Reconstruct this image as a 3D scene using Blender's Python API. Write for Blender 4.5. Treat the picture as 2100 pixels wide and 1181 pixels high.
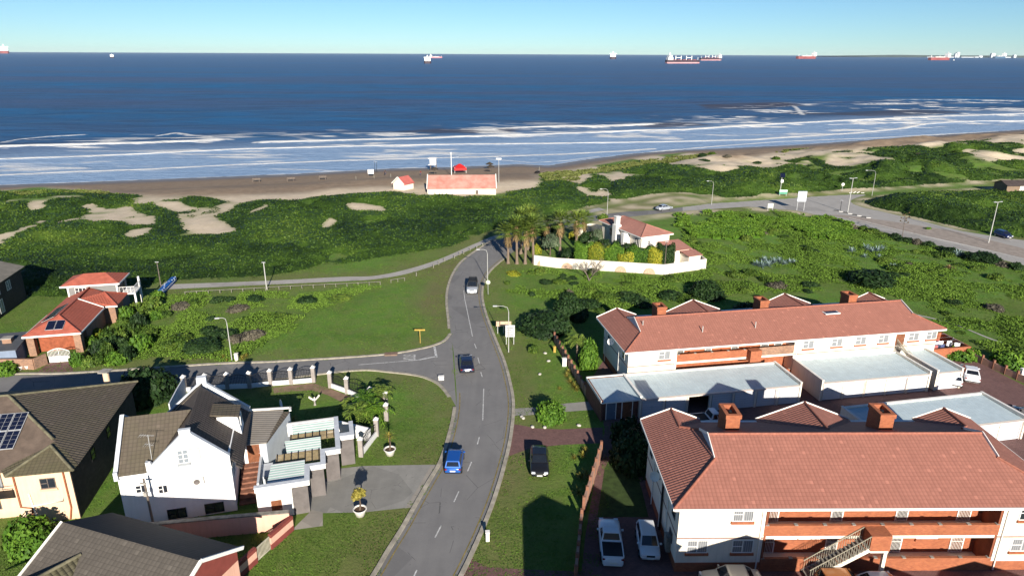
import bpy, bmesh, math, random
import numpy as np
from math import radians, sin, cos, pi, hypot, atan2
from mathutils import Vector, Matrix, Euler, noise as mnoise

for o in list(bpy.data.objects): bpy.data.objects.remove(o)
S = bpy.context.scene
COL = S.collection
random.seed(7)

# ------------------------------------------------------------ camera, sky, sun, exposure
CH, FP = 37.0, 1400.0                      # camera height (m), focal length in photo pixels (2100 wide)
PT = math.atan((590.5-111)/FP); RL = radians(0.25)
cam = bpy.data.cameras.new('camera'); camo = bpy.data.objects.new('camera', cam); COL.objects.link(camo)
cam.sensor_width = 36.0; cam.lens = FP/2100*36.0; cam.clip_start = 0.5; cam.clip_end = 200000
fw = Vector((0, cos(PT), -sin(PT))); up = Vector((0, sin(PT), cos(PT))); rt = Vector((1, 0, 0))
r2 = rt*cos(RL)+up*sin(RL); u2 = -rt*sin(RL)+up*cos(RL)
camo.matrix_world = Matrix(((r2.x, u2.x, -fw.x, 0), (r2.y, u2.y, -fw.y, 0), (r2.z, u2.z, -fw.z, CH), (0, 0, 0, 1)))
S.camera = camo

SUN_EL, SUN_AZ = radians(20.5), radians(180-11.6)      # azimuth clockwise from +Y
W = bpy.data.worlds.new('World'); S.world = W; W.use_nodes = True
wn = W.node_tree; bg = wn.nodes['Background']
sky = wn.nodes.new('ShaderNodeTexSky'); sky.sky_type = 'NISHITA'; sky.sun_disc = False
sky.sun_elevation = SUN_EL; sky.sun_rotation = SUN_AZ; sky.altitude = 0
sky.air_density = 0.75; sky.dust_density = 0.0; sky.ozone_density = 2.4
wb = wn.nodes.new('ShaderNodeMix'); wb.data_type = 'RGBA'; wb.blend_type = 'MULTIPLY'; wb.inputs[0].default_value = 1.0     # white balance of the sky
wn.links.new(sky.outputs[0], wb.inputs[6]); wb.inputs[7].default_value = (.80, 1.10, 1.32, 1)
wn.links.new(wb.outputs[2], bg.inputs[0]); bg.inputs[1].default_value = 0.044
sl = bpy.data.lights.new('sun', 'SUN'); sl.energy = 5.0; sl.angle = radians(0.5); sl.color = (1.0, 0.92, 0.80)
so = bpy.data.objects.new('sun', sl); COL.objects.link(so)
sd = Vector((sin(SUN_AZ)*cos(SUN_EL), cos(SUN_AZ)*cos(SUN_EL), sin(SUN_EL)))
so.rotation_euler = (-sd).to_track_quat('-Z', 'Y').to_euler(); so.location = (30, -60, 60)
S.view_settings.view_transform = 'Standard'; S.view_settings.look = 'None'
S.view_settings.exposure = 0.86; S.view_settings.gamma = 1.0

# ------------------------------------------------------------ ground positions read off the photograph
_r = np.array(r2); _u = np.array(u2); _f = np.array(fw)
def ray(x, y):
    return _f + _r*((x-1050)/FP) - _u*((y-590.5)/FP)
def G(x, y, z=0.0):
    d = ray(x, y); t = (z-CH)/d[2]; return Vector((float(d[0]*t), float(d[1]*t), z))
def GP(pts, z=0.0): return [G(x, y, z).xy for x, y in pts]
def Z(pts, ox, oy, s=3.0, z=0.0): return [G(ox+x/s, oy+y/s, z).xy for x, y in pts]
class Frame:
    def __init__(s, o, deg):
        s.o = Vector((o[0], o[1])); s.a = radians(deg); s.e = Vector((cos(s.a), sin(s.a))); s.n = Vector((-sin(s.a), cos(s.a)))
    def w(s, u, v): return s.o+s.e*u+s.n*v
    def l(s, p): q = Vector((p[0], p[1]))-s.o; return (q.dot(s.e), q.dot(s.n))
    def g(s, x, y, z=0.0): return s.l(G(x, y, z))

# ------------------------------------------------------------ object helpers
def thing(name, label, cat, loc=(0, 0, 0), rz=0.0, group=None, kind=None):
    o = bpy.data.objects.new(name, None); COL.objects.link(o)
    o.empty_display_size = 0.3
    o.location = (loc[0], loc[1], loc[2] if len(loc) > 2 else 0.0); o.rotation_euler = (0, 0, rz)
    return tag(o, label, cat, group, kind)
def tag(o, label=None, cat=None, group=None, kind=None):
    if label: o['label'] = label
    if cat: o['category'] = cat
    if group: o['group'] = group
    if kind: o['kind'] = kind
    return o
def link(name, me, parent=None, loc=None, rot=None, scale=None):
    o = bpy.data.objects.new(name, me); COL.objects.link(o)
    if parent: o.parent = parent
    if loc: o.location = loc
    if rot: o.rotation_euler = rot
    if scale: o.scale = scale
    return o
def copy_tree(o, parent=None):
    c = o.copy(); COL.objects.link(c)
    if parent: c.parent = parent
    for ch in KIDS(o): copy_tree(ch, c)
    return c
def KIDS(o): return list(o.children)

class MB:
    def __init__(s): s.v = []; s.f = []; s.sm = []
    def face(s, pts, smooth=False):
        b = len(s.v); s.v += [tuple(p) for p in pts]; s.f.append(tuple(range(b, b+len(pts)))); s.sm.append(smooth)
        return s
    def mesh(s, vs, fs, smooth=False):
        b = len(s.v); s.v += [tuple(p) for p in vs]
        for f in fs: s.f.append(tuple(b+i for i in f)); s.sm.append(smooth)
        return s
    def box(s, x0, x1, y0, y1, z0, z1):
        vs = [(x, y, z) for z in (z0, z1) for y in (y0, y1) for x in (x0, x1)]
        return s.mesh(vs, [(0, 2, 3, 1), (4, 5, 7, 6), (0, 1, 5, 4), (2, 6, 7, 3), (0, 4, 6, 2), (1, 3, 7, 5)])
    def cbox(s, c, sx, sy, sz, rz=0.0):
        ca, sa = cos(rz), sin(rz); vs = []
        for z in (-sz/2, sz/2):
            for y in (-sy/2, sy/2):
                for x in (-sx/2, sx/2): vs.append((c[0]+x*ca-y*sa, c[1]+x*sa+y*ca, c[2]+z))
        return s.mesh(vs, [(0, 2, 3, 1), (4, 5, 7, 6), (0, 1, 5, 4), (2, 6, 7, 3), (0, 4, 6, 2), (1, 3, 7, 5)])
    def prism(s, poly, z0, z1):
        n = len(poly); b = [(p[0], p[1], z0) for p in poly]+[(p[0], p[1], z1) for p in poly]
        fs = [tuple(range(n-1, -1, -1)), tuple(range(n, 2*n))]+[(i, (i+1) % n, n+(i+1) % n, n+i) for i in range(n)]
        return s.mesh(b, fs)
    def slab(s, pts, t):
        p = [Vector(q) for q in pts]; nn = Vector((0, 0, 0))
        for i in range(len(p)): nn += p[i].cross(p[(i+1) % len(p)])
        nn.normalize()
        if nn.z < 0: nn = -nn; p = p[::-1]
        n = len(p); b = [q-nn*t for q in p]+p
        return s.mesh(b, [tuple(range(n-1, -1, -1)), tuple(range(n, 2*n))]+[(i, (i+1) % n, n+(i+1) % n, n+i) for i in range(n)])
    def beam(s, a, b, w, h):
        a = Vector(a); b = Vector(b); d = (b-a); 
        if d.length < 1e-6: return s
        d.normalize(); sd_ = d.cross(Vector((0, 0, 1)))
        if sd_.length < 1e-3: sd_ = Vector((1, 0, 0))
        sd_.normalize(); uu = sd_.cross(d)
        vs = []
        for p in (a, b):
            for i, j in ((-1, -1), (1, -1), (1, 1), (-1, 1)): vs.append(p+sd_*(i*w/2)+uu*(j*h/2))
        return s.mesh(vs, [(3, 2, 1, 0), (4, 5, 6, 7), (0, 1, 5, 4), (1, 2, 6, 5), (2, 3, 7, 6), (3, 0, 4, 7)])
    def tube(s, pts, r, n=8, r1=None, cap=True):
        P_ = [Vector(p) for p in pts]; m = len(P_); rr = [r+( (r1 if r1 is not None else r)-r)*i/(m-1) for i in range(m)] if not isinstance(r, (list, tuple)) else r
        base = []
        ref = Vector((0, 0, 1))
        for i, p in enumerate(P_):
            t = (P_[min(i+1, m-1)]-P_[max(i-1, 0)]).normalized()
            q = ref if abs(t.dot(ref)) < .95 else Vector((1, 0, 0))
            a = t.cross(q).normalized(); b = a.cross(t)
            for k in range(n): base.append(p+(a*cos(2*pi*k/n)+b*sin(2*pi*k/n))*rr[i])
        fs = [(i*n+k, i*n+(k+1) % n, (i+1)*n+(k+1) % n, (i+1)*n+k) for i in range(m-1) for k in range(n)]
        s.mesh(base, fs, True)
        if cap: s.face(base[:n][::-1]); s.face(base[-n:])
        return s
    def lathe(s, prof, n=16, c=(0, 0, 0)):
        vs = [(c[0]+r*cos(2*pi*k/n), c[1]+r*sin(2*pi*k/n), c[2]+z) for r, z in prof for k in range(n)]
        return s.mesh(vs, [(i*n+k, i*n+(k+1) % n, (i+1)*n+(k+1) % n, (i+1)*n+k) for i in range(len(prof)-1) for k in range(n)], True)
    def ico(s, c, r, sub=2, sx=1, sy=1, sz=1):
        bm = bmesh.new(); bmesh.ops.create_icosphere(bm, subdivisions=sub, radius=r)
        vs = [(c[0]+v.co.x*sx, c[1]+v.co.y*sy, c[2]+v.co.z*sz) for v in bm.verts]; bm.verts.index_update()
        s.mesh(vs, [tuple(v.index for v in f.verts) for f in bm.faces], True); bm.free(); return s
    def data(s, name, mat):
        me = bpy.data.meshes.new(name); me.from_pydata([tuple(v) for v in s.v], [], s.f)
        me.polygons.foreach_set('use_smooth', s.sm)
        if mat: me.materials.append(mat)
        uv = me.uv_layers.new(name='UVMap'); d = np.zeros(len(me.loops)*2, 'f')
        co = np.empty(len(me.vertices)*3, 'f'); me.vertices.foreach_get('co', co); co = co.reshape(-1, 3)
        for p in me.polygons:
            n = p.normal
            if abs(n.z) > .999: ux, uy = Vector((1, 0, 0)), Vector((0, 1, 0))
            else:
                ux = Vector((0, 0, 1)).cross(n).normalized(); uy = n.cross(ux)
            for li in p.loop_indices:
                c = co[me.loops[li].vertex_index]
                d[li*2] = c[0]*ux.x+c[1]*ux.y+c[2]*ux.z; d[li*2+1] = c[0]*uy.x+c[1]*uy.y+c[2]*uy.z
        uv.data.foreach_set('uv', d); me.update(); return me
    def build_each(s, name, mat, parent=None):
        for i in range(0, len(s.v), 8):
            q = MB(); q.v = s.v[i:i+8]; q.f = [tuple(k-i for k in f) for f in s.f if i <= f[0] < i+8]; q.sm = [False]*len(q.f); q.build(name, mat, parent)
    def build(s, name, mat, parent=None, **k): return link(name, s.data(name, mat), parent, **k)

# ------------------------------------------------------------ materials
MATS = {}
def newmat(name):
    m = bpy.data.materials.new(name); m.use_nodes = True; nt = m.node_tree
    return m, nt, nt.nodes['Principled BSDF']
def N(nt, t, **k):
    n = nt.nodes.new('ShaderNode'+t)
    for a, b in k.items(): setattr(n, a, b)
    return n
def L(nt, a, b): nt.links.new(a, b)
def ramp(nt, src, stops, interp='LINEAR'):
    r = N(nt, 'ValToRGB'); r.color_ramp.interpolation = interp; e = r.color_ramp.elements
    while len(e) < len(stops): e.new(0.5)
    for i, (p, c) in enumerate(stops): e[i].position = p; e[i].color = (*c, 1) if len(c) == 3 else c
    L(nt, src, r.inputs[0]); return r
def mixc(nt, fac, a, b, mode='MIX'):
    m = N(nt, 'Mix', data_type='RGBA', blend_type=mode)
    for idx, v in ((0, fac), (6, a), (7, b)):
        if hasattr(v, 'is_linked'): L(nt, v, m.inputs[idx])
        elif isinstance(v, (int, float)): m.inputs[idx].default_value = v
        else: m.inputs[idx].default_value = (*v, 1)
    return m.outputs[2]
def noise_(nt, vec, scale, detail=4, rough=.6, dim='3D'):
    n = N(nt, 'TexNoise'); n.inputs['Scale'].default_value = scale; n.inputs['Detail'].default_value = detail; n.inputs['Roughness'].default_value = rough
    if vec: L(nt, vec, n.inputs['Vector'])
    return n.outputs['Fac']
def mathn(nt, op, a, b=0.0, clamp=False):
    m = N(nt, 'Math', operation=op, use_clamp=clamp)
    for i, v in enumerate((a, b)):
        if hasattr(v, 'is_linked'): L(nt, v, m.inputs[i])
        else: m.inputs[i].default_value = v
    return m.outputs[0]
def bump(nt, bs, h, dist, strength=1.0):
    b = N(nt, 'Bump'); b.inputs['Distance'].default_value = dist; b.inputs['Strength'].default_value = strength
    L(nt, h, b.inputs['Height']); L(nt, b.outputs[0], bs.inputs['Normal']); return b
def M(name, col, rough=.8, var=.18, scale=1.5, spec=.3, metal=0.0, bmp=0.0, bscale=20, col2=None, coat=0.0):
    if name in MATS: return MATS[name]
    m, nt, bs = newmat(name); tc = N(nt, 'TexCoord').outputs['Object']
    n1 = noise_(nt, tc, scale, 5, .65)
    c2 = col2 or tuple(c*(1-var*1.6) for c in col); c1 = tuple(min(1, c*(1+var*.5)) for c in col)
    r = ramp(nt, n1, [(.32, c2), (.66, c1)]); L(nt, r.outputs[0], bs.inputs['Base Color'])
    bs.inputs['Roughness'].default_value = rough; bs.inputs['Specular IOR Level'].default_value = spec; bs.inputs['Metallic'].default_value = metal
    bs.inputs['Coat Weight'].default_value = coat
    if bmp: bump(nt, bs, noise_(nt, tc, bscale, 4, .6), bmp)
    MATS[name] = m; return m
def tile_mat(name, col, joint, tw=.3, th=.34, rough=.75, moss=None, depth=.03, spec=.25, colw=.09):
    """roof tiles: rolls across (UV x) and courses up the slope (UV y)"""
    m, nt, bs = newmat(name); uv = N(nt, 'TexCoord').outputs['UV']
    sp = N(nt, 'SeparateXYZ'); L(nt, uv, sp.inputs[0])
    fx = mathn(nt, 'FRACT', mathn(nt, 'MULTIPLY', sp.outputs[0], 1/tw)); fy = mathn(nt, 'FRACT', mathn(nt, 'MULTIPLY', sp.outputs[1], 1/th))
    roll = mathn(nt, 'SINE', mathn(nt, 'MULTIPLY', fx, pi)); 
    gx = mathn(nt, 'POWER', mathn(nt, 'SUBTRACT', 1.0, roll), 3.0)
    gy = mathn(nt, 'GREATER_THAN', fy, .86)
    cell = N(nt, 'TexWhiteNoise', noise_dimensions='2D')
    cb = N(nt, 'CombineXYZ'); L(nt, mathn(nt, 'FLOOR', mathn(nt, 'MULTIPLY', sp.outputs[0], 1/tw)), cb.inputs[0]); L(nt, mathn(nt, 'FLOOR', mathn(nt, 'MULTIPLY', sp.outputs[1], 1/th)), cb.inputs[1]); L(nt, cb.outputs[0], cell.inputs['Vector'])
    obj = N(nt, 'TexCoord').outputs['Object']
    base = ramp(nt, cell.outputs['Value'], [(0, tuple(c*(1-colw) for c in col)), (1, tuple(min(1, c*(1+colw*.7)) for c in col))]).outputs[0]
    big = noise_(nt, obj, .45, 5, .7)
    base = mixc(nt, mathn(nt, 'MULTIPLY', ramp(nt, big, [(.35, (0, 0, 0)), (.7, (1, 1, 1))]).outputs[0], .35), base, moss or tuple(c*.7 for c in col))
    mp = N(nt, 'Mapping'); mp.inputs['Scale'].default_value = (1.6, .16, 1); L(nt, uv, mp.inputs[0]); stn = noise_(nt, mp.outputs[0], 1.0, 5, .7)
    base = mixc(nt, mathn(nt, 'MULTIPLY', ramp(nt, stn, [(.5, (0, 0, 0)), (.75, (1, 1, 1))]).outputs[0], .35), base, tuple(c*.62 for c in col))
    base = mixc(nt, mathn(nt, 'MULTIPLY', mathn(nt, 'GREATER_THAN', cell.outputs['Value'], .985), .5), base, tuple(min(1, c*1.35) for c in col))
    j = mathn(nt, 'MAXIMUM', mathn(nt, 'MULTIPLY', gx, .5), mathn(nt, 'MULTIPLY', gy, .6))
    base = mixc(nt, j, base, joint); L(nt, base, bs.inputs['Base Color'])
    h = mathn(nt, 'ADD', roll, mathn(nt, 'MULTIPLY', fy, -.6)); bump(nt, bs, h, depth)
    bs.inputs['Roughness'].default_value = rough; bs.inputs['Specular IOR Level'].default_value = spec
    MATS[name] = m; return m
def brick_mat(name, c1, c2, mortar, w=.23, h=.075, rough=.9, msz=.012, bmp=.006, rot=False):
    m, nt, bs = newmat(name); uv = N(nt, 'TexCoord').outputs['UV']
    b = N(nt, 'TexBrick'); b.inputs['Scale'].default_value = 1.0; b.inputs['Brick Width'].default_value = w; b.inputs['Row Height'].default_value = h
    b.inputs['Mortar Size'].default_value = msz; b.inputs['Color1'].default_value = (*c1, 1); b.inputs['Color2'].default_value = (*c2, 1); b.inputs['Mortar'].default_value = (*mortar, 1)
    L(nt, uv, b.inputs['Vector']); n = noise_(nt, N(nt, 'TexCoord').outputs['Object'], .8, 6, .7)
    c = mixc(nt, .45, b.outputs['Color'], ramp(nt, n, [(.3, (.45, .45, .45)), (.7, (1.1, 1.1, 1.1))]).outputs[0], 'MULTIPLY')
    L(nt, c, bs.inputs['Base Color']); bs.inputs['Roughness'].default_value = rough; bs.inputs['Specular IOR Level'].default_value = .2
    bump(nt, bs, b.outputs['Fac'], -bmp); MATS[name] = m; return m
def stripe_mat(name, col, dark, period=.15, axis=0, duty=.3, rough=.5, depth=.02, metal=0.0, spec=.4, var=.2):
    m, nt, bs = newmat(name); uv = N(nt, 'TexCoord').outputs['UV']; sp = N(nt, 'SeparateXYZ'); L(nt, uv, sp.inputs[0])
    f = mathn(nt, 'FRACT', mathn(nt, 'MULTIPLY', sp.outputs[axis], 1/period)); s_ = mathn(nt, 'SINE', mathn(nt, 'MULTIPLY', f, pi))
    g = mathn(nt, 'LESS_THAN', f, duty)
    n = noise_(nt, N(nt, 'TexCoord').outputs['Object'], .9, 5, .65)
    base = ramp(nt, n, [(.3, tuple(c*(1-var) for c in col)), (.7, col)]).outputs[0]
    L(nt, mixc(nt, g, base, dark), bs.inputs['Base Color']); bump(nt, bs, s_, depth)
    bs.inputs['Roughness'].default_value = rough; bs.inputs['Metallic'].default_value = metal; bs.inputs['Specular IOR Level'].default_value = spec
    MATS[name] = m; return m
def leaf_mat(name, dark, mid, light, rough=.6, tr=.25):
    """foliage: leaf-to-leaf colour from the 'tint' face attribute, clump-to-clump from world noise"""
    m, nt, bs = newmat(name); a = N(nt, 'Attribute', attribute_name='tint'); 
    geo = N(nt, 'NewGeometry').outputs['Position']; n = noise_(nt, geo, .35, 3, .6)
    oi = N(nt, 'ObjectInfo').outputs['Random']
    f = mathn(nt, 'ADD', mathn(nt, 'MULTIPLY', a.outputs['Fac'], .55), mathn(nt, 'ADD', mathn(nt, 'MULTIPLY', n, .55), mathn(nt, 'MULTIPLY', mathn(nt, 'SUBTRACT', oi, .5), .2)))
    r = ramp(nt, f, [(.25, dark), (.55, mid), (.85, light)]); L(nt, r.outputs[0], bs.inputs['Base Color'])
    bs.inputs['Roughness'].default_value = rough; bs.inputs['Specular IOR Level'].default_value = .15
    MATS[name] = m; return m

def plaster(name, col, stain=.35):
    m, nt, bs = newmat(name); tc = N(nt, 'TexCoord').outputs['Object']; mp = N(nt, 'Mapping'); mp.inputs['Scale'].default_value = (3.5, 3.5, .22); L(nt, tc, mp.inputs[0])
    st = noise_(nt, mp.outputs[0], 1.0, 5, .7); bl_ = noise_(nt, tc, .7, 6, .7); sp = N(nt, 'SeparateXYZ'); L(nt, tc, sp.inputs[0])
    damp = mathn(nt, 'MULTIPLY', mathn(nt, 'SUBTRACT', 1.0, mathn(nt, 'MULTIPLY', sp.outputs[2], 1.4), True), bl_)          # splash-back dirt at the foot of the wall
    f = mathn(nt, 'MULTIPLY', ramp(nt, st, [(.48, (0, 0, 0)), (.75, (1, 1, 1))]).outputs[0], stain)
    c = mixc(nt, f, ramp(nt, bl_, [(.3, tuple(x*.88 for x in col)), (.65, col)]).outputs[0], tuple(x*y for x, y in zip(col, (.62, .60, .56))))
    L(nt, mixc(nt, mathn(nt, 'MULTIPLY', damp, .6), c, tuple(x*y for x, y in zip(col, (.5, .45, .38)))), bs.inputs['Base Color']); bs.inputs['Roughness'].default_value = .88; bs.inputs['Specular IOR Level'].default_value = .2
    bump(nt, bs, noise_(nt, tc, 14, 4, .6), .004); MATS[name] = m; return m
white = M('white_paint', (.80, .78, .74), .75, .06, .6)
cream = plaster('cream_plaster', (.80, .735, .63))
bluewhite = plaster('white_plaster', (.82, .82, .82), .22)
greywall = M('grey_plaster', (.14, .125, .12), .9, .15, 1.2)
trimgrey = M('pale_grey_trim', (.55, .58, .62), .8, .12, 2)
tan = plaster('tan_plaster', (.74, .53, .37))
pinkwall = plaster('pink_plaster', (.72, .42, .32))
maroon = M('maroon_paint', (.23, .055, .045), .8, .15, 1)
concrete = M('concrete', (.33, .31, .28), .9, .25, 1.3, bmp=.01)
dconcrete = M('weathered_concrete', (.25, .235, .205), .9, .35, 1.8, bmp=.01)
glass = M('window_glass', (.02, .025, .035), .08, .1, 1, spec=.9)
curtain = stripe_mat('curtained_window', (.30, .31, .32), (.13, .14, .16), .16, 0, .35, .25, .0, spec=.8)
blackm = M('black_metal', (.012, .012, .014), .5, .1, 2)
steel = M('galvanised_steel', (.55, .56, .57), .45, .12, 2, metal=.3)
polew = M('pale_pole_paint', (.42, .42, .40), .6, .1, 1)
wood = M('brown_wood', (.20, .075, .035), .6, .3, 3)
greywood = M('grey_weathered_wood', (.16, .13, .11), .85, .35, 3)
bark = M('bark', (.13, .095, .07), .95, .35, 4, bmp=.02)
palmbark = stripe_mat('palm_bark', (.24, .18, .135), (.13, .095, .07), .12, 1, .3, .95, .03)
redbrick = brick_mat('red_face_brick', (.44, .145, .065), (.33, .10, .05), (.32, .16, .10), .23, .085, msz=.008)
oldbrick = brick_mat('rustic_brick', (.42, .22, .13), (.24, .13, .09), (.30, .23, .18), .23, .085)
paver = brick_mat('brick_pavers', (.23, .125, .115), (.17, .095, .09), (.10, .07, .065), .22, .11, msz=.01)
roofA = tile_mat('terracotta_roof_tiles', (.365, .155, .115), (.22, .09, .065), .30, .33)
roofRed = tile_mat('red_roof_tiles', (.38, .105, .068), (.23, .06, .04), .33, .36)
roofBrown = tile_mat('brown_roof_tiles', (.118, .095, .074), (.062, .050, .040), .33, .36, moss=(.10, .10, .045))
roofDark = tile_mat('dark_roof_tiles', (.085, .07, .062), (.02, .017, .016), .33, .36, depth=.05)
roofPink = tile_mat('pink_roof_tiles', (.42, .20, .155), (.25, .11, .085), .33, .36)
ridgem = M('ridge_tiles', (.33, .125, .085), .75, .2, 3)
roofmetal = stripe_mat('pale_metal_roof', (.50, .60, .64), (.42, .51, .56), .42, 0, .12, .5, .02, spec=.4, var=.2)
solar = M('solar_glass', (.008, .011, .03), .12, .2, 4, spec=.8)
tyre = M('tyre_rubber', (.012, .012, .012), .9, .1, 2)
rimm = M('alloy_rim', (.4, .4, .42), .35, .1, 2, metal=.6)
yellowp = M('yellow_paint', (.45, .30, .06), .7, .15, 2)
redp = M('red_paint', (.55, .02, .02), .5, .1, 2)
potm = M('white_planter', (.66, .63, .58), .8, .15, 4)
soil = M('soil', (.10, .06, .035), .95, .3, 4)
lf_bush = leaf_mat('bush_leaves', (.013, .029, .006), (.044, .086, .012), (.105, .155, .022))
lf_dark = leaf_mat('dark_bush_leaves', (.009, .021, .008), (.018, .042, .012), (.038, .070, .018))
lf_lime = leaf_mat('lime_bush_leaves', (.035, .062, .012), (.075, .13, .02), (.15, .20, .03))
lf_yel = leaf_mat('golden_hedge_leaves', (.07, .11, .012), (.19, .205, .018), (.36, .33, .03))
lf_hedge = leaf_mat('hedge_leaves', (.026, .066, .009), (.062, .135, .014), (.12, .21, .022))
lf_grey = leaf_mat('grey_scrub_twigs', (.055, .05, .038), (.10, .09, .065), (.16, .14, .10))
lf_agave = leaf_mat('agave_leaves', (.09, .14, .13), (.17, .24, .23), (.28, .36, .36))
lf_palm = leaf_mat('palm_leaves', (.05, .085, .014), (.11, .17, .03), (.22, .28, .05))
lf_skirt = leaf_mat('dead_palm_leaves', (.09, .06, .028), (.16, .11, .05), (.25, .18, .085))
lf_alo = leaf_mat('yellow_green_spiky_leaves', (.08, .08, .015), (.19, .17, .03), (.33, .27, .06))
# ------------------------------------------------------------ terrain: ground, beach, sea
SHORE = [(-260, 398), (-100, 386), (0, 380), (300, 369), (600, 357), (803, 346), (930, 343), (1066, 337), (1123, 340), (1200, 328), (1300, 315), (1400, 308), (1500, 304), (1640, 297), (1740, 290), (1933, 277), (2100, 266), (2400, 250)]
shore = np.array([tuple(G(x, y, -4).xy) for x, y in SHORE])
def pdist(X, Y, line):
    """distance to a polyline, and side sign (+ on the left of travel)"""
    best = np.full(X.shape, 1e9); sg = np.ones(X.shape)
    for a, b in zip(line[:-1], line[1:]):
        dx, dy = b[0]-a[0], b[1]-a[1]; l2 = dx*dx+dy*dy
        t = np.clip(((X-a[0])*dx+(Y-a[1])*dy)/l2, 0, 1)
        ex, ey = X-a[0]-t*dx, Y-a[1]-t*dy; d = np.hypot(ex, ey); s_ = np.sign(dx*(Y-a[1])-dy*(X-a[0]))
        m = d < best; best = np.where(m, d, best); sg = np.where(m, s_, sg)
    return best, sg
def inpoly(X, Y, poly):
    r = np.zeros(X.shape, bool); n = len(poly)
    for i in range(n):
        x0, y0 = poly[i]; x1, y1 = poly[(i+1) % n]
        if y0 == y1: continue
        c = ((y0 > Y) != (y1 > Y)) & (X < (x1-x0)*(Y-y0)/(y1-y0)+x0)
        r ^= c
    return r
def hash2(i, j, seed):
    h = (i.astype(np.int64)*374761393+j.astype(np.int64)*668265263+seed*1442695041) & 0xffffffff
    h = ((h ^ (h >> 13))*1274126177) & 0xffffffff
    return ((h ^ (h >> 16)) & 0xffff)/65535.0
def vnoise(X, Y, s, seed=0):
    x = X/s; y = Y/s; i = np.floor(x).astype(int); j = np.floor(y).astype(int); fx = x-i; fy = y-j
    fx = fx*fx*(3-2*fx); fy = fy*fy*(3-2*fy)
    a = hash2(i, j, seed); b = hash2(i+1, j, seed); c = hash2(i, j+1, seed); d = hash2(i+1, j+1, seed)
    return (a*(1-fx)+b*fx)*(1-fy)+(c*(1-fx)+d*fx)*fy
def fbm(X, Y, s, seed=0, o=4):
    r = 0; a = 1; t = 0
    for k in range(o): r = r+a*vnoise(X+17.3*k, Y-9.1*k, s, seed+k); t += a; a *= .55; s /= 2.03
    return r/t
def blob(X, Y, s, seed=0, h=.9):
    """rounded shrub-top bumps: 1 at cell centres falling to 0"""
    x = X/s; y = Y/s; i = np.floor(x).astype(int); j = np.floor(y).astype(int); best = np.zeros(X.shape); idv = np.zeros(X.shape)
    for di in (-1, 0, 1):
        for dj in (-1, 0, 1):
            px = i+di+hash2(i+di, j+dj, seed); py = j+dj+hash2(i+di, j+dj, seed+5); r = .65+.5*hash2(i+di, j+dj, seed+9)
            d2 = ((x-px)**2+(y-py)**2)/(r*r); v = np.sqrt(np.clip(1-d2, 0, 1))*(.6+.4*hash2(i+di, j+dj, seed+11))
            m = v > best; best = np.where(m, v, best); idv = np.where(m, hash2(i+di, j+dj, seed+13), idv)
    return best, idv
def blur(A, k):
    def b1(A, ax):
        c = np.cumsum(np.pad(A, [(k+1, k) if a == ax else (0, 0) for a in (0, 1)], mode='edge'), axis=ax)
        n = A.shape[ax]
        return (np.take(c, np.arange(2*k+1, 2*k+1+n), ax)-np.take(c, np.arange(0, n), ax))/(2*k+1)
    return b1(b1(b1(b1(A.astype(float), 0), 1), 0), 1)

GX0, GX1, GY0, GY1, GS = -215., 345., 22., 452., 0.8
gx = np.arange(GX0, GX1+.01, GS); gy = np.arange(GY0, GY1+.01, GS)
X, Y = np.meshgrid(gx, gy)               # rows = y
SD, SG = pdist(X, Y, shore); SD = -SD*SG     # inland positive (shore runs left to right, sea on its left)
WX = X+2.2*(vnoise(X, Y, 5, 91)-.5)+1.2*(vnoise(X, Y, 2, 92)-.5); WY = Y+2.2*(vnoise(X, Y, 5, 93)-.5)+1.2*(vnoise(X, Y, 2, 94)-.5)

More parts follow.
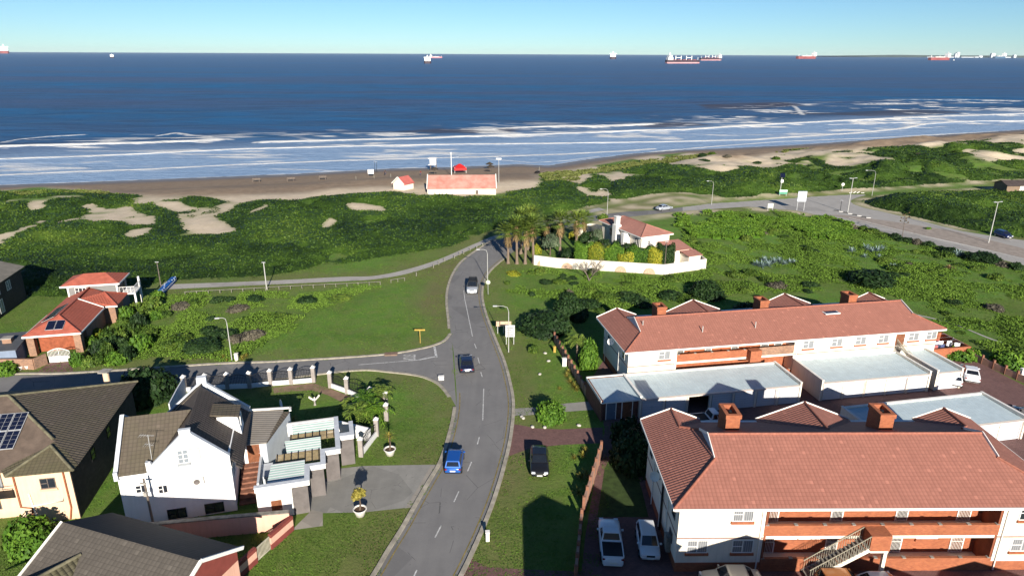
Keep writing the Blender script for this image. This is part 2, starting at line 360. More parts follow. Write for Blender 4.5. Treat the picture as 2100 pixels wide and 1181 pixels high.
z4 = lambda pts: [tuple(p) for p in Z(pts, 0, 350)]
z5 = lambda pts: [tuple(p) for p in Z(pts, 700, 350)]
z3 = lambda pts: [tuple(p) for p in Z(pts, 1400, 0)]
z2 = lambda pts: [tuple(p) for p in Z(pts, 700, 0)]
SANDS = [
 z4([(0,365),(60,350),(160,325),(330,270),(330,285),(240,320),(150,350),(70,375),(50,420),(20,425),(0,405),(-200,470),(-200,420)]),
 z4([(230,155),(270,165),(300,205),(280,215),(240,180)]),
 z4([(420,280),(520,265),(590,215),(520,185),(560,175),(640,225),(700,220),(810,190),(860,165),(850,140),(880,150),(910,175),(840,200),(830,230),(940,255),(960,300),(1035,330),(950,350),(860,388),(830,375),(820,330),(830,300),(790,275),(700,270),(640,300),(590,270),(520,290),(450,300)]),
 z4([(940,60),(1140,60),(1140,140),(1130,180),(1160,200),(1240,215),(1330,250),(1350,290),(1400,310),(1445,340),(1390,373),(1350,360),(1300,368),(1240,350),(1180,322),(1150,310),(1170,280),(1130,240),(1060,200),(990,170),(930,120)]),
 z4([(1370,210),(1385,180),(1420,165),(1470,200),(1440,215),(1420,238),(1380,225)]),
 z4([(1530,240),(1600,200),(1640,180),(1650,210),(1590,222),(1545,252)]),
 z4([(1770,145),(1850,140),(1860,165),(1810,180),(1780,165)]),
 z4([(1985,275),(2020,250),(2070,265),(2080,320),(2010,325),(1990,300)]),
 z5([(20,180),(90,188),(220,193),(300,222),(340,248),(290,238),(230,217),(140,217),(70,208)]),
 z5([(440,95),(480,105),(540,118),(520,138),(490,140),(450,112)]),
 z5([(1440,75),(1520,92),(1600,98),(1660,133),(1720,178),(1650,155),(1560,128),(1520,120),(1490,185),(1465,188),(1490,150),(1510,118),(1450,97)]),
 z2([(1210,1000),(1380,1040),(1450,1008),(1560,1012),(1640,1038),(1760,1058),(1830,1078),(1740,1068),(1690,1088),(1665,1135),(1635,1155),(1665,1092),(1640,1068),(1550,1052),(1450,1112),(1405,1112),(1370,1075),(1330,1050)]),
 z2([(1790,962),(1900,942),(2000,958),(2060,985),(1980,978),(1850,975)]),
 z3([(-60,960),(30,925),(150,930),(330,950),(480,930),(700,895),(860,905),(1000,902),(900,922),(720,945),(640,965),(590,1018),(490,1042),(420,1003),(330,1008),(220,1022),(150,1017),(60,1007),(20,990)]),
 z3([(865,1003),(900,950),(950,928),(1060,922),(1150,943),(1240,958),(1290,1008),(1200,992),(1060,988),(1020,1003)]),
 z3([(1690,905),(1780,908),(1900,918),(2150,965),(2150,985),(1950,968),(1820,963)]),
 z3([(2000,910),(2150,890),(2150,935),(2020,927)]),
 z3([(1850,838),(2000,822),(2150,805),(2150,880),(2000,868),(1900,862)]),
]
BEACH = [tuple(p) for p in GP([(-260,420),(0,386),(60,380),(100,378),(250,391),(300,393),(430,395),(500,408),(545,400),(620,402),(700,391),(790,386),(860,388),(960,396),(1050,384),(1105,377),(1110,352),(1200,338),(1310,318),(1400,309)], 0.0)]
BEACH += [tuple(p) for p in GP([(1500,318),(1545,315),(1620,305),(1740,300),(1870,295),(1960,286),(2100,275),(2400,262),(2500,180)], 0.0)]
BEACH += [(900, 700), (-600, 500), (-600, 200)]
PATH_U = [(330,584),(353,583),(547,576),(699,568),(767,566),(833,553),(900,532),(967,503),(1020,480),(1040,472)]
PATH_L = [(330,595),(353,593),(547,584),(699,577),(767,573),(833,562),(900,541),(967,511),(1022,487),(1050,480)]
PATH2_U = [(1140,455),(1170,440),(1243,423),(1300,413),(1346,407),(1380,402),(1400,402),(1458,409)]
PATH2_L = [(1140,461),(1170,447),(1243,430),(1300,419),(1346,412),(1380,406),(1400,406),(1458,413)]
ROAD_L = [(700,1290),(770,1181),(800,1130),(830,1082),(862,1025),(885,985),(903,955),(915,925),(925,890),(932,860),(936,830),(936,800),(933,760),(930,720),(925,688),(921,650),(918,620),(920,592),(930,563),(945,540),(965,523),(990,506),(1015,490),(1045,474),(1090,462),(1150,451),(1205,444),(1260,437),(1345,428),(1400,421),(1460,416)]
ROAD_R = [(880,1290),(940,1181),(965,1130),(985,1085),(1005,1035),(1020,990),(1030,955),(1040,915),(1046,880),(1049,850),(1049,820),(1044,790),(1034,750),(1021,715),(1005,675),(993,640),(987,610),(989,585),(999,562),(1018,542),(1045,522),(1080,500),(1120,482),(1165,465),(1208,455),(1265,448),(1345,439),(1400,433),(1460,430)]
BIG = [(1400,421),(1467,415),(1560,409),(1617,405),(1733,397),(1867,387),(2000,379),(2100,374),(2300,362),(2300,376),(2100,381),(2017,385),(1900,393),(1810,402),(1755,408),(1745,414),(1752,420),(1767,424),(1833,440),(1900,456),(1967,473),(2033,484),(2100,493),(2400,545),(2400,620),(2100,544),(2000,519),(1900,499),(1800,473),(1717,453),(1683,443),(1633,432),(1533,424),(1400,433)]
SIDE = [(936,835),(925,815),(905,790),(880,776),(850,768),(800,762),(740,758),(640,768),(520,782),(380,797),(200,812),(0,822),(-300,845),(-300,795),(0,770),(130,767),(300,757),(450,747),(560,743),(700,735),(800,727),(860,717),(895,708),(915,698),(926,685)]
def strip_poly(a, b): return [tuple(p) for p in GP(a)+GP(b)[::-1]]
P_road = strip_poly(ROAD_L, ROAD_R); P_big = [tuple(p) for p in GP(BIG)]; P_side = [tuple(p) for p in GP(SIDE)]
P_path = strip_poly(PATH_U, PATH_L); P_path2 = strip_poly(PATH2_U, PATH2_L)
LAWN1 = [tuple(p) for p in GP([(560,745),(700,737),(800,729),(860,719),(905,702),(918,690),(921,650),(915,600),(925,565),(940,540),(985,510),(900,535),(840,560),(770,600),(600,640),(560,700)])]
INLAND = GP([(-300,1290),(-300,700),(0,610),(330,600),(1020,490),(1170,440),(1250,436),(1345,441),(1458,432),(1533,428),(1633,434),(1717,456),(1800,476),(2100,546),(2500,700),(2500,1290)])
INLAND = [tuple(p) for p in INLAND]
VILLA = [tuple(p) for p in GP([(1095,547),(1360,562),(1446,550),(1440,520),(1390,450),(1300,440),(1205,455),(1120,482),(1100,500)])]
YARD = [tuple(p) for p in GP([(1120,650),(1240,640),(1215,760),(1245,880),(1240,1300),(2400,1300),(2400,860),(2100,770),(2010,715),(1940,690),(1700,640),(1215,660)])]
ISL = [tuple(p) for p in GP([(1745,414),(1755,408),(1810,402),(1900,393),(2017,385),(2100,382),(2300,376),(2400,420),(2400,545),(2100,490),(2033,482),(1967,471),(1900,454),(1833,438),(1767,423)])]
roadm = np.zeros(X.shape, bool)
for P_ in (P_road, P_big, P_side, P_path, P_path2): roadm |= inpoly(X, Y, P_)
inl = inpoly(X, Y, INLAND); isl = inpoly(X, Y, ISL)
flat = np.clip(blur(roadm | inl, 5)*1.6, 0, 1)
def sstep(x, a, b): t = np.clip((x-a)/(b-a), 0, 1); return t*t*(3-2*t)
big_n = fbm(X, Y, 34, 5, 3); med_n = fbm(X, Y, 11, 8, 3)
duneh = (np.clip(big_n-.32, 0, 1)*9+np.clip(med_n-.3, 0, 1)*2.4)
right = sstep(X, 20, 90)
env = sstep(SD, 24, 46)*(1-sstep(SD, 95, 130))
base = -4+np.clip(SD/26, 0, 1)*1.6+sstep(SD, 24, 52)*2.4
base = np.where(SD < 0, np.maximum(-9, -4+SD*.05), base)
H = base+duneh*env*(.22+.6*right)
H = np.where(inl, 0.0, H*(1-flat))
XE, YE = X*CH/(CH-H-.6), Y*CH/(CH-H-.6)      # where this raised point is seen against level ground
sandm = np.zeros(X.shape, bool)
for P_ in SANDS: sandm |= inpoly(XE+WX-X, YE+WY-Y, P_)
def nearer(m, n):              # low growth on the near side hides a few metres of sand: let the sand reach that much nearer
    r = m.copy()
    for k in range(1, n+1): r[:-k] |= m[k:]
    return r
sandm = nearer(sandm, 5) & ~((fbm(X, Y, 4.5, 157, 3) > .71) & (SD > 30)) & ~((fbm(X, Y, 1.8, 158, 2) > .76))
beachm = nearer(inpoly(XE+.8*(vnoise(X, Y, 4, 3)-.5), YE+1.6*(vnoise(X, Y, 4, 4)-.5), BEACH), 4) & ~roadm
H = H+0.05*(fbm(X, Y, 1.6, 21, 2)-.5)*(1-np.clip(flat, 0, 1))
def zat(x, y):
    i = min(max(int(round((x-GX0)/GS)), 0), len(gx)-1); j = min(max(int(round((y-GY0)/GS)), 0), len(gy)-1); return float(H[j, i])

def np_mesh(name, V, F, mat, attrs=None, smooth=True, tri=False):
    me = bpy.data.meshes.new(name); k = F.shape[1]
    me.vertices.add(len(V)); me.vertices.foreach_set('co', V.astype('f').ravel())
    me.loops.add(F.size); me.loops.foreach_set('vertex_index', F.astype(np.int32).ravel())
    me.polygons.add(len(F)); me.polygons.foreach_set('loop_start', np.arange(0, F.size, k, dtype=np.int32)); me.polygons.foreach_set('loop_total', np.full(len(F), k, np.int32))
    me.polygons.foreach_set('use_smooth', np.full(len(F), smooth))
    me.update(calc_edges=True)
    for nm, (dom, arr) in (attrs or {}).items():
        a = me.attributes.new(nm, 'FLOAT', dom); a.data.foreach_set('value', arr.astype('f').ravel())
    if mat: me.materials.append(mat)
    return me
def grid_faces(ny, nx, keep=None):
    i = np.arange(ny-1)[:, None]; j = np.arange(nx-1)[None]; a = i*nx+j
    F = np.stack([a, a+1, a+nx+1, a+nx], -1).reshape(-1, 4)
    if keep is not None: F = F[keep.reshape(-1)]
    return F
def compact(V, F, *att):
    used = np.unique(F); mp = np.full(len(V), -1); mp[used] = np.arange(len(used)); return V[used], mp[F], [a[used] for a in att]

# ground colours: where sand shows, where grass is lush, dry or short
dryl = [GP(q) for q in ([(925,560),(945,540),(985,510),(975,545),(950,560),(930,590),(918,640),(915,680),(908,680),(905,600)], [(970,870),(1060,880),(1100,925),(1080,950),(1000,1000),(1020,950)], [(960,1000),(1040,905),(1120,925),(1090,960),(1040,960),(1000,1040)], [(850,620),(905,560),(925,560),(915,640),(870,650)], [(800,600),(920,600),(915,690),(860,700),(700,690)])]
dry = np.zeros(X.shape)
for q in dryl[:4]: dry = np.maximum(dry, inpoly(WX, WY, [tuple(p) for p in q]).astype(float))
edge = blur(roadm, 2); dry = np.maximum(dry, ((edge > .04) & ~roadm & (vnoise(X, Y, 3, 45) > .25)).astype(float)*.9)
dry = blur(dry, 2)
sand = np.maximum(sandm, beachm & (SD > -30)).astype(float)
sparse = blur(((env > .3) & ~inl & (SD < 62)).astype(float), 3)*(fbm(X, Y, 3, 33, 3) > .62)
sparse2 = (X > 55) & (SD > 24) & (SD < 78) & ~inl & (fbm(X, Y, 9, 151, 4)+.22*(1-sstep(SD, 40, 78)) > .66)
sand = np.maximum(np.maximum(sand, sparse*.8), sparse2*.95)
shoulder = (blur(roadm, 3) > .03) & ~roadm & (Y > 150)
sand = np.maximum(sand, shoulder*(fbm(X, Y, 2.2, 36, 2) > .45)*.8)
sand = blur(sand, 1)
wet = sstep(-SD, -16, -3)*(sand > .3)
lush = sstep(fbm(X, Y, 14, 40, 3), .42, .62)
for P_ in ([(1000,560),(1095,550),(1440,570),(1440,600),(1200,640),(1010,640)], [(600,600),(910,570),(910,690),(560,740),(620,660)], [(1000,740),(1240,760),(1240,890),(1060,830)], [(1460,455),(1640,440),(1800,480),(1700,560),(1460,560)]):
    lush = np.maximum(lush, blur(inpoly(WX, WY, [tuple(p) for p in GP(P_)]).astype(float), 2)*.8)

def ground_material():
    m, nt, bs = newmat('ground_cover'); geo = N(nt, 'NewGeometry').outputs['Position']
    A = lambda n: N(nt, 'Attribute', attribute_name=n).outputs['Fac']
    n1 = noise_(nt, geo, .5, 6, .7); n2 = noise_(nt, geo, 3.2, 6, .75); n3 = noise_(nt, geo, 14, 3, .7)
    g1 = ramp(nt, n2, [(.3, (.072, .122, .020)), (.5, (.112, .188, .028)), (.72, (.165, .240, .045))]).outputs[0]
    g2 = ramp(nt, n2, [(.3, (.062, .145, .016)), (.5, (.098, .215, .024)), (.72, (.155, .275, .038))]).outputs[0]
    g = mixc(nt, A('lush'), g1, g2); n4 = noise_(nt, geo, .13, 5, .75)
    g = mixc(nt, mathn(nt, 'MULTIPLY', ramp(nt, n4, [(.45, (0, 0, 0)), (.62, (1, 1, 1))]).outputs[0], .55), g, mixc(nt, n2, (.045, .085, .014), (.09, .15, .024)))
    g = mixc(nt, mathn(nt, 'MULTIPLY', ramp(nt, noise_(nt, geo, 1.1, 6, .8), [(.58, (0, 0, 0)), (.72, (1, 1, 1))]).outputs[0], .7), g, mixc(nt, n3, (.15, .13, .055), (.10, .13, .035)))
    g = mixc(nt, ramp(nt, n1, [(.42, (0, 0, 0)), (.68, (.6, .6, .6))]).outputs[0], g, (.165, .185, .055))
    d = ramp(nt, n3, [(.3, (.12, .095, .045)), (.7, (.24, .19, .10))]).outputs[0]
    g = mixc(nt, mathn(nt, 'MULTIPLY', A('dry'), ramp(nt, n2, [(.3, (.3, .3, .3)), (.6, (1, 1, 1))]).outputs[0]), g, d)
    s_ = ramp(nt, n1, [(.3, (.50, .41, .30)), (.7, (.64, .54, .41))]).outputs[0]
    bs_ = ramp(nt, n1, [(.3, (.20, .145, .10)), (.7, (.30, .225, .155))]).outputs[0]
    s_ = mixc(nt, mathn(nt, 'MULTIPLY', ramp(nt, n2, [(.45, (0, 0, 0)), (.7, (1, 1, 1))]).outputs[0], .3), s_, (.30, .24, .16)); s_ = mixc(nt, A('beach'), s_, bs_)
    s_ = mixc(nt, A('wet'), s_, (.17, .135, .11))
    c = mixc(nt, A('sand'), g, s_); L(nt, c, bs.inputs['Base Color'])
    hgt = mathn(nt, 'ADD', mathn(nt, 'MULTIPLY', n2, 1.0), mathn(nt, 'MULTIPLY', n3, .5))
    b = bump(nt, bs, hgt, .12); L(nt, mathn(nt, 'SUBTRACT', 1.0, mathn(nt, 'MULTIPLY', A('sand'), .55)), b.inputs['Strength'])
    rg = mathn(nt, 'SUBTRACT', .95, mathn(nt, 'MULTIPLY', A('wet'), .55)); L(nt, rg, bs.inputs['Roughness']); bs.inputs['Specular IOR Level'].default_value = .25
    return m
gmat = ground_material()
beachy = blur((beachm & (SD < 60)).astype(float), 3)
keepb = (beachy > .5)
cell = lambda A: (A[:-1, :-1]+A[1:, :-1]+A[:-1, 1:]+A[1:, 1:])/4
Vall = np.stack([X, Y, H], -1).reshape(-1, 3)
isb = cell(beachy) > .5; sub = cell(SD) < -34
for nm, kp in (('ground', ~isb & ~sub), ('beach', isb & ~sub)):
    F = grid_faces(*X.shape, keep=kp); V_, F_, at = compact(Vall, F, sand.ravel(), dry.ravel(), lush.ravel(), wet.ravel(), beachy.ravel())
    if nm == 'ground':        # the sheet carries on beyond the detailed grid, behind and to the sides
        def add(q):
            global V_, F_, at
            b = len(V_); V_ = np.vstack([V_, np.array(q, float)]); F_ = np.vstack([F_, [[b, b+1, b+2, b+3]]]); at = [np.append(a, [0, 0, .4, 0][k] * np.ones(4)) if k < 4 else np.append(a, np.zeros(4)) for k, a in enumerate(at)]
        gyT = GY0+150; z0 = 0.0
        add([(-900, -300, z0), (900, -300, z0), (900, GY0, z0), (-900, GY0, z0)])
        add([(-900, GY0, z0), (GX0, GY0, z0), (GX0, gyT, z0), (-900, gyT, z0)])
        add([(GX1, GY0, z0), (900, GY0, z0), (900, GY0+330, z0), (GX1, GY0+330, z0)])
    me = np_mesh(nm, V_, F_, gmat, {'sand': ('POINT', at[0]), 'dry': ('POINT', at[1]), 'lush': ('POINT', at[2]), 'wet': ('POINT', at[3]), 'beach': ('POINT', at[4])})
    tag(link(nm, me), kind='structure')

# ---- sea
FOAM = [  # (polyline in photo pixels, half-width m, strength)
 ([(-200,309),(0,304),(150,300),(300,296),(450,290)], 3.4, 1.0),
 ([(545,293),(700,289),(850,285),(1000,280),(1150,276),(1330,269),(1400,268),(1550,258),(1650,253),(1750,248),(1900,241),(2100,235),(2400,228)], 3.6, 1.0),
 ([(-200,334),(0,328),(150,323),(300,317),(500,307),(700,302),(900,298),(1100,296),(1250,294),(1400,291),(1550,287),(1650,280),(1750,274),(1850,265),(1900,255),(2000,250),(2100,249),(2400,245)], 2.0, .95),
 ([(-200,366),(0,360),(150,353),(300,348),(500,338),(700,330),(850,326),(1000,322),(1150,317),(1300,309),(1340,306)], 1.2, .9),
 ([(560,347),(640,349),(700,352),(760,349),(850,344)], .6, .7),
 ([(1000,326),(1090,334),(1160,330),(1230,321)], .6, .6),
 ([(1340,312),(1450,302),(1600,291),(1800,283),(1950,275),(2100,267),(2300,258)], .8, .85),
 ([(1055,265),(1150,262),(1240,260),(1330,257)], 4.5, .95),
 ([(0,293),(40,285),(100,280),(170,277)], 1.6, .55), ([(330,277),(360,273),(430,281)], 1.6, .6),
 ([(1700,257),(1800,254),(1890,251)], 1.4, .8), ([(1590,221),(1625,218),(1645,236)], 1.6, .5),
 ([(950,266),(1010,268),(1060,262)], 2.2, .6), ([(1820,207),(1960,206),(2100,209)], 2.5, .4),
]
sx = np.arange(-330, 620, 1.6); sy = np.concatenate([np.arange(205, 470, .9), np.arange(470, 760, 2.2)])
SX, SY = np.meshgrid(sx, sy); SS, SGn = pdist(SX, SY, shore); SS = -SS*SGn      # negative out to sea
foam = np.zeros(SX.shape); crest = np.zeros(SX.shape)
wob = 3.0*(vnoise(SX, SY, 24, 60)-.5); fine = fbm(SX, SY*2.2, 5, 61, 4)
for ln, w, st in FOAM:
    p = np.array([tuple(G(x, y, -4).xy) for x, y in ln]); d, sg = pdist(SX, SY+wob*.25, p)
    front = np.where(sg < 0, 1.0, 2.0)                           # sharp on the shore side, ragged behind
    t = d/(w*front*(.72+.6*fine)); foam = np.maximum(foam, st*(1-sstep(t, .55, 1.1)))
    crest = np.maximum(crest, np.exp(-(d/(w*1.1))**2)*min(1.0, w/3))
dist = -SS
lace = sstep(fbm(SX*.55, SY*1.9, 9, 70, 5), .46, .64)*sstep(fbm(SX, SY*1.4, 40, 75, 2), .38, .6)
zone = sstep(dist, 10, 35)*(1-sstep(dist, 120+60*sstep(SX, 60, 220), 170+80*sstep(SX, 60, 220)))
foam = np.maximum(foam, lace*zone*(.62+.25*sstep(SX, 60, 200)))
swash = (1-sstep(dist, 0, 1.6))*sstep(dist, -1.5, .2)*(.5+.5*vnoise(SX, SY, 6, 77)); foam = np.maximum(foam, swash*.8)
shal = 1-sstep(dist, 55, 125)
brownp = [[tuple(G(x, y, -4).xy) for x, y in q] for q in ([(760,272),(900,263),(1060,265),(1050,273),(900,275)], [(1430,216),(1600,211),(1660,216),(1560,224),(1450,222)], [(1260,256),(1400,252),(1460,258),(1340,262)], [(1600,232),(1900,226),(1980,232),(1800,240)])]
brn = np.zeros(SX.shape)
for q in brownp: brn = np.maximum(brn, blur(inpoly(SX+6*(vnoise(SX, SY, 8, 71)-.5), SY+4*(vnoise(SX, SY, 6, 72)-.5), q).astype(float), 1))
ZS = -4+.9*crest*sstep(dist, 15, 40)+.5*np.sin(dist/9+3*vnoise(SX, SY, 60, 80))*sstep(dist, 60, 130)*(1-sstep(dist, 250, 400))
ZS += .10*(fbm(SX, SY*2, 3, 81, 2)-.5)
ZS[-1, :] = -4; ZS[:, 0] = -4; ZS[:, -1] = -4
kp = cell(SS) < 14
F = grid_faces(*SX.shape, keep=kp); V_ = np.stack([SX, SY, ZS], -1).reshape(-1, 3); fo = foam.ravel(); sh = shal.ravel(); br = brn.ravel()
V_, F_, (fo, sh, br) = compact(V_, F, fo, sh, br)
def addq(q, s0=(0, 0, 0, 0)):
    global V_, F_, fo, sh, br
    b = len(V_); V_ = np.vstack([V_, np.array(q, float)]); F_ = np.vstack([F_, [[b, b+1, b+2, b+3]]]); fo = np.append(fo, np.zeros(4)); sh = np.append(sh, s0); br = np.append(br, np.zeros(4))
x0, x1, yT = sx[0], sx[-1], sy[-1]; FAR = 90000
addq([(-FAR, yT, -4), (FAR, yT, -4), (FAR, FAR, -4), (-FAR, FAR, -4)])
addq([(-FAR, 205, -4), (x0, 205, -4), (x0, yT, -4), (-FAR, yT, -4)]); addq([(x1, 560, -4), (FAR, 560, -4), (FAR, yT, -4), (x1, yT, -4)])
def sea_material():
    m, nt, bs = newmat('sea_water'); geo = N(nt, 'NewGeometry').outputs['Position']
    A = lambda n: N(nt, 'Attribute', attribute_name=n).outputs['Fac']
    mp = N(nt, 'Mapping'); mp.inputs['Scale'].default_value = (.35, 1, 1); L(nt, geo, mp.inputs[0])
    nf = noise_(nt, mp.outputs[0], .9, 5, .7); nm_ = noise_(nt, mp.outputs[0], .055, 5, .65)
    mp2 = N(nt, 'Mapping'); mp2.inputs['Scale'].default_value = (.12, 1, 1); L(nt, geo, mp2.inputs[0]); nb = noise_(nt, mp2.outputs[0], .006, 4, .55)
    deep = ramp(nt, nb, [(.35, (.014, .125, .29)), (.6, (.055, .105, .215))]).outputs[0]
    deep = mixc(nt, mathn(nt, 'MULTIPLY', ramp(nt, nm_, [(.4, (0, 0, 0)), (.65, (1, 1, 1))]).outputs[0], .5), deep, (.048, .062, .105))
    shc = ramp(nt, nf, [(.3, (.19, .30, .48)), (.7, (.36, .48, .64))]).outputs[0]
    c = mixc(nt, A('shallow'), deep, shc)
    c = mixc(nt, mathn(nt, 'MULTIPLY', A('silt'), mathn(nt, 'ADD', .25, mathn(nt, 'MULTIPLY', nm_, .7))), c, (.07, .052, .05))
    fr = N(nt, 'Mapping'); L(nt, geo, fr.inputs[0]); fn = noise_(nt, fr.outputs[0], 1.2, 5, .75)
    fm = mathn(nt, 'MULTIPLY', A('foam'), mathn(nt, 'ADD', .45, mathn(nt, 'MULTIPLY', fn, 1.25)), True); fm = ramp(nt, fm, [(.12, (0, 0, 0)), (.8, (1, 1, 1))]).outputs[0]
    c = mixc(nt, fm, c, (.78, .77, .74)); L(nt, c, bs.inputs['Base Color'])
    hh = mathn(nt, 'ADD', nf, mathn(nt, 'MULTIPLY', nm_, 3.0)); b = N(nt, 'Bump'); b.inputs['Distance'].default_value = .9; L(nt, hh, b.inputs['Height'])
    # open water: wave slopes facing the viewer keep the mirror share low even near the horizon
    df = N(nt, 'BsdfDiffuse'); gl = N(nt, 'BsdfGlossy'); gl.inputs['Roughness'].default_value = .28; L(nt, c, df.inputs[0]); L(nt, b.outputs[0], df.inputs['Normal']); L(nt, b.outputs[0], gl.inputs['Normal'])
    mx = N(nt, 'MixShader'); lw_ = N(nt, 'LayerWeight'); lw_.inputs[0].default_value = .5; f = mathn(nt, 'MULTIPLY', mathn(nt, 'ADD', mathn(nt, 'ADD', .08, mathn(nt, 'MULTIPLY', mathn(nt, 'POWER', lw_.outputs['Facing'], 40.0), .30)), mathn(nt, 'MULTIPLY', A('shallow'), .12)), mathn(nt, 'SUBTRACT', 1.0, fm)); L(nt, f, mx.inputs[0]); L(nt, df.outputs[0], mx.inputs[1]); L(nt, gl.outputs[0], mx.inputs[2])
    L(nt, mx.outputs[0], nt.nodes['Material Output'].inputs[0])
    return m
me = np_mesh('sea', V_, F_, sea_material(), {'foam': ('POINT', fo), 'shallow': ('POINT', sh), 'silt': ('POINT', br)})
tag(link('sea', me), kind='structure')

# ------------------------------------------------------------ roads, paths, kerbs, paint
def N_sep(nt, col):
    q = N(nt, 'SeparateColor'); L(nt, col, q.inputs[0]); return q.outputs[0]
def asphalt(name, c, c2, sc=.35):
    m, nt, bs = newmat(name); geo = N(nt, 'NewGeometry').outputs['Position']
    n1 = noise_(nt, geo, sc, 5, .65); n2 = noise_(nt, geo, 9, 3, .8)
    mp = N(nt, 'Mapping'); mp.inputs['Scale'].default_value = (1, .12, 1); L(nt, geo, mp.inputs[0]); n3 = noise_(nt, mp.outputs[0], 1.2, 3, .5)
    f = mathn(nt, 'ADD', mathn(nt, 'MULTIPLY', n1, .5), mathn(nt, 'ADD', mathn(nt, 'MULTIPLY', n2, .2), mathn(nt, 'MULTIPLY', n3, .3)))
    cr = N(nt, 'TexVoronoi', feature='DISTANCE_TO_EDGE'); cr.inputs['Scale'].default_value = .28; L(nt, geo, cr.inputs['Vector'])
    crk = mathn(nt, 'MULTIPLY', mathn(nt, 'LESS_THAN', cr.outputs['Distance'], .006), mathn(nt, 'GREATER_THAN', n1, .52))
    base = mixc(nt, mathn(nt, 'MULTIPLY', crk, .5), ramp(nt, f, [(.3, c), (.68, c2)]).outputs[0], (.03, .03, .03))
    pt_ = N(nt, 'TexVoronoi'); pt_.inputs['Scale'].default_value = .16; L(nt, geo, pt_.inputs['Vector']); base = mixc(nt, mathn(nt, 'MULTIPLY', mathn(nt, 'GREATER_THAN', N_sep(nt, pt_.outputs['Color']), .86), .30), base, tuple(x*.6 for x in c))
    base = mixc(nt, mathn(nt, 'MULTIPLY', ramp(nt, noise_(nt, geo, .8, 6, .8), [(.62, (0, 0, 0)), (.74, (1, 1, 1))]).outputs[0], .35), base, tuple(x*.5 for x in c))
    L(nt, base, bs.inputs['Base Color']); bs.inputs['Roughness'].default_value = .9; bs.inputs['Specular IOR Level'].default_value = .25
    bump(nt, bs, n2, .01); return m
asph = asphalt('asphalt', (.150, .147, .148), (.220, .215, .210)); asph2 = asphalt('older_asphalt', (.155, .152, .152), (.225, .218, .212)); pathm = asphalt('path_surface', (.31, .29, .265), (.42, .40, .37))
gravel = asphalt('weathered_driveway', (.20, .195, .18), (.31, .30, .275), .9)
apron = asphalt('concrete_apron', (.24, .22, .19), (.34, .31, .27), .9)
def tri_fill(poly, z):
    from mathutils.geometry import tessellate_polygon
    t = tessellate_polygon([[Vector((p[0], p[1], 0)) for p in poly]]); mb = MB(); mb.mesh([(p[0], p[1], z) for p in poly], [tuple(q) for q in t]); return mb
def smooth_line(pts, n=6):
    P_ = [Vector(p) for p in pts]; out = []
    for i in range(len(P_)-1):
        a = P_[max(i-1, 0)]; b = P_[i]; c = P_[i+1]; d = P_[min(i+2, len(P_)-1)]
        for k in range(n):
            t = k/n; out.append(.5*((2*b)+(c-a)*t+(2*a-5*b+4*c-d)*t*t+(3*b-a-3*c+d)*t**3))
    out.append(P_[-1]); return out
def strip(L_, R_, z):
    m = MB(); n = min(len(L_), len(R_)); vs = [(p[0], p[1], z) for p in L_[:n]]+[(p[0], p[1], z) for p in R_[:n]]
    m.mesh(vs, [(i, n+i, n+i+1, i+1) for i in range(n-1)]); return m
def flatten(o):
    n = 0
    for p in o.data.polygons:
        if p.normal.z < 0: p.flip(); n += 1
    return o
rl = smooth_line(GP(ROAD_L)); rr_ = smooth_line(GP(ROAD_R))
def resample(P_, n):
    d = [0]
    for a, b in zip(P_, P_[1:]): d.append(d[-1]+(b-a).length)
    out = []; j = 0
    for k in range(n):
        t = d[-1]*k/(n-1)
        while j < len(d)-2 and d[j+1] < t: j += 1
        f = (t-d[j])/max(1e-9, d[j+1]-d[j]); out.append(P_[j].lerp(P_[j+1], min(1, f)))
    return out
# match stations by pixel index (both traced at the same heights)
road_o = flatten(tri_fill([tuple(p) for p in rl]+[tuple(p) for p in rr_[::-1]], .012).build('main_road', asph)); tag(road_o, kind='structure')
side_o = flatten(tri_fill([tuple(p) for p in GP(SIDE)], .008).build('side_road', asph2)); tag(side_o, kind='structure')
big_o = flatten(tri_fill(P_big, .016).build('coastal_road', asphalt('pale_asphalt', (.29, .275, .26), (.40, .385, .36)))); tag(big_o, kind='structure')
tag(strip(smooth_line(GP(PATH_U)), smooth_line(GP(PATH_L)), .02).build('footpath', pathm), kind='structure')
tag(strip(smooth_line(GP(PATH2_U)), smooth_line(GP(PATH2_L)), .02).build('sandy_path', pathm), kind='structure')
median = [(1700,441),(1728,441),(1833,455),(1950,473),(2040,495),(2100,510),(2300,560),(2300,595),(2100,530),(2000,506),(1900,486),(1800,463),(1733,447)]
tag(flatten(tri_fill([tuple(p) for p in GP(median)], .030).build('paved_median', M('median_paving', (.33, .28, .24), .9, .2, .8))), kind='structure')
def kerb(pts, side, w=.36, h=.12, name='kerb', mat=None):
    P_ = pts; m = MB(); a = []; b = []
    for i, p in enumerate(P_):
        t = (P_[min(i+1, len(P_)-1)]-P_[max(i-1, 0)]).normalized(); n = Vector((-t.y, t.x))*side; a.append(p); b.append(p+n*w)
    n_ = len(P_); vs = [(p.x, p.y, 0) for p in a]+[(p.x, p.y, h) for p in a]+[(p.x, p.y, h) for p in b]+[(p.x, p.y, 0) for p in b]
    fs = []
    for i in range(n_-1):
        for k in range(3): fs.append((k*n_+i, k*n_+i+1, (k+1)*n_+i+1, (k+1)*n_+i))
    m.mesh(vs, fs); o = m.build(name, mat or kerbm); tag(o, kind='structure'); return o
kerbm = M('kerb_concrete', (.38, .345, .28), .9, .25, 1.2)
i830 = 6*11; i690 = 6*14
kerb(rl[:i830-6], 1); kerb(rl[i690+2:6*22], 1); kerb(rr_[:6*20], -1)
sideT = smooth_line(GP(SIDE[13:])); kerb(sideT, 1, name='kerb'); sideB = smooth_line(GP(SIDE[1:11])); kerb(sideB, 1)
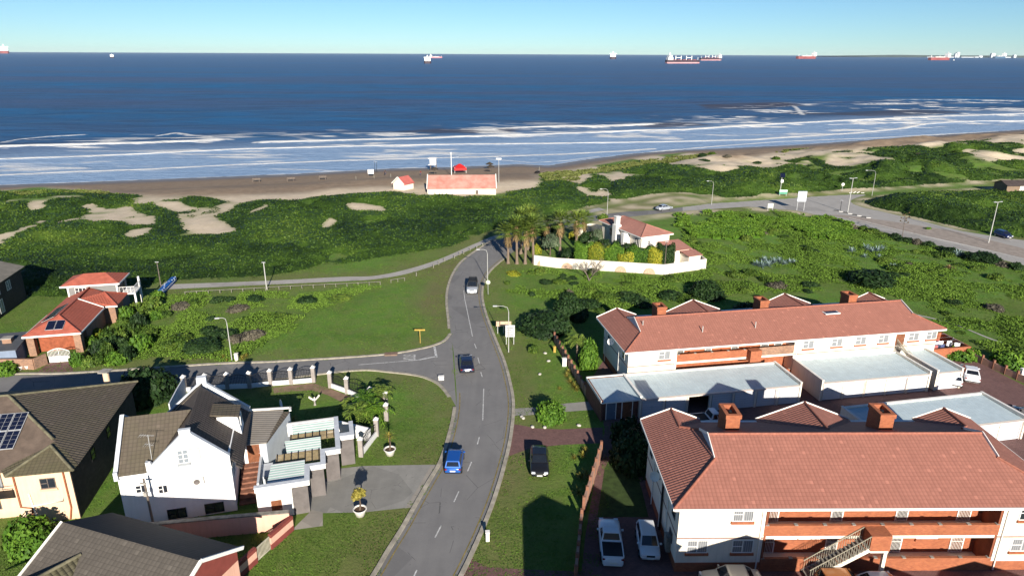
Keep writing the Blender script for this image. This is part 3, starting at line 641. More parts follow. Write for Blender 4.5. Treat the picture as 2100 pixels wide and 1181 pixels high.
kb = smooth_line(GP([(1740,447),(1800,462),(1900,486),(2000,508),(2100,532),(2250,570)])); kerb(kb, 1, .25, .12, mat=M('pale_kerb', (.5, .49, .47), .9, .1, 1))
# paint
wp = M('road_paint_white', (.55, .55, .54), .8, .3, 3); yp = M('road_paint_yellow', (.26, .20, .06), .85, .35, 2)
def off(P_, d):
    out = []
    for i, p in enumerate(P_):
        t = (P_[min(i+1, len(P_)-1)]-P_[max(i-1, 0)]).normalized(); out.append(p+Vector((-t.y, t.x))*d)
    return out
tag(strip(off(rl[:i830], -.32), off(rl[:i830], -.42), .022).build('yellow_edge_line', yp), kind='structure')
tag(strip(off(rr_[:6*21], .32), off(rr_[:6*21], .42), .022).build('yellow_edge_line', yp), kind='structure')
dash = MB()
for (x0_, y0_), (x1_, y1_) in [((855,1168),(849,1181)),((905,1077),(892,1102)),((941,1007),(931,1029)),((967,947),(959,966)),((983,896),(979,911)),((992,797),(990,862)),((986,763),(989,773)),((980,733),(983,745)),((973,705),(977,715)),((953,613),(969,690)),((951,596),(953,613))]:
    a, b = G(x0_, y0_), G(x1_, y1_); t = (b-a).xy.normalized(); n = Vector((-t.y, t.x, 0))*.055
    dash.face([a+n+Vector((0, 0, .023)), a-n+Vector((0, 0, .023)), b-n+Vector((0, 0, .023)), b+n+Vector((0, 0, .023))])
def pline(mb, pts, w=.1, z=.02):
    for p, q in zip(pts, pts[1:]):
        a, b = G(*p), G(*q); t = (b-a).xy.normalized(); n = Vector((-t.y, t.x, 0))*w/2; k = Vector((0, 0, z))
        mb.face([a+n+k, a-n+k, b-n+k, b+n+k])
o = flatten(dash.build('centre_line', wp)); tag(o, kind='structure')
st = MB(); pline(st, [(735,748),(860,738)], .14); pline(st, [(858,738),(894,731)], .3); pline(st, [(891,711),(895,733)], .3)
tag(flatten(st.build('stop_line', wp)), kind='structure')
# STOP lettering painted on the side road, read by drivers coming from the left
def text_obj(txt, size, mat, parent=None, name='lettering', ext=.004, loc=(0, 0, 0), rot=(0, 0, 0), sx_=1.0, sy_=1.0):
    cu = bpy.data.curves.new(name, 'FONT'); cu.body = txt; cu.size = size; cu.align_x = 'CENTER'; cu.align_y = 'CENTER'; cu.extrude = ext
    t = bpy.data.objects.new(name, cu); COL.objects.link(t); dg = bpy.context.evaluated_depsgraph_get(); dg.update()
    me = bpy.data.meshes.new_from_object(t.evaluated_get(dg)); bpy.data.objects.remove(t); me.materials.clear(); me.materials.append(mat)
    return link(name, me, parent, loc, rot, (sx_, sy_, 1))
c_ = G(838, 733); tag(text_obj('STOP', 1.0, wp, name='road_lettering', ext=.001, loc=(c_.x, c_.y, .02), rot=(0, 0, radians(-82)), sx_=.75, sy_=2.3), kind='structure')
# driveways and yards
def patch(name, pts, z, mat): 
    o = flatten(tri_fill([tuple(p) for p in GP(pts)], z).build(name, mat)); tag(o, kind='structure'); return o
patch('brick_driveway', [(1046,868),(1049,890),(1043,935),(1090,918),(1150,912),(1236,908),(1236,876),(1150,880),(1100,878),(1070,872)], .010, paver)
patch('brick_driveway', [(935,1195),(962,1128),(975,1150),(1000,1162),(1060,1166),(1200,1172),(1200,1290),(880,1290)], .010, paver)
patch('brick_driveway', [(70,769),(100,744),(148,741),(150,765)], .011, paver)
patch('garden_path', [(1050,838),(1110,834),(1160,827),(1217,822),(1217,840),(1160,844),(1100,850),(1050,853)], .010, gravel)
patch('paved_yard', [(1240,880),(1217,770),(1240,735),(1500,720),(1900,690),(1960,735),(2010,744),(2100,790),(2250,840),(2250,880),(2300,1290),(1180,1290),(1200,1100),(1225,950)], .006, paver)
patch('driveway', [(745,955),(905,952),(875,1002),(840,1040),(745,1050),(640,1052),(620,1000),(655,990),(700,960)], .010, gravel)
patch('driveway', [(600,1085),(640,1045),(662,1050),(662,1078),(603,1086)], .012, apron)
patch('driveway_apron', [(883,955),(905,953),(872,1002),(846,1040),(830,1042),(860,995)], .016, apron)
patch('garden_grass', [(1240,960),(1262,920),(1285,900),(1318,1010),(1330,1060),(1225,1060)], .012, M('lawn_strip', (.045, .075, .018), .95, .3, 1.5, bmp=.03))
patch('soil_bed', [(560,796),(598,790),(644,786),(678,797),(712,810),(750,826),(745,834),(700,824),(672,810),(640,800),(600,802),(562,806)], .014, M('garden_soil', (.24, .16, .11), .95, .2, 1, bmp=.02))
# ------------------------------------------------------------ building helpers
def window(parent, u, v, z, w, h, face='S', style='sash', pane=None, frame=None, sill=None, cols=2, name='window'):
    """a framed window set on a wall; z is its sill, face S looks along -v, W along -u, E along +u, N along +v"""
    rz = {'S': 0, 'E': pi/2, 'N': pi, 'W': -pi/2}[face]; f = MB(); t = .06; fr = frame or white
    key = (round(w, 2), round(h, 2), style, fr.name, cols)
    if key not in WCACHE:
        f.box(-w/2, w/2, -.05, .02, 0, t).box(-w/2, w/2, -.05, .02, h-t, h).box(-w/2, -w/2+t, -.05, .02, t, h-t).box(w/2-t, w/2, -.05, .02, t, h-t)
        for i in range(1, cols): x = -w/2+w*i/cols; f.box(x-.03, x+.03, -.05, .02, t, h-t)
        if style == 'sash': f.box(-w/2+t, -w/2+w/cols-.03, -.048, .02, h*.48, h*.48+.05)
        if style == 'grid':
            for i in range(1, 3): f.box(-w/2+t, w/2-t, -.045, .02, h*i/3-.02, h*i/3+.02)
        me = f.data(name, fr); p = MB().face([(-w/2+t/2, -.012, t/2), (w/2-t/2, -.012, t/2), (w/2-t/2, -.012, h-t/2), (-w/2+t/2, -.012, h-t/2)])
        WCACHE[key] = (me, p)
    me, p = WCACHE[key]
    k2 = key+((pane or curtain).name,)
    if k2 not in PCACHE: PCACHE[k2] = p.data('pane', pane or curtain)
    o = link(name, me, parent, (u, v, z), (0, 0, rz)); link('pane', PCACHE[k2], o)
    if sill:
        k3 = (round(w, 2), sill.name)
        if k3 not in PCACHE: PCACHE[k3] = MB().box(-w/2-.08, w/2+.08, -.14, .02, -.2, -.003).data('sill', sill)
        link('sill', PCACHE[k3], o)
    return o
WCACHE = {}; PCACHE = {}
def door(parent, u, v, z, w, h, face='S', mat=None, gate=False):
    rz = {'S': 0, 'E': pi/2, 'N': pi, 'W': -pi/2}[face]; m = MB()
    m.box(-w/2, w/2, -.05, .01, 0, h); d = m.build('door', mat or wood, parent, loc=(u, v, z), rot=(0, 0, rz))
    fr = MB().box(-w/2-.08, -w/2, -.07, .01, 0, h+.08).box(w/2, w/2+.08, -.07, .01, 0, h+.08).box(-w/2, w/2, -.07, .01, h, h+.08).build('door_frame', white, d)
    MB().box(w/2-.16, w/2-.08, -.09, -.05, h*.48, h*.48+.04).build('handle', steel, d)
    if gate:
        g = MB()
        for i in range(8): x = -w/2+.04+i*(w-.08)/7; g.box(x-.012, x+.012, -.12, -.095, 0, h)
        for zz in (.1, h*.5, h-.1): g.box(-w/2, w/2, -.125, -.09, zz, zz+.03)
        g.build('security_gate', white, d)
    return d
def pipe(parent, pts, r=.05, mat=None, name='downpipe'):
    return MB().tube(pts, r, 6).build(name, mat or white, parent)

# ------------------------------------------------------------ the two blocks of flats
def flats(name, org, deg, Lg, R, E, wings, a, left_w, right_w, label, extra, z0=0.0, tn=.405, ow=2.65, Dx=.5):
    fr = Frame(org, deg); b = thing(name, label, 'flats', (org[0], org[1], z0), radians(deg)); E = E-z0
    D = 2*R; o = .6; rz = E+R*tn; za = E+a*tn; DD = D+Dx; zw = E+ow*tn
    rf = MB()
    rf.face([(0, 0, E), (Lg, 0, E), (Lg-a, a, za), (Lg-a, R, rz), (a, R, rz), (a, a, za)])
    rf.face([(a, R, rz), (Lg-a, R, rz), (Lg-a, D-a, za), (Lg-ow, D-ow, zw), (Lg-2*ow, D, E), (2*ow, D, E), (ow, D-ow, zw), (a, D-a, za)])
    rf.face([(0, DD, E), (0, 0, E), (a, a, za), (a, D-a, za), (ow, D-ow, zw), (ow, DD, zw)][::1])
    rf.face([(Lg, 0, E), (Lg, DD, E), (Lg-ow, DD, zw), (Lg-ow, D-ow, zw), (Lg-a, D-a, za), (Lg-a, a, za)])
    rf.face([(2*ow, DD, E), (ow, DD, zw), (ow, D-ow, zw), (2*ow, D, E)]); rf.face([(Lg-2*ow, DD, E), (Lg-2*ow, D, E), (Lg-ow, D-ow, zw), (Lg-ow, DD, zw)])
    for uc, hw in wings:
        zz = E+hw*tn; rf.face([(uc-hw, DD, E), (uc-hw, D, E), (uc, D-hw, zz), (uc, DD, zz)]); rf.face([(uc+hw, DD, E), (uc, DD, zz), (uc, D-hw, zz), (uc+hw, D, E)])
    roof = rf.build('roof', roofA, b)
    rc = MB(); L1 = lambda p, q: rc.tube([(p[0], p[1], p[2]+.02), (q[0], q[1], q[2]+.02)], .11, 6)
    L1((0, 0, E), (a, a, za)); L1((Lg, 0, E), (Lg-a, a, za)); L1((a, R, rz), (Lg-a, R, rz)); L1((a, D-a, za), (ow, D-ow, zw)); L1((Lg-a, D-a, za), (Lg-ow, D-ow, zw))
    L1((ow, D-ow, zw), (ow, DD, zw)); L1((Lg-ow, D-ow, zw), (Lg-ow, DD, zw))
    for uc, hw in wings: L1((uc, D-hw, E+hw*tn), (uc, DD, E+hw*tn))
    rc.build('ridge_tiles', ridgem, roof)
    gb = MB()      # small upright gables at both ridge ends
    for x, s_ in ((a, 1), (Lg-a, -1)): gb.mesh([(x, a, za), (x, D-a, za), (x, R, rz-.05)], [(0, 1, 2)])
    gb.build('ridge_gable', M('blue_grey_gable', (.45, .52, .62), .8, .1, 2), roof)
    bb = MB()
    for x, s_ in ((a, -1), (Lg-a, 1)):
        bb.beam((x+s_*.09, a, za+.06), (x+s_*.09, R, rz+.06), .06, .2); bb.beam((x+s_*.09, D-a, za+.06), (x+s_*.09, R, rz+.06), .06, .2)
    for uc, hw, zz in [(ow, ow, zw), (Lg-ow, ow, zw)]+[(u_, h_, E+h_*tn) for u_, h_ in wings]:
        for s_ in (-1, 1): bb.beam((uc+s_*hw, DD+.03, E), (uc, DD+.03, zz), .05, .2)
    bb.build_each('barge_board', white, roof)
    fa = MB().box(.02, Lg-.02, -.06, 0, E-.2, E-.01).box(-.06, 0, 0, DD, E-.2, E-.01).box(Lg, Lg+.06, 0, DD, E-.2, E-.01); fa.build('gutter', white, roof)
    MB().box(.05, Lg-.05, .03, DD-.05, E-.12, E-.08).build('soffit', white, roof)
    # gable ends of the wings
    gw = MB()
    for uc, hw in [(ow, ow), (Lg-ow, ow)]+list(wings):
        gw.mesh([(uc-hw+.1, DD-.02, E-.05), (uc+hw-.1, DD-.02, E-.05), (uc, DD-.02, E+hw*tn-.05)], [(0, 1, 2)])
    gw.build('gable_wall', cream, b)
    pl = .85; zt = E-.13; w = MB(); l1 = left_w; r1 = right_w
    w.box(o, l1, o, D-o, pl, zt).box(r1, Lg-o, o, D-o, pl, zt); w.build_each('wall', cream, b)
    MB().box(o+.02, l1-.01, o+.02, D-o-.02, -.3-z0, pl).box(r1+.01, Lg-o-.02, o+.02, D-o-.02, -.3-z0, pl).build_each('plinth', redbrick, b)
    MB().box(l1, r1, o+1.7, D-o-.03, -.3, zt-.01).build('brick_wall', redbrick, b)
    MB().box(l1, r1, o+.02, o+1.7, 2.95, 3.22).box(l1, r1, o+.02, o+1.7, .12, .3).build_each('balcony_slab', cream, b)
    MB().box(l1+.01, r1-.01, o-.02, o+.2, 3.23, 4.15).build('balcony_parapet', redbrick, b)
    MB().box(l1+.01, r1-.01, o-.02, o+.2, 0, 1.15).build('verandah_parapet', redbrick, b)
    cp = MB()
    n = int((r1-l1)/2.0)
    for i in range(n+1):
        x = l1+.2+i*(r1-l1-.4)/n; cp.box(x-.13, x+.13, o-.04, o+.22, 4.15, 4.2); cp.box(x-.13, x+.13, o-.04, o+.22, 1.15, 1.2)
    cp.build_each('coping_stone', concrete, b)
    MB().box(o-.03, l1+.03, o-.03, o, 3.0, 3.12).box(r1-.03, Lg-o+.03, o-.03, o, 3.0, 3.12).box(o-.03, o, o, D-o, 3.0, 3.12).build_each('string_course', M('brown_trim', (.30, .20, .17), .8, .15, 2), b)
    for x in (l1-.25, r1+.3): pipe(b, [(x, o-.07, E-.2), (x, o-.07, 3.1), (x-.02, o-.07, .1)])
    for vv in (3.6, 8.7): pipe(b, [(o-.08, vv, E-.2), (o-.08, vv, .1)])
    extra(b, fr, dict(o=o, E=E, l1=l1, r1=r1, L=Lg, D=D, R=R, tn=tn, rz=rz))
    return b, fr
def chimney(parent, u, v, z0, z1, w=1.15, d=1.9):
    m = MB(); t = .22
    m.box(u-w/2, u+w/2, v-d/2, v+d/2, z0, z1-.35); e = .08
    for x0, x1, y0, y1 in ((-w/2-e, w/2+e, -d/2-e, -d/2+t), (-w/2-e, w/2+e, d/2-t, d/2+e), (-w/2-e, -w/2+t, -d/2+t, d/2-t), (w/2-t, w/2+e, -d/2+t, d/2-t)): m.box(u+x0, u+x1, v+y0, v+y1, z1-.35, z1)
    c = m.build('chimney', redbrick, parent)
    MB().tube([(u, v, z1-.4), (u, v, z1-.1)], .16, 8).build('flue', blackm, c)
    return c
def stair(parent, u0, u1, v, z0, z1, w=1.15):
    """open stair in the u direction from (u0,z0) up to (u1,z1), in front of plane v"""
    n = 16; m = MB(); s_ = MB(); rl_ = MB()
    for i in range(n): 
        f = (i+.5)/n; x = u0+(u1-u0)*f; z = z0+(z1-z0)*(i+1)/n; m.box(min(x-.16, x+.16), max(x-.16, x+.16), v-w, v, z-.06, z)
    for vv in (v-w+.04, v-.04):
        s_.beam((u0, vv, z0-.02), (u1, vv, z1-.22), .07, .32)
        rl_.beam((u0, vv, z0+.98), (u1, vv, z1+.98), .05, .05)
        for i in range(24): f = (i+.5)/24; x = u0+(u1-u0)*f; zz = z0+(z1-z0)*f; rl_.box(x-.012, x+.012, vv-.012, vv+.012, zz, zz+.98)
    st = m.build('staircase', dconcrete, parent); s_.build('stringer', cream, st); rl_.build('railing', M('cream_metal', (.33, .31, .24), .6, .1, 2), st)
    return st
def extraA(b, fr, k):
    o, E, l1, r1, Lg = k['o'], k['E'], k['l1'], k['r1'], k['L']
    for u in (5.3,): window(b, u, o, E-1.55, 1.55, 1.25, sill=redbrick, pane=curtain)
    for u in (2.15, 5.55): window(b, u, o, 1.75, 1.6, 1.15, sill=redbrick, pane=curtain)
    for u in (r1+2.0, r1+4.2):
        window(b, u, o, E-1.55, 1.6, 1.25, sill=redbrick, pane=glass if u < r1+3 else curtain); window(b, u, o, 1.75, 1.6, 1.15, sill=redbrick, pane=curtain)
    vv = o+1.7
    for zf in (3.22, .3):
        for u, w_ in ((l1+1.2, .9), (13.2, .8), (18.2, .8), (r1-1.6, .9)): door(b, u, vv, zf, w_, 2.1, mat=wood if w_ > .85 else blackm, gate=True)
        for u in (9.6, 11.4, 20.6): window(b, u, vv, zf+1.25, 1.7, .85, pane=curtain, sill=redbrick)
        for u in (15.6,): window(b, u, vv, zf+1.25, 1.2, .85, pane=glass)
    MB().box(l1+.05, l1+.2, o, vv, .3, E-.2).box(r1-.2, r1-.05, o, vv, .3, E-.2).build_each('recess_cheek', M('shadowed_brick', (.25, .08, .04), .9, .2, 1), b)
    stair(b, 10.3, 14.4, o-.06, .1, 3.1)
    MB().box(14.4, 15.9, o-1.2, o-.03, 2.8, 4.1).build('stair_landing', redbrick, b)
    MB().box(14.5, 15.85, o-1.15, o-.1, 2.6, 2.8).box(15.55, 15.8, o-1.15, o-.9, -.1, 2.6).build('landing_support', cream, b)
    for u in (6.5, 19.2): chimney(b, u, 8.85, 6.5, 9.25)
    # left side wall (in shade): windows, meter box, dishes, soil pipes
    for v_, z_ in ((2.0, 3.9), (7.2, 3.9), (10.2, 3.9), (2.2, 1.6)): window(b, o, v_, z_, .9, .9, 'W', pane=glass, cols=1, frame=greywall)
    pipe(b, [(o-.12, 5.2, E-.4), (o-.12, 5.2, .2)], .09, blackm, 'soil_pipe'); pipe(b, [(o-.12, 5.6, 3.2), (o-.12, 5.6, .2)], .06, white, 'waste_pipe')
    d = MB().lathe([(0, 0), (.22, .03), (.36, .10), (.42, .16)], 14).build('satellite_dish', white, b, loc=(o-.55, 6.2, 4.6), rot=(radians(60), 0, radians(-30)))
    MB().beam((o-.5, 6.2, 4.6), (o, 6.0, 4.4), .04, .04).build('dish_arm', steel, b)
    MB().box(o-.35, o-.02, 2.0, 2.8, .6, 1.9).build('meter_box', dconcrete, b)
def extraB(b, fr, k):
    o, E, l1, r1, Lg, R, tn = k['o'], k['E'], k['l1'], k['r1'], k['L'], k['R'], k['tn']
    window(b, 4.95, o, E-1.5, 1.45, 1.2, sill=redbrick, pane=curtain)
    vv = o+1.7
    for u, w_ in ((l1+1.1, .9), (14.6, .8), (11.2, .7), (r1-2.9, .9), (r1-1.1, .9)): door(b, u, vv, 3.22, w_, 2.0, mat=blackm, gate=True)
    for u in (9.2, 12.9, 17.6): window(b, u, vv, 4.1, 1.7, .85, pane=curtain)
    for u in (23.2, 27.0, 30.2, 37.5, 40.0):
        window(b, u, o, E-1.5, 1.45, 1.2, sill=redbrick, pane=curtain)
    window(b, 33.3, o, E-1.5, 1.45, 1.2, sill=redbrick, pane=curtain)
    door(b, 35.6, o, 3.2, 1.25, 1.85, mat=wood)
    stair(b, 37.6, 35.2, o-.05, .6, 3.1, 1.0)
    MB().box(15.3, 16.7, o-.9, o+.02, 2.9, 4.3).build('stair_landing', redbrick, b)
    MB().box(16.8, r1-.05, o-.06, o-.025, 3.25, 4.3).build('stone_parapet', oldbrick, b)
    for u in (6.9, 20.6, 33.0): chimney(b, u, 7.6, E+.7, E+2.55, 1.15, 1.7)
    for u, v_ in ((4.3-.9, 3.9), (10.2, 2.2), (17.0, 2.3)): 
        z_ = E+min(u, v_)*tn; c = MB().tube([(u, v_, z_-.1), (u, v_, z_+.75)], .06, 8).build('vent_pipe', polew, b)
    sk = MB().beam((26.9, R-1.3, E+(R-1.3)*tn+.08), (28.9, R-1.3, E+(R-1.3)*tn+.08), 1.0, .12).build('skylight', white, b)
    MB().beam((27.05, R-1.3, E+(R-1.3)*tn+.15), (28.75, R-1.3, E+(R-1.3)*tn+.15), .8, .03).build('pane', glass, sk)
    for v_, z_ in ((2.2, 3.4), (7.6, 3.6)): window(b, o, v_, z_, .9, .9, 'W', pane=glass, cols=1)
    d = MB().lathe([(0, 0), (.22, .03), (.36, .10), (.42, .16)], 14).build('satellite_dish', white, b, loc=(o-.5, 5.4, 4.2), rot=(radians(60), 0, radians(-30)))
    MB().beam((o-.5, 5.4, 4.2), (o, 5.3, 4.7), .05, .05).build('dish_arm', white, b)
oA = G(1383, 1043, 6.1); FA = Frame(oA, 0.8)
flatsA, FA = flats('flats_building', oA, 0.8, 29.8, 6.1, 6.1, [(14.53, 4.2)], 3.98, 7.0, 24.6, 'near two-storey cream and brick flats with terracotta tiled roof, outdoor staircase and two brick chimneys', extraA)
oB = G(1283, 723, 5.2); FB = Frame(oB, 10.4)
flatsB, FB = flats('flats_building', oB, 10.4, 41.4, 5.1, 5.2, [(13.0, 3.9), (26.0, 4.1)], 2.8, 6.5, 21.4, 'far two-storey cream and brick flats with long terracotta roof behind the row of garages', extraB, Dx=.9)
flatsB.location.z = 0

# ------------------------------------------------------------ garages
def garage_block(org, deg, w, d, n, h, label, cuts=(), left_brick=False, open_bays=()):
    b = thing('garage_block', label, 'garage', (org[0], org[1], 0), radians(deg), 'flat-roofed garages between the flats'); t = .2
    wl = MB().box(0, .2, .2, d, 0, h+.3).box(w-.2, w, 0, d, 0, h+.3).box(.2, w-.2, d-.2, d, 0, h+.22)
    wl.box(0, .2, 0, .2, 0, h+.3)
    bw = (w-.2)/n; 
    for i in range(1, n): wl.box(i*bw-.12+.1, i*bw+.12+.1, .02, .3, 0, h-.25)
    wl.box(.2, w-.2, .02, .2, h-.25, h-.02)
    wl.build('wall', cream, b)
    MB().mesh([(.2, .2, h-.04), (w-.2, .2, h-.04), (w-.2, d-.2, h+.12), (.2, d-.2, h+.12)], [(0, 1, 2, 3)]).build('roof', roofmetal, b)
    MB().box(.1, w-.05, -.1, .02, h-.16, h-.02).build('gutter', M('pinkish_gutter', (.6, .5, .46), .7, .1, 2), b)
    MB().box(-.04, .24, -.02, d+.04, h+.3, h+.36).box(w-.24, w+.04, -.02, d+.04, h+.3, h+.36).box(.24, w-.24, d-.24, d+.04, h+.22, h+.28).build('coping', M('bright_coping', (.75, .72, .68), .85, .08, 1), b)
    for i in range(n):
        x0 = .1+i*bw+.24; x1 = .1+(i+1)*bw-.12
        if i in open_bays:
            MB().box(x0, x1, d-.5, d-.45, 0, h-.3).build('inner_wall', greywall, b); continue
        dd = MB().box(x0, x1, .12, .17, .02, h-.26); dr = dd.build('garage_door', stripe_mat_cached(), b)
        MB().box((x0+x1)/2-.12, (x0+x1)/2+.12, .09, .12, 1.05, 1.1).build('handle', steel, dr)
    for i in range(0, n+1, 2): pipe(b, [(.25+min(i, n)*bw*.97, -.04, h-.1), (.25+min(i, n)*bw*.97, -.04, .05)], .04, M('pinkish_gutter', (.6, .5, .46)))
    return b
_gd = []
def stripe_mat_cached():
    if not _gd: _gd.append(stripe_mat('garage_door_panels', (.60, .61, .64), (.44, .46, .49), .28, 1, .1, .6, .01, var=.06))
    return _gd[0]
g1a, g1b = G(1310, 857), G(1646, 826); dg1 = math.degrees(atan2(g1b.y-g1a.y, g1b.x-g1a.x))
gh = 2.25
gb1 = garage_block((g1a.x, g1a.y), 10.6, 19.0, 5.6, 7, gh, 'long pale-roofed garage block with one bay open and chimney shadows on its roof', open_bays=(2,))
# brick store on its left end
st_ = Frame(g1a, 10.6); p_ = st_.w(-4.3, 0)
s0 = thing('store_room', 'brown brick lean-to store joined to the left end of the long garage block', 'store', (p_.x, p_.y, 0), radians(10.6))
MB().box(0, .2, 0, 5.6, 0, gh+.2).box(.2, 4.25, 5.4, 5.6, 0, gh+.2).box(.2, 4.25, .3, .45, 0, gh-.25).build('wall', M('dark_brown_brick', (.16, .07, .05), .9, .25, 3), s0)
MB().mesh([(.0, .0, gh), (4.29, .0, gh), (4.29, 5.4, gh+.12), (.0, 5.4, gh+.12)], [(0, 1, 2, 3)]).build('roof', roofmetal, s0)
MB().box(-.05, .0, -.02, 5.62, gh-.05, gh+.26).box(0, 4.27, 5.45, 5.65, gh+.2, gh+.3).box(0, 4.27, -.06, 0, gh-.12, gh-.01).build('coping', M('bright_coping', (.75, .72, .68)), s0)
door(s0, 1.2, .3, 0, 1.0, 1.95, mat=M('blue_grey_door', (.12, .15, .2), .6, .1, 2)); door(s0, 3.0, .3, 0, 1.1, 1.95, mat=wood)
p2 = G(1680, 822); garage_block((p2.x, p2.y), 10.2, 13.9, 5.9, 5, gh, 'middle pale-roofed garage block with five white doors in sun')
gb3 = garage_block((49.35, 71.75), 10.4, 3.5, 6.2, 1, gh, 'narrow single pale-roofed garage at the right end of the row')
g4 = G(1725, 836, 2.4); f4 = Frame(g4, 11.5); q4 = f4.w(0, -5.5)
gb4 = garage_block((q4.x, q4.y), 11.5, 17.2, 5.5, 6, gh, 'pale-roofed garage block right behind the near flats, doors hidden')

# ------------------------------------------------------------ white gabled house
WF = Frame(G(262, 1080), 15.8); wo = WF.o
wh = thing('white_house', 'white gabled house with brown tiled roofs, dormer and brick steps', 'house', (wo.x, wo.y, 0), radians(15.8))
m = MB()
m.prism([(0, 0), (2.35, 0), (2.35, 8.2), (0, 8.2)], -.1, 5.1)
m.mesh([(0, 0, 5.1), (0, 8.2, 5.1), (0, 4.1, 7.9)], [(0, 1, 2)])
def gable_wall(mb, u0, u1, v0, v1, prof):
    n = len(prof); vs = [(u, v0, z) for u, z in prof]+[(u, v1, z) for u, z in prof]
    mb.mesh(vs, [tuple(range(n)), tuple(range(2*n-1, n-1, -1))]+[(i, n+i, n+(i+1) % n, (i+1) % n) for i in range(n)])
gable_wall(m, 0, 0, -.08, .17, [(2.2, -.1), (2.2, 5.75), (2.55, 5.75), (2.65, 5.45), (5.0, 7.75), (5.0, 8.25), (5.85, 8.25), (5.85, 7.85), (8.5, 5.35), (8.5, -.1)])
m.box(2.4, 8.4, .17, 9.2, -.1, 5.2)
m.build('wall', bluewhite, wh)
r = MB()
# left block: ridge parallel to the front
r.slab([(.1, -.25, 4.98), (2.2, -.25, 4.98), (2.2, .2, 5.28), (2.75, .2, 5.3), (5.3, 4.1, 7.95), (.1, 4.1, 7.95)], .1)
r.slab([(.1, 8.45, 4.98), (.1, 4.1, 7.95), (5.3, 4.1, 7.95), (3.0, 8.45, 4.98)], .1)
r.build('roof', roofBrown, wh)
r = MB(); rz_ = 7.85
r.slab([(5.42, .17, rz_), (5.42, 8.7, rz_), (2.5, 8.7, 5.1), (2.5, .17, 5.1)], .1)
r.slab([(5.42, .17, rz_), (8.95, .17, 4.55), (8.95, -.35, 4.55), (9.4, -.35, 4.2), (9.4, 9.3, 4.2), (5.42, 8.7, rz_)], .1)
r.build('roof', roofDark, wh)
# hipped far end with pale hips
r = MB(); r.slab([(5.42, 8.7, rz_), (5.42, 9.6, rz_), (2.2, 9.6, 5.0), (2.2, 8.7, 5.0)], .08); r.build('roof', roofBrown, wh)
cp = MB(); cp.beam((5.42, 9.65, rz_+.12), (1.9, 9.65, 4.9), .35, .14); cp.beam((5.42, 9.65, rz_+.12), (9.3, 9.65, 4.6), .35, .14); cp.box(5.0, 5.85, 9.4, 9.9, rz_-.6, rz_+.55)
cp.box(-.18, .14, -.3, .1, 4.6, 5.35); cp.beam((-.02, -.3, 5.12), (-.02, 4.1, 8.14), .32, .14); cp.beam((-.02, 4.1, 8.14), (-.02, 8.5, 5.1), .32, .14)
cp.build('gable_coping', trimgrey, wh)
MB().mesh([(2.2, 9.62, -.1), (9.2, 9.62, -.1), (9.2, 9.62, 4.5), (5.42, 9.62, rz_), (2.0, 9.62, 4.9)], [(0, 1, 2, 3, 4)]).build('wall', bluewhite, wh)
cp = MB(); cp.beam((2.2, .05, 5.8), (2.6, .05, 5.6), .36, .06); cp.beam((2.62, .05, 5.47), (5.0, .05, 7.78), .36, .06); cp.beam((5.85, .05, 7.9), (8.52, .05, 5.38), .36, .06); cp.box(4.97, 5.88, -.12, .22, 8.25, 8.31); cp.build('gable_coping', trimgrey, wh)
# dormer on the right slope
dm = MB(); dm.mesh([(7.1, 4.7, 6.15), (9.0, 4.7, 4.6), (8.8, 4.7, 6.4), (7.1, 4.7, 6.55)], [(0, 1, 2, 3)]).mesh([(8.8, 4.7, 6.4), (8.8, 6.6, 6.4), (9.0, 6.6, 4.6), (9.0, 4.7, 4.6)], [(0, 1, 2, 3)]).mesh([(7.1, 6.6, 6.15), (8.8, 6.6, 6.4), (9.0, 6.6, 4.6)], [(0, 1, 2)])
d = dm.build('dormer', bluewhite, wh); MB().slab([(6.6, 4.6, 6.9), (8.95, 4.6, 6.45), (8.95, 6.8, 6.45), (6.6, 6.8, 6.9)], .1).build('roof', roofBrown, d)
window(wh, 8.93, 5.65, 5.2, 1.0, .9, 'E', pane=glass)
# openings on the sunlit front
o = window(wh, 5.05, -.11, 5.3, .85, 1.25, pane=M('dim_louvre_glass', (.22, .25, .28), .4, .1, 3), frame=white, sill=M('grey_sill', (.30, .32, .34), .8, .1, 2), cols=2, style='grid'); MB().box(.47, 1.3, -.09, .0, 0, 1.25).build('shutter', stripe_mat('louvre_shutter', (.55, .55, .55), (.30, .31, .32), .11, 1, .35, .8, .01), o)
window(wh, 1.55, -.01, 3.05, .85, .75, pane=glass, sill=trimgrey); window(wh, 3.15, -.09, 2.75, .75, .8, pane=glass, sill=trimgrey)
window(wh, 3.85, -.09, .15, 1.45, .95, pane=glass, frame=blackm); window(wh, 6.75, -.09, .15, 1.5, .95, pane=glass, frame=blackm)
a = MB().box(-.42, .42, -.32, 0, 0, .6).build('air_conditioner', M('ac_casing', (.62, .60, .55), .6, .1, 3), wh, loc=(5.9, -.09, 3.25)); MB().lathe([(.0, 0), (.22, 0), (.24, .03)], 16).build('fan_grille', greywall, a, loc=(-.1, -.325, .3), rot=(pi/2, 0, 0))
for v_ in (1.6, 4.2, 6.6): window(wh, 8.41, v_, 2.6, 1.1, 1.0, 'E', pane=glass)
MB().box(8.4, 8.55, -.0, 9.3, 4.15, 4.3).build('gutter', white, wh)
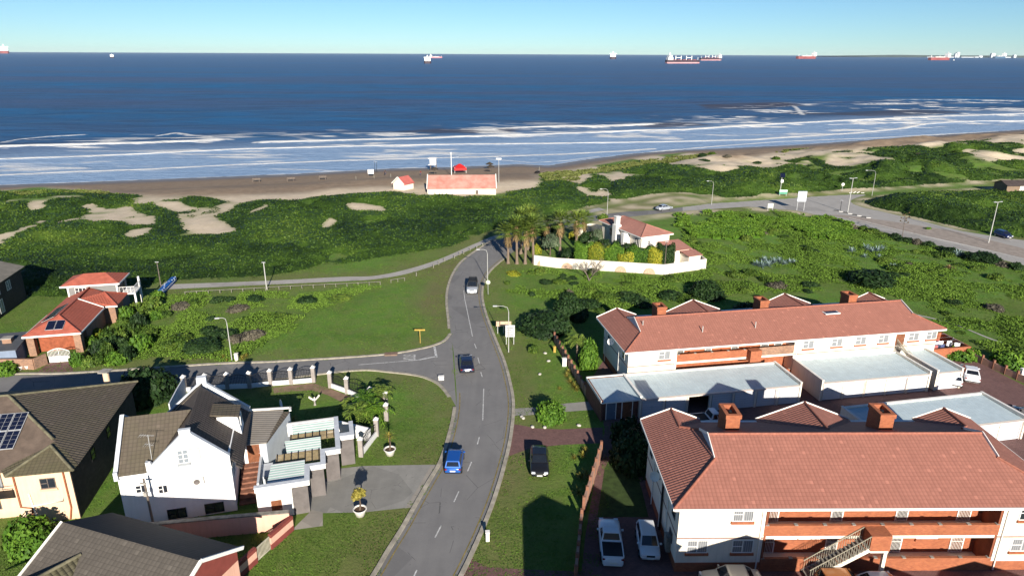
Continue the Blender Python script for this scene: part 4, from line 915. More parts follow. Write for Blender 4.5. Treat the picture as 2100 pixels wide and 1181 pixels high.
# annexe with the front door
an = MB(); an.box(8.42, 8.6, 5.1, 5.25, 0, 3.6)
an.prism([(8.5, 5.2), (10.9, 4.9), (12.85, 9.6), (12.85, 10.2), (8.5, 10.6)], 0, 3.35); an.build('wall', M('pale_blue_grey_plaster', (.42, .46, .50), .85, .08, .7), wh)
MB().slab([(8.75, 4.75, 3.42), (10.95, 4.6, 3.42), (12.3, 9.3, 3.8), (12.3, 10.0, 3.8), (9.2, 10.6, 3.8)], .08).build('roof', stripe_mat('layered_grey_roof', (.36, .325, .28), (.13, .115, .10), .34, 1, .3, .95, .03, spec=.1), wh)
MB().beam((9.1, 10.55, 3.86), (12.95, 10.0, 3.86), .2, .14).beam((12.95, 10.0, 3.86), (12.95, 9.4, 3.86), .2, .14).build('parapet_coping', white, wh)
MB().slab([(11.0, 4.6, 3.4), (12.9, 9.4, 3.75), (12.3, 9.4, 3.82), (11.0, 5.2, 3.45)], .06).build('roof', roofBrown, wh)
MB().box(8.75, 10.75, 5.02, 5.08, 1.3, 3.3).build('door_surround', white, wh)
door(wh, 9.75, 5.03, 1.35, 1.15, 1.85, mat=wood)
# steps
sp = MB()
for i in range(8): sp.box(8.6, 10.2, .5+i*.55, 5.1, i*.165, (i+1)*.165)
sp.build('brick_steps', M('brown_step_tiles', (.22, .10, .065), .85, .25, 2), wh)
MB().box(10.2, 10.4, .6, 5.0, 0, 1.9).box(10.4, 11.3, 2.4, 4.6, 0, 1.3).build('planter_wall', trimgrey, wh)
# stepped carport: four bays of grey piers, white parapets, slatted roof
zP = 2.72
bays = [((10.2, -2.05), (14.55, -2.05)), ((14.65, .1), (15.95, .1)), ((15.95, 2.2), (17.3, 2.2)), ((17.35, 4.35), (18.6, 4.35))]
pr = MB(); pr.box(13.2, 14.5, -2.0, -1.7, 0, zP).box(14.65, 15.85, .12, .42, 0, zP).box(15.97, 17.2, 2.22, 2.52, 0, zP).box(17.4, 18.65, 4.42, 4.72, 0, zP)
cpt = thing('carport', 'stepped carport with grey pillars, white parapets and slatted roof beside the white house', 'carport', (wo.x, wo.y, 0), radians(15.8))
pr.build_each('pillar', greywall, cpt)
wl = MB(); line = [(10.5, -1.9), (14.5, -1.9), (14.5, .25), (15.85, .25), (15.85, 2.35), (17.2, 2.35), (17.2, 8.0)]
for (x0_, y0_), (x1_, y1_) in zip(line, line[1:]):
    if y0_ == y1_: wl.box(x0_-.18, x1_-.001, y0_-.17, y0_+.17, zP, zP+.42)
    else: wl.box(x0_-.18, x0_+.18, y0_-.169, y1_+.169, zP+.0015, zP+.4215)
wl.box(12.6, 17.35, 8.0, 8.3, zP-.9, zP+.42); wl.box(17.35, 18.7, 4.4, 4.9, zP, zP+.4); wl.box(18.4, 18.7, 4.9, 7.0, zP, zP+.4)
wl.build('parapet', white, cpt)
cp2 = MB()
for (x0_, y0_), (x1_, y1_) in zip(line, line[1:]):
    if y0_ == y1_: cp2.box(x0_-.22, x1_-.225, y0_-.22, y0_+.22, zP+.424, zP+.5)
    else: cp2.box(x0_-.22, x0_+.22, y0_-.219, y1_+.219, zP+.4255, zP+.503)
cp2.box(17.38, 18.75, 4.35, 4.95, zP+.404, zP+.48); cp2.box(18.35, 18.75, 4.96, 7.0, zP+.404, zP+.48)
cp2.build('coping', trimgrey, cpt)
MB().box(10.4, 13.3, -2.0, -1.75, 0, zP-.02).build('front_wall', white, cpt)
door(cpt, 11.9, -2.0, .0, .85, 1.75, mat=wood)
sheet = stripe_mat('white_corrugated_sheet', (.80, .82, .80), (.22, .36, .32), .30, 1, .38, .8, .03, spec=.1)
sm_ = MB()
for y0_, y1_, xl, xr in ((6.6, 7.8, 12.9, 17.0), (3.4, 4.9, 12.4, 15.7), (-1.2, 1.3, 10.9, 14.3)): sm_.face([(xl+.3, y0_, zP+.0), (xr, y0_, zP+.0), (xr, y1_, zP+.42), (xl+(.6 if y0_ < 2 else .1), y1_, zP+.42)])
sm_.build('roof_sheeting', sheet, cpt)
sl_ = MB(); bt = MB()
for y0_, y1_, xl, xr in ((5.0, 6.5, 12.9, 17.0), (1.4, 3.3, 11.8, 15.6)):
    n = int((y1_-y0_)/.16)
    for i in range(n): y = y0_+.05+i*(y1_-y0_)/n; sl_.box(xl, xr, y, y+.075, zP+.05, zP+.09)
    for i in range(7): x = xl+.1+i*(xr-xl-.2)/6; bt.box(x-.04, x+.04, y0_, y1_, zP+.1, zP+.17)
sl_.build('pergola_slats', M('straw_coloured_wood', (.33, .26, .15), .9, .25, 3), cpt); bt.build_each('pergola_beam', blackm, cpt)
# TV aerial on the left block
def aerial(x, y, z, lab):
    t = thing('tv_aerial', lab, 'aerial', (x, y, z), 0)
    MB().tube([(0, 0, 0), (.05, 0, 2.6)], .025, 6).build('mast', steel, t)
    a = MB()
    a.beam((-.7, .1, 2.5), (.6, -.1, 2.6), .02, .02)
    for i in range(7): a.beam((-.65+i*.2, -.25+.05*i, 2.5), (-.65+i*.2, .35-.05*i, 2.52), .015, .015)
    a.beam((-.4, .1, 1.7), (.4, -.1, 1.7), .02, .02)
    for i in range(4): a.beam((-.35+i*.2, -.3, 1.7), (-.35+i*.2, .3, 1.7), .015, .015)
    a.build('aerial_bars', steel, t); return t
q = WF.w(2.55, .6); aerial(q.x, q.y, 5.3, 'thin metal TV aerial on the roof edge of the white house')
pb = G(318, 1090); t = thing('utility_pole', 'wooden utility pole leaning against the white wall with cable boxes', 'pole', (pb.x, pb.y, 0))
MB().tube([(0, 0, 0), (-.15, .1, 5.0)], .11, 8, .08).build('pole', greywood, t); MB().cbox((-.1, -.1, 3.7), .25, .2, .35).cbox((-.13, -.1, 4.7), .5, .12, .12).build('junction_box', concrete, t)

# ------------------------------------------------------------ tan house with solar panels (far left)
TF = Frame(G(165, 1062), 11.0)
th = thing('tan_house', 'tan plastered house with mossy brown roof and solar panels', 'house', (TF.o.x, TF.o.y, 0), radians(11))
z1 = 4.8; tn = .41; ax, av, az = -7.4, 8.2, 4.8+.41*7.7
MB().box(-4.3, 0, 0, 1.2, -.1, z1-.1).box(-17, 0, 1.2, 15.4, -.1, z1-.12).build('wall', tan, th)
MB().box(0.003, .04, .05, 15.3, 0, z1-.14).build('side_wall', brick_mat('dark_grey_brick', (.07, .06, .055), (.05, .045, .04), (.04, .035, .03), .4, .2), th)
r = MB(); r.slab([(.5, .5, z1), (.5, 15.9, z1), (ax, av, az)], .12); r.slab([(.5, 15.9, z1), (-17, 15.9, z1), (-17, av, az), (ax, av, az)], .12)
r.build('roof', roofBrown, th)
MB().slab([(.5, .5, z1), (ax, av, az), (-17, av, az), (-17, .5, z1)], .12).build('front_roof', M('smooth_brown_roof', (.135, .10, .078), .85, .2, 1.2, bmp=.01), th)
zp = z1+tn*2.45
MB().slab([(.45, -.35, z1+.03), (-2.05, 2.3, zp), (-4.55, -.35, z1+.03)], .1).slab([(-4.55, -.35, z1+.03), (-2.05, 2.3, zp), (-2.05, 3.3, zp), (-5.2, .6, z1+.1)], .08).slab([(.45, -.35, z1+.03), (.5, .55, z1+.03), (-2.05, 3.3, zp), (-2.05, 2.3, zp)], .08).build('porch_roof', tile_mat('mossy_roof_tiles', (.12, .10, .065), (.05, .042, .03), .33, .3, moss=(.11, .12, .045)), th)
rc = MB(); rc.tube([(ax, av, az), (-17, av, az)], .13, 6); rc.tube([(ax, av, az), (-2.2, 3.2, z1+tn*2.7)], .13, 6); rc.tube([(ax, av, az), (.5, 15.9, z1+.03)], .13, 6); rc.tube([(-2.05, 2.3, zp+.02), (.45, -.35, z1+.05)], .12, 6); rc.tube([(-2.05, 2.3, zp+.02), (-4.55, -.35, z1+.05)], .12, 6)
rc.build('ridge_tiles', M('mossy_ridge', (.17, .155, .10), .9, .3, 2), th)
window(th, -1.75, 0, 3.2, 1.15, .95, pane=glass, frame=greywood, sill=tan); window(th, -6.9, 1.2, .9, 1.4, 1.2, pane=glass, frame=greywood)
window(th, -6.4, 1.2, 2.9, 1.5, 1.5, pane=curtain, frame=greywood)
for v_, z_ in ((4.4, 2.9), (8.2, 2.9)): window(th, .05, v_, z_, .9, 1.1, 'E', pane=glass, frame=blackm, cols=1)
cop = M('copper_pipe_paint', (.30, .10, .045), .7, .2, 3)
pipe(th, [(-4.1, -.08, 4.7), (-4.1, -.08, 1.7), (-3.3, -.08, 1.5), (-3.6, -.08, .1)], .07, cop); pipe(th, [(-.45, -.08, 4.7), (-.45, -.08, 1.2), (-.7, -.08, .1)], .07, cop)
pipe(th, [(-3.3, -.07, 2.9), (-3.1, -.07, .1)], .06, white, 'waste_pipe'); pipe(th, [(-3.3, -.07, 1.7), (-.9, -.07, 1.9), (-.9, -.07, 2.2)], .05, white, 'waste_pipe')
MB().box(-7.2, -4.4, .1, 1.18, 2.55, 2.65).box(-7.2, -4.4, .1, .14, 3.4, 3.44).box(-7.2, -7.16, .1, .14, 2.65, 3.4).box(-5.8, -5.76, .1, .14, 2.65, 3.4).box(-4.5, -4.46, .1, .14, 2.65, 3.4).build('balcony', blackm, th)
for i in range(4):
    for j in range(2):
        u1_ = -5.0-i*1.09; v0_ = 2.5+j*1.82; f_ = lambda v: z1+tn*(v-.5)+.13
        p = MB().slab([(u1_-1.04, v0_, f_(v0_)), (u1_, v0_, f_(v0_)), (u1_, v0_+1.77, f_(v0_+1.77)), (u1_-1.04, v0_+1.77, f_(v0_+1.77))], .05).build('solar_panel', steel, th)
        g = MB()
        for a_ in range(2):
            for b_ in range(4):
                ua = u1_-1.0+a_*.49; va = v0_+.05+b_*.42; g.slab([(ua, va, f_(va)+.012), (ua+.46, va, f_(va)+.012), (ua+.46, va+.4, f_(va+.4)+.012), (ua, va+.4, f_(va+.4)+.012)], .01)
        g.build('panel_cells', solar, p)
ck = G(200, 800, 3); t = thing('chimney_pipe', 'short pale flue standing up behind the ridge of the tan house', 'flue', (TF.w(-2.5, 16.3).x, TF.w(-2.5, 16.3).y, 0))
MB().tube([(0, 0, 0), (0, 0, 6.0)], .3, 12).build('pipe', tan, t); MB().box(-.5, .5, -.5, .5, 6.0, 6.12).build('cap', concrete, t)

# ------------------------------------------------------------ dark-roofed pink house, bottom left
DF = Frame((-31.3, 39.74), -18.6)
dh = thing('pink_house', 'pink and maroon bungalow with dark tiled roof and white verges at the bottom left', 'house', (DF.o.x, DF.o.y, 0), radians(-18.6))
zr, ze, hd, Ld = 6.0, 4.15, 3.7, 11.9
wv = [(0.25, -hd+.3, 0), (0.25, hd-.3, 0), (0.25, hd-.3, ze), (0.25, 0, zr-.15), (0.25, -hd+.3, ze)]; we = [(Ld-.3, y, z) for _, y, z in wv]
gw = MB().mesh(wv+we, [(4, 3, 2, 1, 0), (5, 6, 7, 8, 9), (0, 1, 6, 5), (1, 2, 7, 6), (4, 0, 5, 9)]); gw.build('wall', pinkwall, dh)
MB().mesh([(Ld-.28, -hd+.3, ze-.9), (Ld-.28, hd-.3, ze-.9), (Ld-.28, hd-.3, ze), (Ld-.28, 0, zr-.15), (Ld-.28, -hd+.3, ze)], [(0, 1, 2, 3, 4)]).mesh([(Ld-.28, -hd+.3, 0), (Ld-.28, hd-.3, 0), (Ld-.28, hd-.3, .7), (Ld-.28, -hd+.3, .7)], [(0, 1, 2, 3)]).build('painted_band', maroon, dh)
r = MB(); r.slab([(0, 0, zr), (Ld, 0, zr), (Ld, -hd-1.5, ze-.75), (0, -hd-1.5, ze-.75)], .1)
r.build('roof', tile_mat('smooth_grey_tiles', (.105, .092, .078), (.06, .052, .045), .33, .33, depth=.015, colw=.12), dh)
MB().slab([(0, 0, zr), (Ld, 0, zr), (Ld, hd, ze), (0, hd, ze)], .1).build('rear_roof', tile_mat('dark_grey_tiles', (.05, .045, .042), (.03, .028, .026), .33, .33, depth=.01), dh)  # shade of the slope beyond the ridge is put into a darker tile colour
lq = [DF.g(207, 1072, 4.3), DF.g(250, 1060, 3.4), DF.g(462, 1123, 3.3), DF.g(436, 1142, 4.2)]; lz = (4.3, 3.4, 3.3, 4.2); MB().slab([(q[0], q[1], z) for q, z in zip(lq, lz)], .1).build('lean_to_roof', roofDark, dh)
MB().box(3.2, 10.6, 3.3, lq[2][1]-.3, 0, 3.2).build('rear_wall', pinkwall, dh)
vb = MB(); vb.beam((Ld+.04, 0, zr+.02), (Ld+.04, hd, ze+.02), .12, .26); vb.beam((Ld+.04, 0, zr+.02), (Ld+.04, -hd-1.5, ze-.73), .12, .26); vb.beam((-.04, 0, zr+.02), (-.04, -hd-1.5, ze-.73), .12, .2); vb.beam((lq[0][0], lq[0][1], 4.33), (lq[1][0], lq[1][1], 3.43), .1, .12)
vb.build_each('verge_board', white, dh)
fwr = MB(); fz = 5.25
fwr.slab([(3.2, -1.45, fz), (1.3, -8.2, fz), (4.6, -8.2, 3.5), (4.9, -4.6, 3.5)], .1); fwr.slab([(3.2, -1.45, fz), (-.9, -4.8, 3.5), (-2.6, -8.2, 3.5), (1.3, -8.2, fz)], .1)
fwr.build('front_wing_roof', tile_mat('mossy_dark_tiles', (.095, .085, .055), (.035, .032, .022), .33, .33, moss=(.11, .11, .035), depth=.05), dh)
MB().tube([(3.2, -1.45, fz+.03), (1.3, -8.2, fz+.03)], .13, 6).build('ridge_tiles', M('mossy_ridge', (.17, .155, .10)), dh)

# ------------------------------------------------------------ red-roofed house with grey upper block
RF = Frame(G(45.5, 691, 2.9), 13.2)
rh = thing('red_roofed_house', 'brick house with red tiled roofs, solar panels and a grey boarded upper block', 'house', (RF.o.x, RF.o.y, 0), radians(13.2))
e, zr_ = 2.9, 4.3; tn = 1.4/3.3
MB().box(.5, 6.1, 3.3, 15, 0, 2.85).box(2.0, 7.6, 10.6, 14.2, 0, 2.84).build('wall', oldbrick, rh); MB().box(.15, 1.0, .4, 1.2, 0, 2.8).box(5.5, 6.35, .5, 1.4, 0, 2.8).build_each('pillar', oldbrick, rh)
r = MB(); r.slab([(0, 0, e), (6.6, 0, e), (3.3, 3.3, zr_)], .1); r.slab([(0, 0, e), (3.3, 3.3, zr_), (3.3, 15.2, zr_), (0, 15.2, e)], .1)
r.build('smooth_roof', M('smooth_red_roof', (.42, .115, .075), .75, .15, 1.2, bmp=.02), rh)
MB().slab([(6.6, 0, e), (6.6, 9.4, e), (3.3, 9.9, zr_), (3.3, 3.3, zr_)], .1).slab([(3.3, 9.9, zr_-.1), (5.9, 12.7, zr_-.15), (8.1, 10.1, e-.05), (5.4, 10.1, e-.05)], .1).slab([(3.3, 9.95, zr_-.2), (3.3, 15.2, zr_-.1), (5.9, 12.7, zr_-.15)], .08).slab([(8.1, 10.1, e-.05), (5.9, 12.7, zr_-.15), (8.1, 15.3, e-.05)], .1).build('roof', roofRed, rh)
rc = MB(); rc.tube([(3.3, 3.3, zr_+.03), (3.3, 15.2, zr_+.03)], .12, 6); rc.tube([(3.3, 3.3, zr_+.03), (6.6, 0, e+.03)], .12, 6); rc.tube([(3.3, 3.3, zr_+.03), (0, 0, e+.03)], .1, 6); rc.tube([(5.9, 12.7, zr_-.1), (8.1, 10.1, e)], .11, 6); rc.tube([(5.9, 12.7, zr_-.1), (8.1, 15.3, e)], .11, 6); rc.build('ridge_tiles', M('red_ridge', (.34, .09, .06), .8, .2, 2), rh)
MB().box(-.05, 6.65, -.1, 0, e-.2, e+.02).box(6.6, 6.68, 0, 9.4, e-.2, e-.02).box(-.08, 0, -.1, 8, e-.2, e-.02).beam((3.3, 9.95, zr_+.05), (6.6, 9.45, e+.05), .12, .12).box(6.6, 8.15, 10.0, 10.08, e-.25, e-.05).build('fascia', white, rh)
dd = MB().box(1.1, 5.4, 1.5, 1.6, .1, 2.5).build('garage_door', M('varnished_door', (.30, .085, .04), .5, .25, 3), rh)
ub = MB().box(.4, 7.0, 14.9, 19.2, 0, 4.75).build('upper_block', stripe_mat('grey_boarding', (.21, .21, .205), (.13, .13, .13), .2, 1, .12, .8, .01), rh)
MB().box(.36, .56, 14.8, 14.9, 2.5, 4.8).box(6.85, 7.05, 14.8, 14.9, 2.5, 4.8).box(.56, 6.85, 14.82, 14.9, 4.55, 4.75).box(7.0, 7.06, 14.9, 15.1, 0, 4.75).build('corner_trim', white, rh)
window(rh, 2.1, 14.88, 3.35, 1.5, 1.0, pane=glass, cols=3)
MB().slab([(-.3, 14.3, 4.85), (7.5, 14.3, 4.85), (5.1, 16.9, 5.9), (2.2, 16.9, 5.9)], .1).slab([(-.3, 19.6, 4.85), (-.3, 14.3, 4.85), (2.2, 16.9, 5.9)], .1).slab([(7.5, 19.6, 4.85), (-.3, 19.6, 4.85), (2.2, 16.9, 5.9), (5.1, 16.9, 5.9)], .1).build('smooth_roof', M('smooth_red_roof', (.42, .115, .075)), rh)
MB().slab([(7.5, 14.3, 4.85), (7.5, 19.6, 4.85), (5.1, 16.9, 5.9)], .1).build('roof', roofRed, rh)
MB().box(-.34, 7.54, 14.22, 14.3, 4.65, 4.88).box(7.5, 7.56, 14.3, 19.6, 4.65, 4.86).build('fascia', white, rh)
bl = MB(); bl.box(7.0, 9.2, 15.2, 18.4, 2.75, 2.9); b_ = bl.build('balcony', white, rh)
ra = MB()
for i in range(5): x = 7.1+i*.5; ra.box(x, x+.05, 15.2, 15.25, 2.9, 3.9)
for i in range(7): y = 15.2+i*.5; ra.box(9.1, 9.15, y, y+.05, 2.9, 3.9)
ra.box(7.05, 9.18, 15.18, 15.26, 3.9, 3.96).box(9.1, 9.18, 15.2, 18.3, 3.9, 3.96).box(8.95, 9.2, 15.2, 15.45, -.1, 3.0).box(8.95, 9.2, 18.0, 18.3, -.1, 4.6).build('railing', white, b_)
window(rh, 7.03, 16.8, 2.9, 2.6, 1.7, 'E', pane=glass, frame=greywood)
def sol(a0, b0, w, l, n, side):
    for i in range(n):
        if side == 'F': f_ = lambda u, v: (u, v, e+v*tn+.12); q = [(a0+i*(w+.05), b0), (a0+i*(w+.05)+w, b0), (a0+i*(w+.05)+w, b0+l), (a0+i*(w+.05), b0+l)]
        else: f_ = lambda u, v: (u, v, e+u*tn+.12); q = [(a0, b0+i*(w+.05)), (a0+l, b0+i*(w+.05)), (a0+l, b0+i*(w+.05)+w), (a0, b0+i*(w+.05)+w)]
        p = MB().slab([f_(*k) for k in q], .04).build('solar_panel', steel, rh)
        c = Vector((sum(k[0] for k in q)/4, sum(k[1] for k in q)/4)); MB().slab([Vector(f_(*(Vector(k)*.94+c*.06)))+Vector((0, 0, .012)) for k in q], .006).build('panel_cells', solar, p)
sol(2.35, .7, 1.0, 1.6, 2, 'F'); sol(.9, 3.6, 1.0, 1.6, 5, 'L')
# brick chimney tower and front wall, white gate
bt = G(28, 736); t = thing('brick_braai_chimney', 'tall stepped brick outdoor chimney beside the driveway gate', 'chimney', (bt.x, bt.y, 0), radians(13))
MB().prism([(-1.1, -.5), (.9, -.5), (.9, .5), (-1.1, .5)], 0, .9).mesh([(-1.1, -.5, .9), (.9, -.5, .9), (.9, .5, .9), (-1.1, .5, .9), (-.6, -.4, 1.6), (.4, -.4, 1.6), (.4, .4, 1.6), (-.6, .4, 1.6)], [(0, 1, 5, 4), (1, 2, 6, 5), (2, 3, 7, 6), (3, 0, 4, 7)]).box(-.6, .4, -.4, .4, 1.6, 2.9).build('stack', oldbrick, t); MB().box(-.7, .5, -.5, .5, 2.9, 3.02).build('cap', concrete, t)
def wall_line(name, label, pts, h, w, mat, cat='wall', cop=None, z0=0.0, sub=None):
    o = thing(name, label, cat, (pts[0][0], pts[0][1], 0)); m = MB(); c = MB(); P0 = Vector((pts[0][0], pts[0][1]))
    for a, b in zip(pts, pts[1:]):
        a = Vector((a[0], a[1]))-P0; b = Vector((b[0], b[1]))-P0; m.beam((a.x, a.y, (z0+h)/2), (b.x, b.y, (z0+h)/2+.0007), w, h-z0)
        if cop: c.beam((a.x, a.y, h+.05), (b.x, b.y, h+.0507), w+.1, .1)
    m.build('masonry', mat, o)
    if cop: c.build('coping', cop, o)
    return o
wall_line('garden_wall', 'low rustic brick garden wall with curved end left of the white gate', [G(-60, 758), G(30, 757), G(72, 757), G(97, 746)], 1.4, .25, oldbrick, cop=None)
gt = G(102, 744); gt2 = G(147, 741); dg_ = atan2(gt2.y-gt.y, gt2.x-gt.x); wg = (gt2-gt).length
t = thing('driveway_gate', 'white arched double driveway gate of the red-roofed house', 'gate', (gt.x, gt.y, 0), dg_)
for s_ in (0, 1):
    m = MB(); x0 = s_*wg/2+.02; x1 = x0+wg/2-.04; ah = lambda x: 1.45+.45*sin(pi*x/wg)
    m.box(x0, x1, -.02, .02, .05, .85)
    for i in range(9): x = x0+(x1-x0)*i/8; m.box(x-.02, x+.02, -.025, .025, .85, ah(x))
    for i in range(8): xa = x0+(x1-x0)*i/8; xb = x0+(x1-x0)*(i+1)/8; m.beam((xa, 0, ah(xa)), (xb, 0, ah(xb)), .07, .07)
    m.build('gate_leaf', white, t)

# ------------------------------------------------------------ dark house at the far left edge, and blue-grey outbuilding
q = G(27, 560, 5.2); LH = Frame((q.x, q.y), 13)
lh = thing('dark_house', 'dark brick two-storey house with grey roof cut off by the left edge', 'house', (q.x, q.y, 0), radians(13))
MB().box(-9, -.5, -6.5, 3.5, 0, 5.0).build('wall', brick_mat('charcoal_brick', (.10, .075, .065), (.07, .055, .05), (.06, .05, .045)), lh)
MB().slab([(0, -7, 5.1), (0, 4, 5.1), (-4.6, 4, 6.6), (-4.6, -7, 6.6)], .12).slab([(-4.6, -7, 6.6), (-4.6, 4, 6.6), (-9.4, 4, 5.1), (-9.4, -7, 5.1)], .12).build('roof', M('grey_sheet_roof', (.22, .20, .165), .8, .2, 1), lh)
for v_, z_, h_ in ((-4.5, .5, 2.0), (-1.2, 3.0, 1.4), (-4.6, 3.2, 1.2)): window(lh, -.49, v_, z_, 1.3, h_, 'E', pane=curtain)
q = G(18, 765); t = thing('outbuilding', 'low blue-grey outbuilding in shade at the left edge', 'outbuilding', (q.x-2, q.y+2.2, 0), radians(13))
MB().box(-6, 1.5, 0, 4, 0, 2.1).build('wall', M('blue_grey_wall', (.20, .25, .34), .8, .1, 1), t); MB().slab([(-6, -.3, 2.1), (1.8, -.3, 2.1), (1.8, 4.3, 2.7), (-6, 4.3, 2.7)], .1).build('roof', M('dull_sheet_roof', (.07, .075, .085), .6, .1, 1), t)

# ------------------------------------------------------------ pink villa by the palms
vC, vR, vL = G(1315, 487, 5.0), G(1381, 479, 5.0), G(1218, 453, 5.0)
VF = Frame(vC, math.degrees(atan2(vR.y-vC.y, vR.x-vC.x)))
vu = VF.l(vR)[0]; lu, lv = VF.l(vL)
vw = thing('villa', 'cream villa with pinkish tiled hipped roofs and a white chimney', 'house', (vC.x, vC.y, 0), VF.a)
o = .5; D_ = lv; Wd = max(vu, 7.0)
MB().box(o, Wd-o, o, D_-o, 0, 4.9).build('wall', cream, vw)
zr = 5.0+Wd/2*.36; r = MB(); h_ = Wd/2
r.slab([(0, 0, 5), (Wd, 0, 5), (h_, h_, zr)], .1); r.slab([(Wd, 0, 5), (Wd, D_, 5), (h_, D_-h_, zr), (h_, h_, zr)], .1); r.slab([(Wd, D_, 5), (0, D_, 5), (h_, D_-h_, zr)], .1); r.slab([(0, D_, 5), (0, 0, 5), (h_, h_, zr), (h_, D_-h_, zr)], .1)
r.build('roof', roofPink, vw)
rc = MB(); [rc.tube([a, b], .1, 6) for a, b in (((0, 0, 5.03), (h_, h_, zr+.03)), ((Wd, 0, 5.03), (h_, h_, zr+.03)), ((h_, h_, zr+.03), (h_, D_-h_, zr+.03)), ((0, D_, 5.03), (h_, D_-h_, zr+.03)))]; rc.build('ridge_tiles', roofPink, vw)
MB().box(-.04, Wd+.04, -.06, 0, 4.8, 4.98).box(-.06, 0, 0, D_, 4.8, 4.98).build('gutter', white, vw)
MB().box(-.5, .7, D_*.52, D_*.52+1.3, 0, 5.6).box(-.3, .5, D_*.52+.2, D_*.52+1.1, 5.6, 7.1).box(-.4, .6, D_*.52+.1, D_*.52+1.2, 7.1, 7.25).build('chimney', white, vw)
MB().box(-.8, .5, D_*.3, D_*.3+.9, 0, 4.7).build('bay', white, vw)
for v_ in (1.8, D_*.42, D_*.72): window(vw, .49, v_, 2.7, 1.6, 1.6, 'W', pane=glass, cols=3)
window(vw, 2.2, o-.01, 3.2, .6, .9, pane=glass)
# lower wings towards the road and the right
lw = thing('villa_annexe', 'low cream annexe with pink roof at the right end of the villa', 'annexe', (vC.x, vC.y, 0), VF.a)
MB().box(4.4, 8.4, -3.6, -.2, 0, 2.9).box(6.4, 9.0, -6.2, -3.6, 0, 2.3).build('wall', cream, lw)
MB().slab([(4.1, -4.0, 2.95), (8.8, -4.0, 2.95), (8.8, .3, 3.7), (4.1, .3, 3.7)], .1).slab([(6.1, -6.5, 2.35), (9.3, -6.5, 2.35), (9.3, -3.9, 2.75), (6.1, -3.9, 2.75)], .1).build('roof', roofPink, lw)
window(lw, 7.8, -6.22, .6, .7, .8, pane=glass)
vwl = wall_line('boundary_wall', 'long cream boundary wall with round brick insets around the villa', [G(1095, 543), G(1140, 549), G(1360, 563), G(1446, 551), G(1415, 528)], 1.85, .25, cream, cop=None)
P0 = G(1095, 543)
for x_, y_ in ((1113, 545), (1163, 551), (1273, 558), (1332, 562)):
    c = G(x_, y_)-P0; d_ = Vector((.973, -.229, 0)); n_ = Vector((-.229*1, -.973, 0)); m = MB(); pts = [(c+d_*(1.0*cos(a))+n_*.15+Vector((0, 0, .05+1.15*max(0, sin(a))))) for a in [pi*k/14 for k in range(15)]]
    m.face(pts); m.face([p+n_*.01 for p in pts][::-1]); m.build('brick_inset', M('faded_brick_inset', (.55, .38, .27), .9, .25, 6), vwl)
wall_line('boundary_wall', 'pale stretch of wall behind the palm clump of the villa', [G(1177, 487), G(1210, 474), G(1235, 480)], 1.8, .2, cream)

# ------------------------------------------------------------ beach buildings and hut
ba, bb_ = G(877, 403, 0), G(1017, 402, 0); BF = Frame(ba, math.degrees(atan2(bb_.y-ba.y, bb_.x-ba.x))); Lb = (bb_-ba).length; zb = min(0.0, zat(-15, 205))
bh = thing('beach_building', 'long low white building with faded pink roof on the beach', 'building', (ba.x, ba.y, zb), BF.a)
wv = [(0, 0, -1.5), (0, 10, -1.5), (0, 10, 2.2), (0, 5, 4.9), (0, 0, 2.2)]; we = [(Lb, y, z) for _, y, z in wv]
MB().mesh(wv+we, [(4, 3, 2, 1, 0), (5, 6, 7, 8, 9), (0, 1, 6, 5), (1, 2, 7, 6), (4, 0, 5, 9)]).build('wall', cream, bh)
MB().slab([(-.02, -.3, 2.1), (Lb+.02, -.3, 2.1), (Lb+.02, 5, 5.0), (-.02, 5, 5.0)], .08).slab([(-.02, 10.3, 2.1), (Lb+.02, 10.3, 2.1), (Lb+.02, 5, 5.0), (-.02, 5, 5.0)], .08).build('roof', M('faded_pink_sheet_roof', (.50, .27, .22), .85, .2, .5, col2=(.42, .17, .13)), bh)
vb = MB()
for x in (-.14, Lb+.14): vb.beam((x, -.3, 2.2), (x, 5, 5.15), .22, .25); vb.beam((x, 5, 5.15), (x, 10.3, 2.2), .22, .25)
vb.build_each('parapet', white, bh); MB().box(Lb-5.6, Lb-4.8, -.05, 0, -.5, 1.6).build('door', greywood, bh)
q = G(828, 394, -.4); t = thing('kiosk', 'small white gabled kiosk with pink roof left of the beach building', 'kiosk', (q.x, q.y, zat(q.x, q.y)-.1), radians(-32))
MB().box(-2, 2, -2, 2, -1, 1.9).mesh([(-2, -2, 1.9), (2, -2, 1.9), (0, -2, 3.6)], [(0, 1, 2)]).build('wall', cream, t)
MB().slab([(-2.3, -2.3, 1.75), (0, -2.3, 3.7), (0, 2.3, 3.7), (-2.3, 2.3, 1.75)], .08).slab([(2.3, -2.3, 1.75), (2.3, 2.3, 1.75), (0, 2.3, 3.7), (0, -2.3, 3.7)], .08).build('roof', M('red_sheet_roof', (.48, .13, .11), .8, .15, .6), t)
MB().beam((-2.3, -2.36, 1.85), (0, -2.36, 3.8), .1, .22).beam((2.3, -2.36, 1.85), (0, -2.36, 3.8), .1, .22).build('verge_board', white, t)
q = G(2062, 399); t = thing('roadside_hut', 'small brown brick hut with dark roof beside the coastal road', 'hut', (q.x, q.y, 0), radians(4))
MB().box(0, 9, 0, 5, 0, 2.6).mesh([(0, 0, 2.6), (0, 5, 2.6), (0, 2.5, 3.6)], [(0, 1, 2)]).build('wall', M('brown_hut_wall', (.22, .16, .11), .9, .15, 2), t)
MB().slab([(-.3, -.4, 2.5), (9, -.4, 2.5), (9, 2.5, 3.65), (-.3, 2.5, 3.65)], .1).slab([(-.3, 5.4, 2.5), (9, 5.4, 2.5), (9, 2.5, 3.65), (-.3, 2.5, 3.65)], .1).build('roof', M('dark_sheet_roof', (.07, .055, .05), .8, .2, 1), t)
